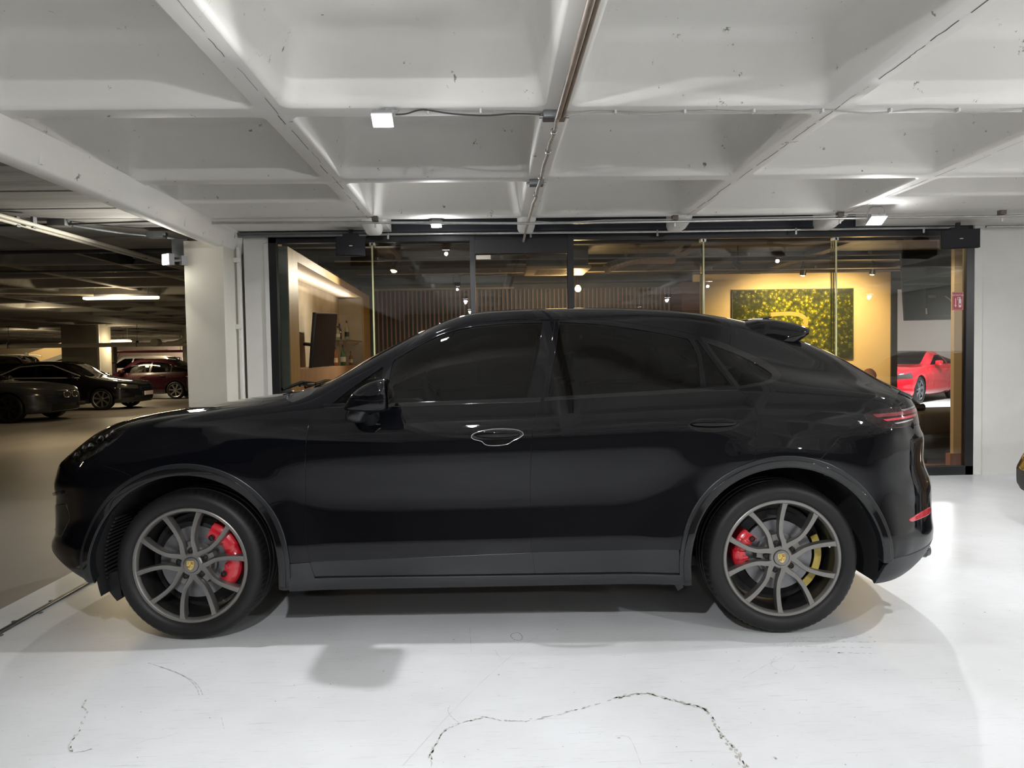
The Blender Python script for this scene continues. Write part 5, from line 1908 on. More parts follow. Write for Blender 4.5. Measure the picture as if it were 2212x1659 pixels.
# ---- loudspeakers
M_SPK = mat('speaker_black', (0.012, 0.013, 0.016), 0.6)
M_GRIL = mat('speaker_grille', (0.010, 0.011, 0.014), 0.75, bump=0.4, bscale=300)


def speaker(x, z, w, rz, mir, label):
    t = empty('loudspeaker', (x, 7.42, z), rz)
    tag(t, label, 'loudspeaker')
    h = 0.195
    mb = MB()
    mb.prism([(-w / 2, -h / 2), (w / 2 - 0.01, -h / 2 - 0.0), (w / 2, h / 2), (-w / 2 - 0.0, h / 2)], -0.02, 0.02)
    mb.add([(-w / 2, -0.02, -h / 2), (w / 2, -0.02, -h / 2), (w / 2, -0.02, h / 2), (-w / 2, -0.02, h / 2),
            (-w / 2 + 0.07, 0.18, -h / 2 + 0.02), (w / 2 - 0.07, 0.18, -h / 2 + 0.02), (w / 2 - 0.07, 0.18, h / 2 - 0.02), (-w / 2 + 0.07, 0.18, h / 2 - 0.02)],
           [(0, 1, 5, 4), (1, 2, 6, 5), (2, 3, 7, 6), (3, 0, 4, 7), (4, 5, 6, 7), (0, 3, 2, 1)])
    mb.build('cabinet', M_SPK, t)
    pts = []
    nn = 10
    for k in range(nn + 1):
        f = k / nn
        pts.append((-w / 2 + 0.006 + (w - 0.012) * f, -0.022 - 0.016 * math.sin(PI * f)))
    vs = [(px, py, zz) for zz in (-h / 2 + 0.006, h / 2 - 0.006) for px, py in pts]
    MB().add(vs, [(i, i + 1, i + nn + 2, i + nn + 1) for i in range(nn)]).build('grille', M_GRIL, t, smooth=60)
    MB().box((-0.012, -0.042, -0.004), (0.020, -0.038, 0.004)).build('badge', M_STEEL, t)
    mb = MB()
    mb.box((-0.08, 0.02, h / 2 - 0.005), (0.08, 0.10, h / 2 + 0.03), 0.004)
    mb.box((-0.02, 0.04, h / 2), (0.02, 0.08, h / 2 + 0.08), 0.004)
    mb.build('bracket', M_SPK, t, smooth=40)
    return t


speaker(-1.375, 2.505, 0.29, 0.10, 1, 'black wall loudspeaker above the left end of the glass front')
speaker(4.86, 2.505, 0.36, -0.28, 1, 'black wall loudspeaker at the right end of the glass front')

# ---- extinguisher sign
t = empty('safety_sign', (5.086, 7.79, 1.895))
tag(t, 'small red fire extinguisher sign on the glass by the right post', 'sign')
M_SRED = mat('sign_red', (0.38, 0.015, 0.035), 0.35)
M_SWHT = mat('sign_white', (0.85, 0.75, 0.76), 0.4)
MB().box((-0.060, 0, -0.098), (0.060, 0.005, 0.098), 0.002).build('plate', M_SRED, t)
mb = MB()
for a, b in (((-0.057, -0.095), (0.057, -0.093)), ((-0.057, 0.093), (0.057, 0.095)), ((-0.057, -0.095), (-0.055, 0.095)), ((0.055, -0.095), (0.057, 0.095))):
    mb.box((a[0], -0.001, a[1]), (b[0], 0.0, b[1]))
mb.build('border', M_SWHT, t)['kind'] = 'stuff'
text_obj('lettering', 'EXTINTOR', 0.0255, M_SWHT, t, (0, -0.0015, 0.062))
MB().prism([(-0.030, 0.030), (-0.022, 0.030), (-0.022, -0.045), (-0.014, -0.045), (-0.026, -0.068), (-0.038, -0.045), (-0.030, -0.045)], -0.0015, 0).build('arrow', M_SWHT, t)
mb = MB()
mb.prism([(0.010, 0.022), (0.034, 0.022), (0.037, 0.014), (0.037, -0.068), (0.008, -0.068), (0.008, 0.014)], -0.0015, 0)
mb.prism([(0.015, 0.024), (0.028, 0.024), (0.028, 0.036), (0.015, 0.036)], -0.0015, 0)
mb.prism([(0.0, 0.036), (0.028, 0.036), (0.028, 0.041), (-0.004, 0.041), (-0.006, 0.010), (-0.001, 0.010)], -0.0015, 0)
mb.build('extinguisher_symbol', M_SWHT, t)['kind'] = 'stuff'
MB().box((0.014, -0.002, -0.045), (0.031, -0.0012, -0.025)).build('symbol_label', M_SRED, t)

# ---- rail set in the floor
mb = MB()
mb.box((-2.546, -6.5, 0.0), (-2.516, 7.70, 0.012), 0.003)
mb.box((-2.538, -6.5, 0.011), (-2.524, 7.70, 0.014))
t = tag(mb.build('floor_rail', mat('worn_steel_rail', (0.18, 0.18, 0.19), 0.28, metal=0.9, var=0.2, scale=15), smooth=40), 'dark steel sliding rail running across the floor past the front bumper', 'rail')
for y in (3.92, 4.25, 5.1):
    MB().box((-2.575, y, 0.0), (-2.545, y + 0.02, 0.006), 0.002).build('anchor', M_STEELD, t)
    MB().box((-2.517, y - 0.2, 0.0), (-2.495, y - 0.18, 0.006), 0.002).build('anchor', M_STEELD, t)

# ---- worn places of the epoxy floor
fl = bpy.data.objects['floor']
M_CRK = mat('bare_cement', (0.42, 0.405, 0.37), 0.75, var=0.3, scale=40)
M_THIN = mat('dark_hairline', (0.30, 0.295, 0.28), 0.6)


def crack(name, pts, w, seed, m, flake=0.5, z=0.0006):
    """a chain of little irregular flakes along a line"""
    rr = random.Random(seed)
    p = catmull([(x, y, 0) for x, y in pts], 14)
    mb = MB()
    for a, b in zip(p[:-1], p[1:]):
        L = (b - a).length
        n = max(1, int(L / 0.012))
        for k in range(n):
            if rr.random() > flake:
                continue
            c = a + (b - a) * ((k + rr.random()) / n)
            t = (b - a).normalized()
            s = Vector((-t.y, t.x, 0))
            ww = w * rr.uniform(0.15, 1.0)
            ll = rr.uniform(0.006, 0.018)
            off = s * rr.gauss(0, w * 0.5)
            q = []
            m_ = 6
            for j in range(m_):
                an = 2 * PI * j / m_
                q.append(c + off + t * ll * math.cos(an) * rr.uniform(0.5, 1) + s * ww * math.sin(an) * rr.uniform(0.4, 1) + Vector((0, 0, z)))
            mb.add(q, [tuple(range(m_))])
    o = mb.build(name, m, fl)
    o['kind'] = 'stuff'
    return o


def line_mark(name, pts, w, m, n=8, z=0.0005):
    p = catmull([(x, y, 0) for x, y in pts], n)
    vs, fs = [], []
    for i, c in enumerate(p):
        t = (p[min(i + 1, len(p) - 1)] - p[max(i - 1, 0)]).normalized()
        s = Vector((-t.y, t.x, 0)) * w * (0.6 + 0.4 * math.sin(i * 1.7))
        vs += [(c.x - s.x, c.y - s.y, z), (c.x + s.x, c.y + s.y, z)]
    fs = [(2 * i, 2 * i + 1, 2 * i + 3, 2 * i + 2) for i in range(len(p) - 1)]
    return mesh_obj(name, vs, fs, m, fl)


CRACKS = {
    'A': [(0.818, 2.341), (0.823, 2.436), (0.810, 2.545), (0.810, 2.627), (0.811, 2.715), (0.792, 2.760), (0.743, 2.794), (0.680, 2.837), (0.625, 2.880), (0.560, 2.885), (0.480, 2.858)],
    'A2': [(0.480, 2.858), (0.398, 2.809), (0.302, 2.766), (0.191, 2.719), (0.102, 2.699), (0.015, 2.708), (-0.038, 2.733), (-0.090, 2.715), (-0.150, 2.687), (-0.190, 2.639), (-0.211, 2.576), (-0.226, 2.485), (-0.222, 2.402)],
    'B': [(-0.181, 2.835), (-0.186, 2.797), (-0.171, 2.749), (-0.142, 2.704)],
    'C': [(-0.317, 2.422), (-0.196, 2.725), (-0.039, 3.074), (0.208, 3.522), (0.557, 3.882)],
    'D1': [(-1.586, 3.337), (-1.498, 3.282), (-1.397, 3.212), (-1.306, 3.137), (-1.240, 3.053), (-1.205, 2.992)],
    'D2': [(-1.514, 3.292), (-1.414, 3.228), (-1.324, 3.147), (-1.256, 3.059), (-1.220, 2.993)],
    'E': [(-1.674, 2.982), (-1.658, 2.930), (-1.618, 2.889), (-1.581, 2.795), (-1.559, 2.724), (-1.547, 2.658), (-1.523, 2.600), (-1.485, 2.576), (-1.439, 2.595)],
    'F': [(-1.295, 2.617), (-1.268, 2.647), (-1.222, 2.657), (-1.178, 2.691)],
    'G1': [(1.430, 3.415), (1.845, 3.396)],
    'G2': [(1.414, 3.376), (1.788, 3.332)],
    'G3': [(1.374, 3.318), (1.765, 3.268)],
    'G4': [(1.369, 3.254), (1.732, 3.207)],
    'H': [(1.487, 3.452), (1.421, 3.375), (1.366, 3.324), (1.334, 3.299)],
    'I': [(1.270, 3.209), (1.227, 3.152), (1.210, 3.105), (1.235, 3.056), (1.288, 3.076), (1.310, 3.107)],
    'J': [(0.091, 3.572), (0.079, 3.537), (0.098, 3.489), (0.127, 3.481), (0.135, 3.527), (0.119, 3.576), (0.091, 3.572)],
    'K': [(0.002, 3.372), (0.013, 3.313), (0.033, 3.275)],
    'L': [(1.293, 3.197), (1.174, 3.107), (1.045, 3.001)],
    'M': [(1.006, 2.917), (1.180, 2.948)],
    'N': [(-0.125, 3.669), (-0.110, 3.359)],
    'O': [(-1.059, 2.798), (-1.016, 2.708)],
    'P': [(0.483, 2.380), (0.477, 2.549), (0.430, 2.568)],
}
crack('floor_crack', CRACKS['A'], 0.010, 5, M_CRK, 0.85)
crack('floor_crack', CRACKS['A2'], 0.006, 6, M_CRK, 0.5)
crack('floor_crack', CRACKS['E'], 0.005, 8, mat('faint_cement', (0.50, 0.49, 0.46), 0.7), 0.5)
line_mark('hairline', CRACKS['B'], 0.0010, M_THIN)
line_mark('hairline', CRACKS['C'], 0.0009, mat('faint_line', (0.46, 0.46, 0.45), 0.6))
for k in ('F', 'H', 'I', 'K', 'L', 'M', 'N', 'O', 'P'):
    line_mark('hairline', CRACKS[k], 0.0009, mat('faint_line2', (0.42, 0.42, 0.40), 0.6))
for k in ('D1', 'D2'):
    line_mark('scuff_mark', CRACKS[k], 0.0022, mat('grey_scuff', (0.46, 0.45, 0.44), 0.6))
line_mark('peeled_spot', CRACKS['J'], 0.003, mat('peeled_edge', (0.35, 0.34, 0.31), 0.7))
for k in ('G1', 'G2', 'G3', 'G4'):
    crack('tyre_rub', CRACKS[k], 0.006, hash(k) % 7 + 3, mat('pale_scuff', (0.50, 0.49, 0.47), 0.6), 0.75)

# ---- showroom: screen in the niche, bottles, shelf
t = empty('television', (-2.24, 10.05, 1.56))
tag(t, 'dark flat screen tilted on its mount inside the wooden niche', 'television')
t.rotation_euler = (math.radians(6), math.radians(-3), math.radians(92.0))
mb = MB().box((-0.78, 0.0, -0.45), (0.78, 0.045, 0.45), 0.006)
mb.build('casing', M_BLACK, t, smooth=40)


def wavy_mat():
    m = mat('dark_wavy_screen', (0.012, 0.009, 0.009), 0.08, spec=0.9)
    nt = m.node_tree
    b = nt.nodes['Principled BSDF']
    tc = nd(nt, 'ShaderNodeTexCoord')
    n = nd(nt, 'ShaderNodeTexNoise')
    n.inputs['Scale'].default_value = 2.2
    bp = nd(nt, 'ShaderNodeBump')
    bp.inputs['Strength'].default_value = 0.25
    bp.inputs['Distance'].default_value = 0.05
    nt.links.new(tc.outputs['Object'], n.inputs['Vector'])
    nt.links.new(n.outputs['Fac'], bp.inputs['Height'])
    nt.links.new(bp.outputs[0], b.inputs['Normal'])
    return m


MB().box((-0.765, -0.003, -0.435), (0.765, 0.001, 0.435)).build('screen', wavy_mat(), t)
MB().box((-0.15, 0.045, -0.12), (0.15, 0.12, 0.12), 0.01).cyl((0, 0.11, 0), (0.05, 0.30, 0), 0.025, 12).build('wall_mount', M_BLACK, t, smooth=40)
cable([(-2.62, 8.75, 1.95), (-2.5, 8.9, 1.86), (-2.42, 9.1, 1.76), (-2.36, 9.35, 1.70)], 0.006, M_CABLED, 'black cable drooping to the left side of the tilted screen')
tag(MB().box((-2.60, 8.72, 1.272), (-2.40, 9.02, 1.60), 0.01).build('box_speaker', M_SPK, smooth=40), 'black box standing on the bar shelf left of the tilted screen', 'speaker')
shelf = empty('glass_shelf', (-2.55, 12.75, 1.70))
tag(shelf, 'small glass shelf with bottles on the niche wall beside the tilted screen', 'shelf')
MB().box((-0.12, -0.75, -0.012), (0.22, 0.75, 0.0), 0.002).build('shelf_board', mat('shelf_glass_edge', (0.20, 0.24, 0.22), 0.1, spec=0.8), shelf)
for y in (-0.5, 0.5):
    MB().tube([(0.20, y, -0.01), (0.16, y, -0.06), (0.10, y, -0.08)], 0.008, 8).build('shelf_bracket', M_STEEL, shelf, smooth=40)


def bottle(x, y, z, h, r, gm, lm, label, kind=0):
    t = empty('bottle', (x, y, z))
    tag(t, label, 'bottle', 'liquor bottles in the wooden niche')
    pr = [(0.0, 0), (r * 0.9, 0), (r, h * 0.03), (r, h * 0.55), (r * 0.85, h * 0.64), (r * 0.36, h * 0.74), (r * 0.33, h * 0.90)]
    if kind:
        pr = [(0.0, 0), (r * 0.9, 0), (r * 1.05, h * 0.08), (r * 0.95, h * 0.42), (r * 1.0, h * 0.58), (r * 0.55, h * 0.70), (r * 0.30, h * 0.78), (r * 0.28, h * 0.92)]
    MB().lathe(pr, 20).build('glass_body', gm, t, smooth=50)
    MB().lathe([(r * 1.02, h * 0.18), (r * 1.02, h * 0.42)], 20).build('label', lm, t, smooth=50)
    MB().lathe([(0.0, h), (r * 0.38, h), (r * 0.40, h * 0.98), (r * 0.40, h * 0.88), (0, h * 0.88)], 16).build('cap', M_CBLK, t, smooth=50)


M_BG = mat('green_bottle_glass', (0.02, 0.12, 0.04), 0.08, spec=0.8)
M_BA = mat('amber_bottle_glass', (0.22, 0.07, 0.015), 0.08, spec=0.8)
M_BB = mat('black_bottle_glass', (0.012, 0.016, 0.012), 0.08, spec=0.8)
M_BC = mat('clear_bottle_glass', (0.32, 0.30, 0.24), 0.08, spec=0.8)
M_LB = mat('bottle_label', (0.55, 0.48, 0.34), 0.6)
M_LB2 = mat('bottle_label_white', (0.7, 0.68, 0.62), 0.6)
bottle(-2.50, 12.30, 1.70, 0.27, 0.036, M_BB, M_CBLK, 'dark bottle at the left end of the small glass shelf')
bottle(-2.46, 12.72, 1.70, 0.34, 0.040, M_BC, M_CBLK, 'tall clear bottle with black neck on the small glass shelf', 1)
bottle(-2.49, 12.12, 1.70, 0.22, 0.034, M_BC, M_LB2, 'short pale bottle on the glass shelf next to the screen edge')
bottle(-2.42, 11.55, 1.27, 0.30, 0.036, M_BA, M_LB, 'brown bottle on the bar top, nearest the tilted screen', 1)
bottle(-2.40, 12.05, 1.27, 0.34, 0.042, M_BG, M_LB2, 'green bottle in the middle of the three on the bar top')
bottle(-2.37, 12.55, 1.27, 0.24, 0.032, M_BA, M_LB, 'small amber bottle on the bar top, right of the green one')
for k, y in enumerate((12.2, 11.9)):
    tag(MB().lathe([(0.028, 0), (0.026, -0.02), (0.008, -0.035), (0.005, -0.07), (0.025, -0.08)], 16).build('hanging_glass', glass_mat('wine_glass', (0.9, 0.9, 0.88), 1.5), smooth=60, loc=(-2.42, y, (1.682, 1.26)[k])),
        ('upturned glass hanging under the small glass shelf', 'upturned glass hanging at the edge of the bar top')[k], 'glass')

# ---- picture on the cream wall
def forest_mat():
    m = bpy.data.materials.new('forest_print')
    m.use_nodes = True
    nt = m.node_tree
    L = nt.links.new
    b = nt.nodes['Principled BSDF']
    b.inputs['Roughness'].default_value = 0.7
    b.inputs['Specular IOR Level'].default_value = 0.2
    tc = nd(nt, 'ShaderNodeTexCoord')
    nz = nd(nt, 'ShaderNodeTexNoise')
    nz.inputs['Scale'].default_value = 5
    L(tc.outputs['Object'], nz.inputs['Vector'])
    v1 = nd(nt, 'ShaderNodeTexVoronoi')
    v1.inputs['Scale'].default_value = 12
    v1.inputs['Randomness'].default_value = 1
    L(tc.outputs['Object'], v1.inputs['Vector'])
    v2 = nd(nt, 'ShaderNodeTexVoronoi')
    v2.inputs['Scale'].default_value = 38
    L(tc.outputs['Object'], v2.inputs['Vector'])
    r1 = nd(nt, 'ShaderNodeValToRGB')
    e = r1.color_ramp.elements
    e[0].position, e[0].color = 0.0, (1, 1, 1, 1)
    e[1].position, e[1].color = 0.85, (0.0, 0.0, 0.0, 1)
    L(v1.outputs['Distance'], r1.inputs[0])
    mul = nd(nt, 'ShaderNodeMath', operation='MULTIPLY')
    inv = nd(nt, 'ShaderNodeMath', operation='SUBTRACT')
    inv.inputs[0].default_value = 1.15
    L(v2.outputs['Distance'], inv.inputs[1])
    L(r1.outputs[0], mul.inputs[0])
    L(inv.outputs[0], mul.inputs[1])
    # darker towards the edges of the printed valley
    sp = nd(nt, 'ShaderNodeSeparateXYZ')
    L(tc.outputs['Object'], sp.inputs[0])
    gx = nd(nt, 'ShaderNodeMapRange')
    gx.inputs[1].default_value, gx.inputs[2].default_value = 0.35, 1.25
    gx.inputs[3].default_value, gx.inputs[4].default_value = 0.0, 0.55
    ab = nd(nt, 'ShaderNodeMath', operation='ABSOLUTE')
    L(sp.outputs[0], ab.inputs[0])
    L(ab.outputs[0], gx.inputs[0])
    s2 = nd(nt, 'ShaderNodeMath', operation='SUBTRACT')
    L(mul.outputs[0], s2.inputs[0])
    m3 = nd(nt, 'ShaderNodeMath', operation='MULTIPLY')
    L(gx.outputs[0], m3.inputs[0])
    L(nz.outputs['Fac'], m3.inputs[1])
    L(m3.outputs[0], s2.inputs[1])
    r2 = nd(nt, 'ShaderNodeValToRGB')
    e = r2.color_ramp.elements
    e[0].position, e[0].color = 0.0, (0.02, 0.028, 0.006, 1)
    e[1].position, e[1].color = 0.85, (0.70, 0.62, 0.03, 1)
    k = e.new(0.30)
    k.color = (0.08, 0.10, 0.010, 1)
    k = e.new(0.55)
    k.color = (0.36, 0.34, 0.02, 1)
    L(s2.outputs[0], r2.inputs[0])
    L(r2.outputs[0], b.inputs['Base Color'])
    return m


t = empty('wall_picture', (6.05, 14.41, 1.92))
tag(t, 'wide aerial photo print of yellow-green treetops on the cream wall', 'picture')
MB().box((-1.21, -0.03, -0.69), (1.21, 0.0, 0.69)).build('print', forest_mat(), t)
mb = MB()
mb.box((-1.225, -0.025, -0.705), (1.225, 0.005, -0.69))
mb.box((-1.225, -0.025, 0.69), (1.225, 0.005, 0.705))
mb.box((1.21, -0.025, -0.69), (1.225, 0.005, 0.69))
mb.box((-1.225, -0.025, -0.69), (-1.21, 0.005, 0.69))
mb.build('frame', mat('olive_edge', (0.10, 0.10, 0.03), 0.5), t)
road = [(-0.45, 0.20), (-0.2, 0.215), (0.05, 0.205), (0.20, 0.15), (0.26, 0.06), (0.24, -0.02), (0.14, -0.08), (0.02, -0.11), (-0.1, -0.13)]
p = catmull([(x, 0, z) for x, z in road], 8)
vs, fs = [], []
for i, c in enumerate(p):
    tt_ = (p[min(i + 1, len(p) - 1)] - p[max(i - 1, 0)]).normalized()
    s = Vector((-tt_.z, 0, tt_.x)) * 0.040
    vs += [(c.x - s.x, -0.0315, c.z - s.z), (c.x + s.x, -0.0315, c.z + s.z)]
mesh_obj('printed_road', vs, [(2 * i, 2 * i + 1, 2 * i + 3, 2 * i + 2) for i in range(len(p) - 1)], mat('printed_road_brown', (0.50, 0.27, 0.07), 0.4), t)

# ---- lamps of the showroom
def track_spot(x, y, z, aim, label, lit=True):
    t = empty('spotlight', (x, y, z))
    tag(t, label, 'spotlight')
    d = Vector(aim).normalized()
    q = d.to_track_quat('Z', 'Y').to_matrix().to_4x4()
    mb = MB()
    mb.T = q
    mb.lathe([(0.0, -0.09), (0.045, -0.09), (0.05, -0.07), (0.055, 0.06), (0.050, 0.065), (0.046, 0.05)], 20)
    mb.build('lamp_can', M_BLACK, t, smooth=40)
    mb = MB()
    mb.T = q
    mb.lathe([(0.046, 0.050), (0.042, 0.066), (0.028, 0.082), (0.0, 0.088)], 20)
    mb.build('bulb', M_BULB if lit else M_GREYP, t)
    MB().tube([(0, 0, 0.04), (0, 0, 3.02 - z)], 0.012, 10).build('stem', M_BLACK, t, smooth=40)
    return t


track_spot(5.72, 13.15, 2.83, (0, 0.35, -1), 'lit track spotlight above the left half of the treetop picture')
track_spot(7.00, 13.15, 2.83, (0, 0.35, -1), 'lit track spotlight above the right half of the treetop picture')
track_spot(3.85, 11.2, 2.72, (0.8, 0.5, -0.4), 'unlit black track spotlight hanging left of the cream wall', False)
track_spot(-1.42, 11.2, 2.76, (-0.2, -0.3, -1), 'lit spotlight with black can hanging near the slatted wall, left')
t = empty('pendant_bulb', (1.47, 12.0, 2.47))
tag(t, 'glowing warm bulb under the ceiling cassette in front of the slatted wall', 'bulb')
MB().lathe([(0.0, -0.055), (0.03, -0.047), (0.048, -0.02), (0.05, 0.0), (0.04, 0.03), (0.02, 0.055)], 20).build('globe', M_BULB, t, smooth=60)
MB().tube([(0, 0, 0.05), (0, 0, 0.10), (0, 0, 0.55)], [0.02, 0.02, 0.006], 10).build('holder', M_BLACK, t, smooth=40)
t = empty('air_conditioner', (1.05, 11.3, 2.66))
tag(t, 'square ceiling air conditioner cassette with perforated grille in the showroom', 'air conditioner')
MB().box((-0.48, -0.48, 0), (0.48, 0.48, 0.05), 0.02).build('cover', mat('cassette_cream', (0.45, 0.40, 0.32), 0.5), t, smooth=40)
MB().box((-0.44, -0.44, 0.05), (0.44, 0.44, 0.34)).build('case', M_STEELD, t)
mb = MB()
for i in range(-9, 10):
    mb.box((i * 0.034 - 0.006, -0.32, -0.004), (i * 0.034 + 0.006, 0.32, 0.0))
    mb.box((-0.32, i * 0.034 - 0.006, -0.004), (0.32, i * 0.034 + 0.006, 0.0))
o = mb.build('grille', mat('cassette_grille', (0.25, 0.21, 0.15), 0.5), t)
o['kind'] = 'stuff'
# shiny duct and pipes
p = catmull([(1.75, 10.9, 2.66), (1.9, 10.95, 2.72), (2.2, 11.0, 2.80), (2.55, 11.1, 2.82), (2.85, 11.2, 2.83)], 8)
rr = [0.07 + 0.004 * (i % 2) for i in range(len(p))]
tag(MB().tube(p, rr, 14).build('flexible_duct', mat('duct_foil', (0.30, 0.25, 0.19), 0.35, metal=0.9)), 'shiny flexible air duct curving under the dark showroom ceiling', 'duct')
for k, (x0, x1, y, z, lb) in enumerate(((-2.0, 4.6, 8.7, 2.79, 'thin pale conduit across the showroom ceiling, nearest the glass'), (-2.2, 9.0, 10.6, 2.78, 'second thin conduit across the showroom ceiling, further inside'), (-2.2, 9.0, 12.4, 2.79, 'furthest thin conduit across the showroom ceiling'))):
    t = tag(MB().tube([(x0, y, z), (x1, y, z)], 0.012, 8).build('conduit', mat('brown_conduit', (0.22, 0.18, 0.14), 0.5), smooth=60), lb, 'conduit')
    for x in np.arange(x0 + 0.6, x1, 1.8):
        MB().box((x - 0.02, y - 0.02, z), (x + 0.02, y + 0.02, z + 0.05)).build('clip', M_STEELD, t)

# ---- television seen from behind, hung by the pillar
t = empty('television', (6.46, 9.75, 2.24))
tag(t, 'black television seen from behind, hung from the showroom ceiling by the right pillar', 'television')
t.rotation_euler = (math.radians(-8), 0, math.radians(-6))
MB().box((-0.82, -0.02, -0.47), (0.82, 0.03, 0.47), 0.01).build('casing', mat('tv_back', (0.010, 0.011, 0.012), 0.6), t, smooth=40)
MB().box((-0.55, -0.06, -0.42), (0.60, -0.02, 0.0), 0.015).build('back_cover', mat('tv_cover', (0.014, 0.015, 0.016), 0.45), t, smooth=40)
MB().box((-0.52, -0.065, -0.18), (-0.42, -0.06, -0.14)).build('connector_plate', M_STEEL, t)
MB().box((-0.56, -0.065, -0.40), (-0.545, -0.06, -0.32)).build('sticker', M_SWHT, t)
MB().tube(catmull([(-0.30, -0.07, -0.16), (-0.15, -0.09, -0.28), (0.05, -0.09, -0.24), (0.10, -0.08, -0.10), (-0.02, -0.08, -0.02), (-0.16, -0.08, -0.10), (-0.14, -0.08, -0.30), (-0.02, -0.07, -0.40)], 6), 0.010, 8).build('power_cable', M_CABLE, t, smooth=60)
MB().tube(catmull([(-0.20, -0.07, -0.12), (-0.10, -0.09, -0.30), (0.10, -0.09, -0.36), (0.25, -0.08, -0.42)], 6), 0.007, 8).build('power_cable', M_CABLE, t, smooth=60)
MB().box((-0.04, 0.03, 0.0), (0.04, 0.09, 0.95)).build('ceiling_pole', M_BLACK, t)

# ---- ottoman, small thing on it, chair and seated person
t = empty('ottoman', (6.10, 9.0, 0))
tag(t, 'brown upholstered ottoman sofa just inside the glass, right of the SUV tail', 'sofa')
MB().box((-0.95, -0.42, 0.33), (0.95, 0.45, 0.62), 0.07).build('seat_cushion', mat('brown_upholstery', (0.045, 0.034, 0.027), 0.9, var=0.15, scale=30, bump=0.1, bscale=120), t, smooth=60)
MB().box((-0.93, -0.41, 0.05), (0.93, 0.44, 0.34), 0.03).build('base', mat('dark_brown_base', (0.03, 0.024, 0.02), 0.9), t, smooth=60)
for x in (-0.85, 0.85):
    for y in (-0.34, 0.36):
        MB().cyl((x, y, 0), (x, y, 0.06), 0.03, 10).build('foot', M_BLACK, t)
t = empty('camera_lens', (5.28, 8.82, 0.665))
tag(t, 'small black cylinder lying on its side on the brown ottoman', 'lens')
MB().lathe([(0.0, -0.06), (0.042, -0.06), (0.045, -0.05), (0.045, 0.05), (0.038, 0.06), (0.030, 0.055)], 20, 'X').build('barrel', M_GLOSSB, t, smooth=40)
MB().lathe([(0.0, 0.054), (0.030, 0.054)], 20, 'X').build('front_element', M_STEELD, t)
t = empty('armchair', (5.35, 10.45, 0))
tag(t, 'dark armchair behind the SUV tail in which the bald person sits', 'chair')
MB().box((-0.36, -0.36, 0.16), (0.36, 0.36, 0.44), 0.05).build('seat', M_LEATHER, t, smooth=50)
MB().box((0.30, -0.36, 0.40), (0.40, 0.36, 0.82), 0.04).build('backrest', M_LEATHER, t, smooth=50)
for sy in (-1, 1):
    MB().box((-0.34, sy * 0.40 - 0.05, 0.16), (0.34, sy * 0.40 + 0.05, 0.60), 0.03).build('armrest', M_LEATHER, t, smooth=50)
for x in (-0.3, 0.3):
    for y in (-0.32, 0.32):
        MB().cyl((x, y, 0), (x, y, 0.17), 0.02, 8).build('leg', M_BLACK, t)


def skin_body(name, joints, bones, root, mat_, parent, loc):
    """one continuous skinned surface over a joint graph"""
    me = bpy.data.meshes.new(name)
    me.from_pydata([j[0] for j in joints], bones, [])
    o = bpy.data.objects.new(name, me)
    COL.objects.link(o)
    o.location = loc
    if parent:
        o.parent = parent
    sk = o.modifiers.new('Skin', 'SKIN')
    sk.use_smooth_shade = True
    ss = o.modifiers.new('Sub', 'SUBSURF')
    ss.levels = ss.render_levels = 2
    for v, j in zip(me.skin_vertices[0].data, joints):
        v.radius = j[1]
    me.skin_vertices[0].data[root].use_root = True
    me.materials.append(mat_)
    return o


t = empty('person', (5.42, 10.45, 0))
tag(t, 'bald person in a dark suit and white collar sitting behind the SUV tail', 'person')
M_SKIN = mat('warm_skin', (0.55, 0.26, 0.13), 0.45, var=0.08, scale=10)
M_SUIT = mat('dark_suit', (0.03, 0.03, 0.035), 0.8)
J = [((0.10, 0, 0.52), (0.16, 0.15)), ((0.14, 0, 0.63), (0.14, 0.17)), ((0.17, 0, 0.76), (0.13, 0.18)), ((0.15, 0, 0.86), (0.09, 0.12)), ((0.125, 0, 0.93), (0.055, 0.055)),
     ((0.15, -0.20, 0.82), (0.065, 0.065)), ((0.08, -0.27, 0.66), (0.05, 0.05)), ((-0.14, -0.24, 0.60), (0.042, 0.042)),
     ((0.15, 0.20, 0.82), (0.065, 0.065)), ((0.08, 0.27, 0.66), (0.05, 0.05)), ((-0.14, 0.24, 0.60), (0.042, 0.042)),
     ((0.0, -0.12, 0.50), (0.09, 0.09)), ((-0.40, -0.14, 0.50), (0.07, 0.07)), ((-0.42, -0.14, 0.10), (0.05, 0.05)), ((-0.55, -0.15, 0.05), (0.045, 0.04)),
     ((0.0, 0.12, 0.50), (0.09, 0.09)), ((-0.40, 0.14, 0.50), (0.07, 0.07)), ((-0.42, 0.14, 0.10), (0.05, 0.05)), ((-0.55, 0.15, 0.05), (0.045, 0.04))]
B = [(0, 1), (1, 2), (2, 3), (3, 4), (3, 5), (5, 6), (6, 7), (3, 8), (8, 9), (9, 10), (0, 11), (11, 12), (12, 13), (13, 14), (0, 15), (15, 16), (16, 17), (17, 18)]
skin_body('clothed_body', J, B, 0, M_SUIT, t, (0, 0, 0))
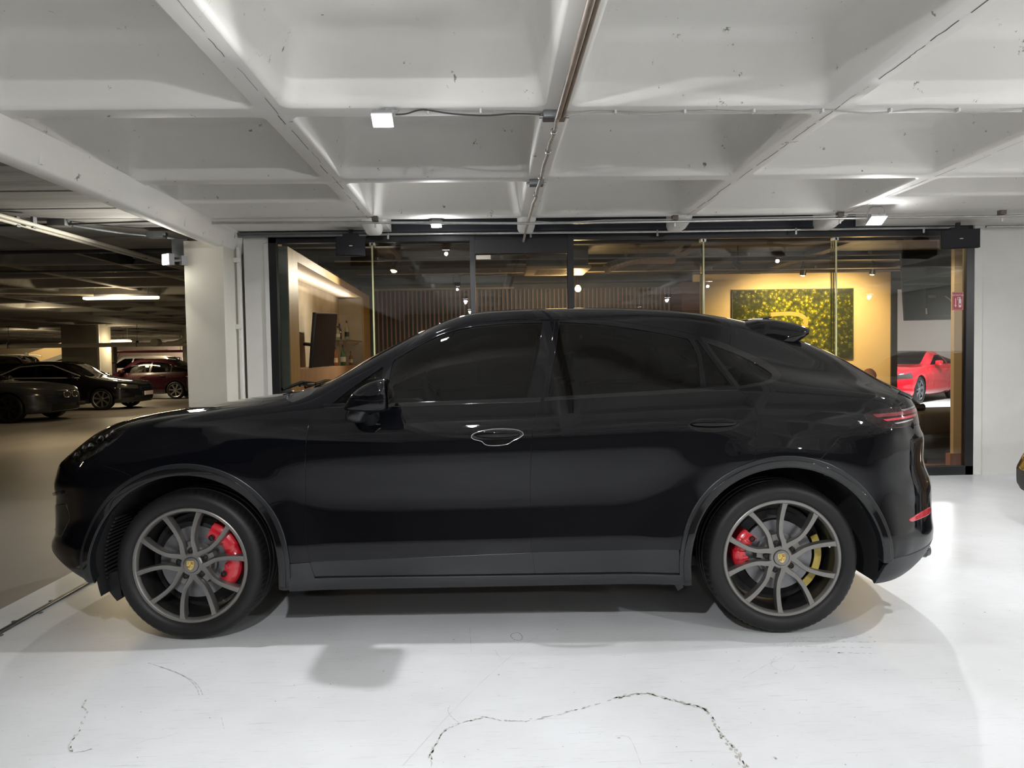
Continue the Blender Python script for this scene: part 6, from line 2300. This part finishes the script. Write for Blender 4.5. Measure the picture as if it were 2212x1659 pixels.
for sy in (-1, 1):
    mbh = MB()
    c = Vector((-0.17, sy * 0.235, 0.605))
    mbh.box((c.x - 0.09, c.y - 0.035, c.z - 0.014), (c.x + 0.01, c.y + 0.035, c.z + 0.014), 0.012)
    for f, (dy, L) in enumerate(((-0.028, 0.062), (-0.009, 0.070), (0.010, 0.066), (0.028, 0.052))):
        mbh.tube([(c.x - 0.085, c.y + dy, c.z), (c.x - 0.085 - L * 0.6, c.y + dy, c.z - 0.006), (c.x - 0.085 - L, c.y + dy, c.z - 0.028)], [0.009, 0.008, 0.006], 8)
    mbh.tube([(c.x - 0.02, c.y - sy * 0.03, c.z), (c.x - 0.05, c.y - sy * 0.055, c.z - 0.005), (c.x - 0.08, c.y - sy * 0.062, c.z - 0.015)], [0.011, 0.010, 0.007], 8)
    mbh.build('hand', M_SKIN, t, smooth=60)
# head: shaped from a dense sphere, facing left (-x) and slightly down
bm = bmesh.new()
bmesh.ops.create_uvsphere(bm, u_segments=40, v_segments=28, radius=1.0)
for v in bm.verts:
    x, y, z = v.co
    fx = -x                                   # forward
    sx, sy, sz = 0.098, 0.076, 0.118
    zz = z * sz
    xx = -fx * sx
    yy = y * sy
    if z < -0.1 and fx > -0.2:
        yy *= 1 - 0.28 * min(1, (-z - 0.1))
    if z < 0 and fx < 0:
        xx *= 1 - 0.30 * min(1, -z)
    g = lambda a, b, s_: math.exp(-((a - b) / s_) ** 2)
    nose = g(z, -0.18, 0.20) * g(y, 0, 0.16) * max(0, fx)
    xx -= 0.024 * nose
    brow = g(z, 0.12, 0.12) * g(abs(y), 0.28, 0.3) * max(0, fx)
    xx -= 0.006 * brow
    eye = g(z, -0.02, 0.09) * g(abs(y), 0.34, 0.16) * max(0, fx)
    xx += 0.010 * eye
    mouth = g(z, -0.52, 0.05) * g(y, 0, 0.28) * max(0, fx)
    xx += 0.005 * mouth
    chin = g(z, -0.80, 0.15) * g(y, 0, 0.35) * max(0, fx)
    xx -= 0.010 * chin
    v.co = (xx, yy, zz)
me = bpy.data.meshes.new('head')
bm.to_mesh(me)
bm.free()
me.polygons.foreach_set('use_smooth', [True] * len(me.polygons))
me.materials.append(M_SKIN)
hd = bpy.data.objects.new('head', me)
COL.objects.link(hd)
hd.parent = t
hd.location = (0.10, 0, 1.00)
hd.rotation_euler = (0, math.radians(-12), 0)
for sy in (-1, 1):
    mbh = MB()
    mbh.tube([(0.005, sy * 0.074, -0.030), (0.018, sy * 0.084, -0.010), (0.020, sy * 0.088, 0.012), (0.006, sy * 0.084, 0.022), (0.0, sy * 0.077, 0.005)], [0.007, 0.009, 0.009, 0.008, 0.006], 8)
    mbh.build('ear', M_SKIN, hd, smooth=60)
    mbh = MB()
    mbh.tube([(-0.080, sy * 0.030, 0.0), (-0.092, sy * 0.030, 0.0)], [0.010, 0.006], 10)
    mbh.build('eye', M_CBLK, hd, smooth=60)
MB().lathe([(0.055, 0.0), (0.060, 0.03), (0.052, 0.05)], 20, 'Z', (0.125, 0, 0.885)).build('shirt_collar', M_SWHT, t, smooth=50)

# ---- garage fixtures
def tube_light(x0, x1, y, z, label, pw=0.06):
    t = empty('tube_light', ((x0 + x1) / 2, y, z))
    tag(t, label, 'light')
    h = (x1 - x0) / 2
    MB().box((-h, -pw, 0), (h, pw, 0.05), 0.02).build('housing', M_GREYP, t, smooth=50)
    MB().box((-h + 0.02, -pw * 0.9, -0.045), (h - 0.02, pw * 0.9, 0.002), 0.02).build('diffuser', M_TUBEL, t, smooth=50)
    for s in (-0.7, 0.7):
        MB().cyl((h * s, 0, 0.05), (h * s, 0, 3.03 - z), 0.006, 6).build('hanger', M_STEELD, t)


tube_light(-7.40, -6.02, 13.6, 2.58, 'long warm tube light hanging beyond the column, nearest of the garage lights')
tube_light(-14.0, -13.0, 27.0, 2.18, 'short warm tube light right of the grey garage column')
tube_light(-19.2, -17.6, 40.5, 2.02, 'small warm tube light far back in the garage above the silver pickup')


def pipe(pts, r, m, label, name='pipe', clamps=(), cat='pipe'):
    t = tag(MB().tube(catmull(pts, 3) if len(pts) > 2 else pts, r, 10).build(name, m, smooth=60), label, cat)
    for c in clamps:
        MB().box((c[0] - 0.012, c[1] - r - 0.008, c[2] - r - 0.01), (c[0] + 0.012, c[1] + r + 0.008, c[2] + r + 0.05), 0.003).build('clamp', M_STEELD, t)
    return t


pipe([(-4.02, 5.0, 2.60), (-4.0, 6.159, 2.60), (-3.93, 9.531, 2.60), (-3.8, 16, 2.60)], 0.020, M_PVC, 'pale pipe, right-hand one of the pair running back under the garage ceiling', clamps=((-3.99, 6.6, 2.60), (-3.95, 8.6, 2.60)))
pipe([(-4.10, 5.0, 2.59), (-4.08, 6.2, 2.59), (-4.0, 9.5, 2.59), (-3.86, 16, 2.59)], 0.016, M_PVC, 'pale pipe, left-hand one of the pair running back under the garage ceiling', clamps=((-4.07, 6.5, 2.59), (-4.03, 8.5, 2.59)))
pipe([(-9.5, 8.6, 2.652), (-3.0, 8.5, 2.652)], 0.022, mat('dark_pipe', (0.03, 0.03, 0.033), 0.5), 'dark pipe crossing the garage ceiling under the pair of pale pipes', clamps=((-5.6, 8.55, 2.665),))
pipe([(-12, 10.4, 2.66), (-3.2, 10.4, 2.66)], 0.018, M_STEELD, 'thin grey pipe crossing the garage ceiling beyond the dark one')
pipe([(-9.2, 12.2, 2.60), (-7.1, 13.4, 2.60)], 0.02, M_PVC, 'short pale pipe leading to the nearest garage tube light')
pipe([(-5.9, 7.0, 2.66), (-5.2, 6.95, 2.67), (-4.55, 6.9, 2.655), (-3.95, 6.9, 2.66)], 0.010, mat('dark_pipe', (0.03, 0.03, 0.033), 0.5), 'dark cable run into the ceiling junction box of the garage', 'cable', cat='cable')
pipe([(-3.85, 6.9, 2.66), (-3.0, 6.9, 2.68)], 0.008, M_CABLED, 'short dark cable from the garage ceiling box to the beam', 'cable', cat='cable')
pipe([(-3.83, 6.92, 2.65), (-3.55, 7.2, 2.63), (-3.30, 7.35, 2.62)], 0.014, M_STEELD, 'angled grey conduit from the garage ceiling box to the column', 'conduit', cat='conduit')
tag(MB().box((-4.02, 6.84, 2.64), (-3.86, 6.96, 2.70), 0.004).build('junction_box', M_STEELD, smooth=40), 'dark junction box under the raw concrete garage ceiling', 'junction box')
tag(MB().box((-3.34, 7.30, 2.60), (-3.18, 7.42, 2.66), 0.004).build('junction_box', M_STEELD, smooth=40), 'grey junction box beside the column floodlight', 'junction box')
pipe([(-3.25, 7.38, 2.62), (-3.10, 7.45, 2.60), (-3.05, 7.5, 2.56)], 0.016, M_STEELD, 'short curved conduit entering the box on the column', 'conduit', cat='conduit')
dp_ = pipe([(-26, 25.3, 2.02), (-8, 25.3, 1.98)], 0.075, M_PVC, 'thick cream drain pipe crossing the garage above the parked cars', clamps=((-16.3, 25.3, 2.02), (-12.0, 25.3, 2.0)))
MB().tube(catmull([(-10.95, 25.2, 2.0), (-10.6, 25.15, 2.03), (-10.25, 25.1, 2.20), (-10.2, 25.1, 2.62)], 3), 0.085, 10).build('elbow', M_PVC, dp_, smooth=60)
MB().cyl((-11.25, 25.2, 2.05), (-11.25, 24.9, 2.05), 0.13, 16).build('end_cap', M_PVC, dp_, smooth=60)
for x in (-22.0, -16.3, -12.0):
    MB().cyl((x, 25.3, 2.05), (x, 25.3, 2.9), 0.008, 6).build('hanger', M_STEELD, dp_)
rp_ = pipe([(-17.6, 34.5, 1.88), (-13.8, 34.5, 1.88)], 0.06, mat('red_pipe', (0.28, 0.03, 0.03), 0.5), 'dark red pipe far back in the garage right of the column')
for x in (-17.0, -14.4):
    MB().cyl((x, 34.5, 1.9), (x, 34.5, 2.95), 0.01, 6).build('hanger', M_STEELD, rp_)

# columns and ramp of the garage
struct(MB().box((-14.95, 26.0, 0), (-13.75, 27.0, 2.8)).build('trim_garage_column', M_GCOL))
struct(MB().box((-14.97, 25.97, 0.0), (-13.9, 27.02, 0.82)).build('trim_yellow_base', mat('yellow_base_paint', (0.42, 0.28, 0.04), 0.6)))
struct(MB().box((-12.35, 29.8, 0), (-11.0, 30.8, 2.8)).build('trim_garage_column', M_GCOL))
struct(MB().box((-13.75, 26.05, 0), (-13.68, 26.12, 2.75)).build('trim_downpipe', M_PVC))
mb = MB()
mb.box((-34, 30.0, 1.40), (-15.2, 30.3, 2.2))
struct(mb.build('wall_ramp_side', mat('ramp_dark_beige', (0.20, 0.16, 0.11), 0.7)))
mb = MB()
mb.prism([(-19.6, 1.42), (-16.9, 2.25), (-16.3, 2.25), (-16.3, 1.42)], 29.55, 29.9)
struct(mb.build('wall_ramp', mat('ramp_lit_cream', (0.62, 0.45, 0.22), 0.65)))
mb = MB()
mb.prism([(-18.0, 1.42), (-16.35, 1.95), (-16.35, 1.78), (-17.4, 1.42)], 29.45, 29.55)
struct(mb.build('trim_ramp_edge', M_GCOL))
area_lamp((-17.5, 28.0, 2.4), 30, TUBE, (1.0, 0.1), (0, 1, -0.3))
struct(MB().box((-34, 30.1, 0), (-15.2, 30.25, 1.40)).build('wall_under_ramp', mat('under_ramp', (0.10, 0.07, 0.06), 0.7)))
struct(MB().box((-30, 46.0, 0), (-9, 46.3, 2.8)).build('wall_garage_mid', mat('garage_pink_wall', (0.48, 0.38, 0.33), 0.7, var=0.1)))
area_lamp((-17.0, 43.0, 2.4), 260, (1.0, 0.86, 0.66), (1.5, 0.2), (0, 0.6, -0.8))
area_lamp((-18.5, 35.0, 2.5), 160, TUBE, (1.5, 0.2), (0, 0.2, -0.8))  # added lamp without a fixture, brightens the far end around the pickup
t = empty('wall_sign', (-19.0, 45.9, 1.44))
tag(t, 'white sign with a red symbol and small text on the far garage wall', 'sign')
MB().box((-0.05, -0.02, -0.21), (1.30, 0.02, 0.21)).build('board', M_SWHT, t)
MB().lathe([(0.07, 0), (0.12, 0)], 20, 'Y', (0.18, -0.03, 0.0)).build('symbol', mat('sign_red2', (0.5, 0.03, 0.04), 0.5), t)
for k in range(3):
    MB().box((0.38, -0.03, 0.08 - 0.09 * k), (1.15 - 0.1 * k, -0.021, 0.12 - 0.09 * k)).build('text_line', mat('sign_red2', (0.5, 0.03, 0.04), 0.5), t)
t = empty('wall_sign', (-19.40, 45.9, 1.44))
tag(t, 'small dark sign left of the white sign on the far garage wall', 'sign')
MB().box((-0.20, -0.02, -0.24), (0.22, 0.02, 0.24)).build('board', mat('sign_navy', (0.02, 0.03, 0.07), 0.5), t)
for k in range(3):
    MB().box((-0.15 + 0.02 * k, -0.03, 0.12 - 0.13 * k), (0.15, -0.021, 0.17 - 0.13 * k)).build('text_line', M_SWHT, t)

# louvre and panel of the far bay
struct(MB().box((10.1, 21.93, 0.0), (10.95, 22.0, 1.95)).build('wall_far_bay_panel', mat('far_grey_panel', (0.30, 0.31, 0.31), 0.4)))
t = empty('louvre_window', (9.2, 21.9, 2.75))
struct(t)
MB().box((-0.7, -0.03, -0.65), (0.45, 0.03, 0.65)).build('frame', mat('louvre_brown', (0.16, 0.12, 0.09), 0.6), t)
for k in range(9):
    MB().box((0.12, -0.06, -0.60 + 0.14 * k), (0.44, -0.03, -0.52 + 0.14 * k)).build('louvre_blade', M_WHITEP, t)
# ================================================================== OTHER CARS


def generic_spec(kind):
    if kind == 'sedan':
        p = dict(u0=-0.95, u1=3.95, wb=2.80, hw=0.92, belt=0.93, hoodz=0.88, nosez=0.70, roofz=1.46, ws0=0.45, ws1=1.35, rt1=2.35, rb=3.10, deckz=1.03, tailz=0.98, rw=0.325)
    elif kind == 'coupe':
        p = dict(u0=-0.95, u1=3.85, wb=2.72, hw=0.95, belt=0.94, hoodz=0.92, nosez=0.72, roofz=1.36, ws0=0.85, ws1=1.60, rt1=2.20, rb=3.15, deckz=1.05, tailz=1.0, rw=0.345)
    elif kind == 'hatch':
        p = dict(u0=-0.90, u1=3.45, wb=2.65, hw=0.90, belt=0.96, hoodz=0.95, nosez=0.74, roofz=1.52, ws0=0.35, ws1=1.15, rt1=2.15, rb=3.20, deckz=1.10, tailz=1.02, rw=0.325)
    else:
        p = dict(u0=-0.95, u1=3.85, wb=2.80, hw=0.95, belt=1.08, hoodz=1.06, nosez=0.85, roofz=1.72, ws0=0.35, ws1=0.95, rt1=3.05, rb=3.62, deckz=1.20, tailz=1.12, rw=0.36)
    u0, u1 = p['u0'], p['u1']
    hw, belt = p['hw'], p['belt']
    F = ([(u0, hw * .93), (0, hw * .93), (3.9, hw * .93)], [(u0, p['nosez'] - .03), (u0 + .25, p['nosez'] + .05), (-.1, p['hoodz'] - .07), (p['ws0'], belt - .02), (p['rt1'], belt + .03), (p['rb'], belt + .06), (u1, p['tailz'] - .05)])
    G = ([(u0, hw * .80), (p['ws0'], hw * .85), (p['ws1'], hw * .72), (p['rt1'], hw * .70), (p['rb'], hw * .80), (u1, hw * .8)],
         [(u0, p['nosez']), (u0 + .25, p['nosez'] + .09), (-.1, p['hoodz'] - .03), (p['ws0'], belt + .03), (p['ws1'] - .05, p['roofz'] - .16), (p['ws1'] + .4, p['roofz'] - .10), (p['rt1'], p['roofz'] - .13), (p['rb'] - .1, belt + .13), (p['rb'] + .15, p['deckz'] - .01), (u1, p['tailz'] - .02)])
    H = ([(u0, hw * .5), (p['ws0'], hw * .66), (p['ws1'], hw * .60), (p['rt1'], hw * .58), (p['rb'], hw * .62), (u1, hw * .6)],
         [(u0, p['nosez'] + .01), (u0 + .25, p['nosez'] + .11), (-.1, p['hoodz']), (p['ws0'], belt + .05), (p['ws1'], p['roofz'] - .05), (p['ws1'] + .4, p['roofz'] - .025), (p['rt1'], p['roofz'] - .05), (p['rb'], belt + .13), (p['rb'] + .15, p['deckz'] + .01), (u1, p['tailz'])])
    I = ([(u0, 0), (u1, 0)], [(u0, p['nosez'] + .01), (u0 + .25, p['nosez'] + .12), (-.1, p['hoodz'] + .03), (p['ws0'] - .15, belt + .04), (p['ws1'] + .05, p['roofz'] - .01), (p['ws1'] + .4, p['roofz']), (p['rt1'] - .1, p['roofz'] - .015), (p['rb'] + .05, belt + .17), (p['rb'] + .2, p['deckz'] + .02), (u1, p['tailz'] + .01)])
    J = ([(u0, hw * .26), (u1, hw * .3)], [(a, b - .004) for a, b in I[1]])
    if kind == 'pickup':
        pass
    return dict(u0=u0, u1=u1, Lf=0.70, pf=2.3, Lr=0.5, pr=2.6, W=hw, uref=1.5, sm=0.05, vF0=hw * .93, zflare=0.95,
                zA=[(u0, .24), (-.5, .20), (1, .20), (p['wb'], .22), (u1, .30)],
                prof=[(0, hw * .90), (.06, hw * .95), (.14, hw * .975), (.35, hw * .985), (.60, hw), (.78, hw), (.90, hw * .97)],
                lines=[F, G, H, J, I],
                uf=[(.2, u0 + .06), (.35, u0), (.5, u0 + .01), (.65, u0 + .03), (.8, u0 + .05), (1.3, u0 + .05)],
                ur=[(.2, u1 - .12), (.4, u1), (.6, u1), (.8, u1 - .03), (1.0, u1 - .04), (1.3, u1 - .04)],
                flares=[(0, p['rw'], p['rw'] + .10, .12, .015), (p['wb'], p['rw'], p['rw'] + .10, .12, .015)]), p


def simple_wheel(parent, loc, r, sd, m_rim, nspoke=7):
    mb = MB()
    mb.lathe([(r * .70, -.012), (r * .73, -.02), (r * .76, -.015), (r * .70, .10)], 40, 'Y')
    mb.lathe([(0, -.012), (r * .16, -.012), (r * .18, .0)], 24, 'Y')
    for k in range(nspoke):
        a = 2 * PI * k / nspoke + 0.3
        d, s = Vector((math.cos(a), 0, math.sin(a))), Vector((-math.sin(a), 0, math.cos(a)))
        vs = []
        for rr_, w, y in ((r * .10, .022, -.008), (r * .40, .024, -.004), (r * .72, .034, -.012)):
            vs += [d * rr_ - s * w + Vector((0, y, 0)), d * rr_ + s * w + Vector((0, y, 0)), d * rr_ + s * w + Vector((0, y + .03, 0)), d * rr_ - s * w + Vector((0, y + .03, 0))]
        mb.add(vs, [(4 * i + k2, 4 * i + (k2 + 1) % 4, 4 * i + 4 + (k2 + 1) % 4, 4 * i + 4 + k2) for i in range(2) for k2 in range(4)])
    w_ = mb.build('wheel', m_rim, parent, smooth=40, loc=loc, rot=(0, 0, 0 if sd < 0 else PI))
    MB().lathe([(r * .74, -.02), (r * .80, -.035), (r * .92, -.035), (r * .985, -.01), (r, .03), (r, .15), (r * .97, .19), (r * .75, .2)], 48, 'Y').build('tyre', M_RUBBER, w_, smooth=50)
    MB().lathe([(r * .68, .10), (r * .1, .10)], 32, 'Y').build('wheel_back', M_DARK, w_)
    return w_


def make_car(kind, loc, rz, paint, label, rim=None, name='car', chrome_frame=False, nose=None):
    sp, p = generic_spec(kind)
    if nose:
        sp['uf'] = [(z, p['u0'] + d) for z, d in nose]
    S = Surf(sp, 300, 120)
    root = empty(name, loc, rz)
    tag(root, label, 'car')
    rim = rim or M_STEEL
    KF_, KG_, KH_, KI_ = (S.sig_knot[len(sp['prof']) + k] for k in (0, 1, 2, 4))
    P = S.P
    NT, NS = P.shape[:2]
    jF = int(np.searchsorted(S.sig, KF_))
    jH = int(np.searchsorted(S.sig, KH_))
    wh = ((0, p['rw']), (p['wb'], p['rw']))
    rarch = p['rw'] + 0.045
    Pc = (P[:-1, :-1] + P[1:, 1:]) / 2
    U_, Z_ = Pc[:, :, 0], Pc[:, :, 2]
    cls = np.zeros(U_.shape, int)
    # side windows between belt and roof edge
    jj = np.arange(NS - 1)[None, :] * np.ones((NT - 1, 1))
    sig = S.sig[:-1][None, :] * np.ones((NT - 1, 1))
    zb = belt = p['belt']
    ztop = np.interp(U_, [p['ws0'] - .1, p['ws1'] + .15, p['ws1'] + .5, p['rt1'] + .1, p['rb'] + .05], [belt - .02, p['roofz'] - .115, p['roofz'] - .105, p['roofz'] - .15, belt + .08])
    side = (Z_ > belt + .035 + (U_ - 1) * .01) & (Z_ < ztop - 0.02) & (sig > KF_ - .02) & (sig < KH_ - .03) & (U_ > p['ws0'] + .15) & (U_ < p['rb'])
    bp = p['ws1'] + .55
    pil = (abs(U_ - bp + (Z_ - belt) * -.12) < .035) | (abs(U_ - (p['rt1'] + .35) - (Z_ - belt) * -.1) < .02)
    cls[side & ~pil] = 1
    ws = (sig > KH_ + .01) & (U_ > p['ws0'] - .1) & (U_ < p['ws1'] + .02) & (Z_ > belt + .05)
    cls[ws] = 2
    rw_ = (sig > KH_ + .01) & (U_ > p['rt1'] + .05) & (U_ < p['rb'] + .08) & (Z_ > belt + .12)
    cls[rw_] = 3
    hole = np.zeros_like(cls, bool)
    for cu, cz in wh:
        hole |= (np.hypot(U_ - cu, Z_ - cz) < rarch) & (Z_ < cz + rarch + .1) & (sig < KF_)
    cls[hole] = 9
    hl = (U_ < p['u0'] + .50) & (Z_ > p['nosez'] - .10 + (U_ - p['u0']) * .10) & (Z_ < p['nosez'] + .00 + (U_ - p['u0']) * .16) & (abs(Pc[:, :, 1]) > .44) & (sig < KG_ + .1)
    cls[hl & (cls == 0)] = 4
    gr = (U_ < p['u0'] + .20) & (Z_ > p['nosez'] - .17) & (Z_ < p['nosez'] - .02) & (abs(Pc[:, :, 1]) < .40)
    cls[gr] = 5
    lg = (U_ < p['u0'] + .22) & (Z_ > .26) & (Z_ < .42) & (abs(Pc[:, :, 1]) < .60)
    cls[lg & (cls == 0)] = 5
    tl = (U_ > p['u1'] - .30) & (Z_ > p['tailz'] - .24) & (Z_ < p['tailz'] - .08) & (abs(Pc[:, :, 1]) > .45)
    cls[tl & (cls == 0)] = 6
    flat = P.reshape(-1, 3)
    nflat = S.N.reshape(-1, 3)
    names = {0: ('body_shell', paint), 1: ('side_glass', M_PRIV), 2: ('windscreen', M_SCREEN), 3: ('rear_window', M_PRIV), 4: ('headlamp', mat('headlamp_simple', (0.12, 0.12, 0.11), 0.15, metal=0.7)), 5: ('grille', M_DARK), 6: ('tail_lamp', M_REDL)}
    for c, (nm, mm) in names.items():
        ii, jj_ = np.where(cls == c)
        if not len(ii):
            continue
        q = np.stack([ii * NS + jj_, (ii + 1) * NS + jj_, (ii + 1) * NS + jj_ + 1, ii * NS + jj_ + 1], axis=1)
        used, inv_ = np.unique(q, return_inverse=True)
        q = inv_.reshape(q.shape)
        A_ = flat[used] + nflat[used] * (-0.006 if c in (1, 2, 3) else (0.0 if c in (0,) else -0.004))
        Nn = nflat[used]
        f = [tuple(int(v) for v in r_) for r_ in q]
        n = len(A_)
        a, b_, d_ = A_[q[len(q) // 2][0]], A_[q[len(q) // 2][1]], A_[q[len(q) // 2][3]]
        if np.dot(np.cross(b_ - a, d_ - a), Nn[q[len(q) // 2][0]]) < 0:
            f = [t_[::-1] for t_ in f]
        fl_ = np.array([1, -1, 1])
        fr = [tuple(reversed(t_)) for t_ in f]
        if c in (1, 4, 6):
            sets = [(A_, Nn, f), (A_ * fl_, Nn * fl_, fr)]
        else:
            sets = [(np.concatenate([A_, A_ * fl_]), np.concatenate([Nn, Nn * fl_]), f + [tuple(i + n for i in t_) for t_ in fr])]
        for va_, na_, fa_ in sets:
            me = bpy.data.meshes.new(nm)
            me.from_pydata([tuple(v) for v in va_], [], fa_)
            me.update()
            me.polygons.foreach_set('use_smooth', [True] * len(me.polygons))
            me.normals_split_custom_set_from_vertices([tuple(v) for v in na_])
            me.materials.append(mm)
            o = bpy.data.objects.new(nm, me)
            COL.objects.link(o)
            o.parent = root
    # wheel wells, underbody, cabin
    mb = MB()
    mb.box((p['u0'] + .2, -.62, .20), (p['u1'] - .2, .62, .50))
    mb.box((.45, -p['hw'] + .1, .2), (p['wb'] - .45, p['hw'] - .1, .5))
    mb.box((.45, -p['hw'] + .12, .5), (p['rb'] - .3, p['hw'] - .12, p['belt'] - .12))
    mb.box((p['ws1'] + .35, -.55, .6), (p['ws1'] + .55, .55, p['belt'] + .22), .06)
    mb.box((p['rt1'] + .1, -.60, .6), (p['rt1'] + .3, .60, p['belt'] + .14), .06)
    mb.build('underbody', M_DARK, root)
    for cu, cz in wh:
        for sd in (-1, 1):
            mb = MB()
            n = 20
            vs = [(cu + r_ * math.cos(math.radians(-15 + 210 * k / n)), sd * y_, cz + r_ * math.sin(math.radians(-15 + 210 * k / n))) for r_, y_ in ((rarch + .012, p['hw'] - .02), (rarch + .012, .60), (.05, .60)) for k in range(n + 1)]
            mb.add(vs, [(q * (n + 1) + k, q * (n + 1) + k + 1, (q + 1) * (n + 1) + k + 1, (q + 1) * (n + 1) + k) for q in range(2) for k in range(n)])
            mb.build('wheel_well', M_LINER, root, smooth=50)
            simple_wheel(root, (cu, sd * (p['hw'] - .03), cz), p['rw'], sd, rim)
    # door gaps, handles, mirrors, mouldings
    for sd in (-1, 1):
        for gu in (p['ws0'] + .12, bp, min(p['rt1'] + .62, p['wb'] - .28)):
            zs = np.linspace(.30, p['belt'] + .02, 9)
            ts = S.inv([(gu - (.02 if z < .6 else 0) * sd * 0, z) for z in zs], smax=KG_)
            pts = S.ev(ts[:, 0], ts[:, 1]) + S.nrm(ts[:, 0], ts[:, 1]) * 0.001
            vs = []
            for q in pts:
                vs += [(q[0] - .004, q[1] * (1 if sd < 0 else -1), q[2]), (q[0] + .004, q[1] * (1 if sd < 0 else -1), q[2])]
            mesh_obj('door_gap', vs, [(2 * i, 2 * i + 1, 2 * i + 3, 2 * i + 2) for i in range(8)], M_DARK, root)
        for hu in (bp - .22, min(p['rt1'] + .35, p['wb'] - .45)):
            q = S.inv([(hu, p['belt'] - .10)])[0]
            c = S.ev([q[0]], [q[1]])[0]
            MB().box((c[0] - .09, (c[1] - .03) * (1 if sd < 0 else -1), c[2] - .015), (c[0] + .09, (c[1] + .005) * (1 if sd < 0 else -1), c[2] + .015), .012).build('door_handle', M_CHROME if chrome_frame else paint, root, smooth=50)
        y0 = p['hw'] * .93
        mb = MB()
        y_ = sd * (y0 + .10)
        mb.box((p['ws0'] + .28, y_ - .08, p['belt'] + .02), (p['ws0'] + .46, y_ + .08, p['belt'] + .15), .045)
        mb.build('door_mirror', paint, root, smooth=60)
        if chrome_frame:
            us = np.linspace(p['ws0'] + .2, p['rb'] - .02, 30)
            top = np.interp(us, [p['ws0'] - .1, p['ws1'] + .15, p['ws1'] + .5, p['rt1'] + .1, p['rb'] + .05], [belt - .02, p['roofz'] - .115, p['roofz'] - .105, p['roofz'] - .15, belt + .08]) - .012
            for arr, nm in ((top, 'chrome_moulding'), (belt + .03 + (us - 1) * .01, 'chrome_moulding')):
                ts = S.inv([(u, z) for u, z in zip(us, arr)], smin=KF_ - .03, smax=KH_)
                pts = S.ev(ts[:, 0], ts[:, 1]) + S.nrm(ts[:, 0], ts[:, 1]) * .004
                MB().tube([(q[0], q[1] * (1 if sd < 0 else -1), q[2]) for q in pts], .016, 6).build(nm, mat('lamplit_moulding', (0.75, 0.72, 0.66), 0.3, metal=0.3), root, smooth=60)  # pale satin colour stands in for lamplight caught by the chrome
    return root, S, p


E_SED = (M_DARK,)
M_CBK = mat('car_black', (0.006, 0.006, 0.008), 0.06, spec=0.6, coat=0.6)
M_CGR = mat('car_grey', (0.060, 0.062, 0.07), 0.22, metal=0.6, coat=0.8)
M_CBU = mat('car_burgundy', (0.022, 0.004, 0.007), 0.2, coat=0.3)
M_CSI = mat('car_silver', (0.42, 0.41, 0.38), 0.3, metal=0.5, coat=0.6)
M_CRD = mat('car_red', (0.50, 0.010, 0.022), 0.12, coat=1.0)

# black sedan, nose to the right
r_, S_, p_ = make_car('sedan', (-11.36, 22.55, 0), PI, M_CBK, 'black sedan with chrome window line parked left of the column, nose to the right', chrome_frame=True)
MB().box((-0.97, -0.26, 0.40), (-0.945, 0.26, 0.52), 0.004).build('number_plate', M_SWHT, r_)
for k in range(5):
    MB().box((-0.945, -0.36, 0.56 + 0.025 * k), (-0.925, 0.36, 0.568 + 0.025 * k)).build('grille_bar', M_CHROME, r_)
# grey sedan, nearer
r_, S_, p_ = make_car('coupe', (-11.30, 18.35, 0), PI, M_CGR, 'dark grey coupe with double kidney-shaped grille at the left edge', rim=mat('dark_rim', (0.05, 0.05, 0.055), 0.4, metal=0.8))
for y in (-0.17, 0.17):
    mb = MB()
    ps = [(0.0, y + 0.14 * math.cos(a), 0.635 + 0.075 * math.sin(a)) for a in [2 * PI * k / 20 for k in range(20)]]
    mb.tube([(-0.945 + 0.06 * abs(q[1]) ** 2, q[1], q[2]) for q in ps], 0.012, 8, closed=True)
    g = mb.build('kidney_frame', M_CHROME, r_, smooth=60)
    for k in range(7):
        MB().box((-0.945, y - 0.10 + 0.033 * k, 0.57), (-0.925, y - 0.09 + 0.033 * k, 0.70)).build('grille_bar', M_STEELD, g)
MB().box((-0.95, -0.62, 0.33), (-0.90, -0.28, 0.42), 0.02).build('lower_intake', M_DARK, r_, smooth=40)
# burgundy hatch beyond, nose to the left
make_car('hatch', (-14.35, 28.35, 0), 0.0, M_CBU, 'dark burgundy car half hidden behind the column, facing left', rim=M_STEEL)
# silver pickup far back
r_, S_, p_ = make_car('suv', (-19.6, 38.3, 0), 0.0, M_CSI, 'silver pickup truck far back in the garage above the burgundy car', name='pickup_truck')
MB().tube([(0.75, -0.72, 1.60), (0.95, -0.72, 1.95)], 0.012, 6).build('antenna', M_DARK, r_)
# dark suv behind the black sedan
r_, S_, p_ = make_car('suv', (-20.4, 27.8, 0), 0.0, M_CBK, 'dark SUV with pale roof rails standing behind the black sedan', name='parked_suv')
for y in (-0.62, 0.62):
    MB().tube(catmull([(0.95, y, 1.68), (1.15, y, 1.74), (2.0, y, 1.76), (3.1, y, 1.72), (3.3, y, 1.66)], 5), 0.018, 8).build('roof_rail', M_CSI, r_, smooth=60)
MB().prism([(3.0, 1.70), (3.12, 1.83), (3.18, 1.84), (3.20, 1.69)], -0.01, 0.01).build('aerial_fin', M_CSI, r_)
# red sports coupe in the far bay
r_, S_, p_ = make_car('coupe', (10.34, 18.96, 0), 0.7, M_CRD, 'bright red sports coupe seen through the showroom at right', rim=M_STEELD, name='sports_car')
# car at the right edge of the picture: only the tip of its nose is in view
r_, S_, p_ = make_car('coupe', (4.985, 5.05, 0), -0.15, mat('car_bronze', (0.10, 0.055, 0.018), 0.10, metal=0.3, coat=1.0), 'bronze-black car of which only the nose tip shows at the right edge', name='car', nose=[(.2, .06), (.28, 0), (.42, 0), (.50, .06), (.60, .16), (.75, .24), (1.3, .26)])
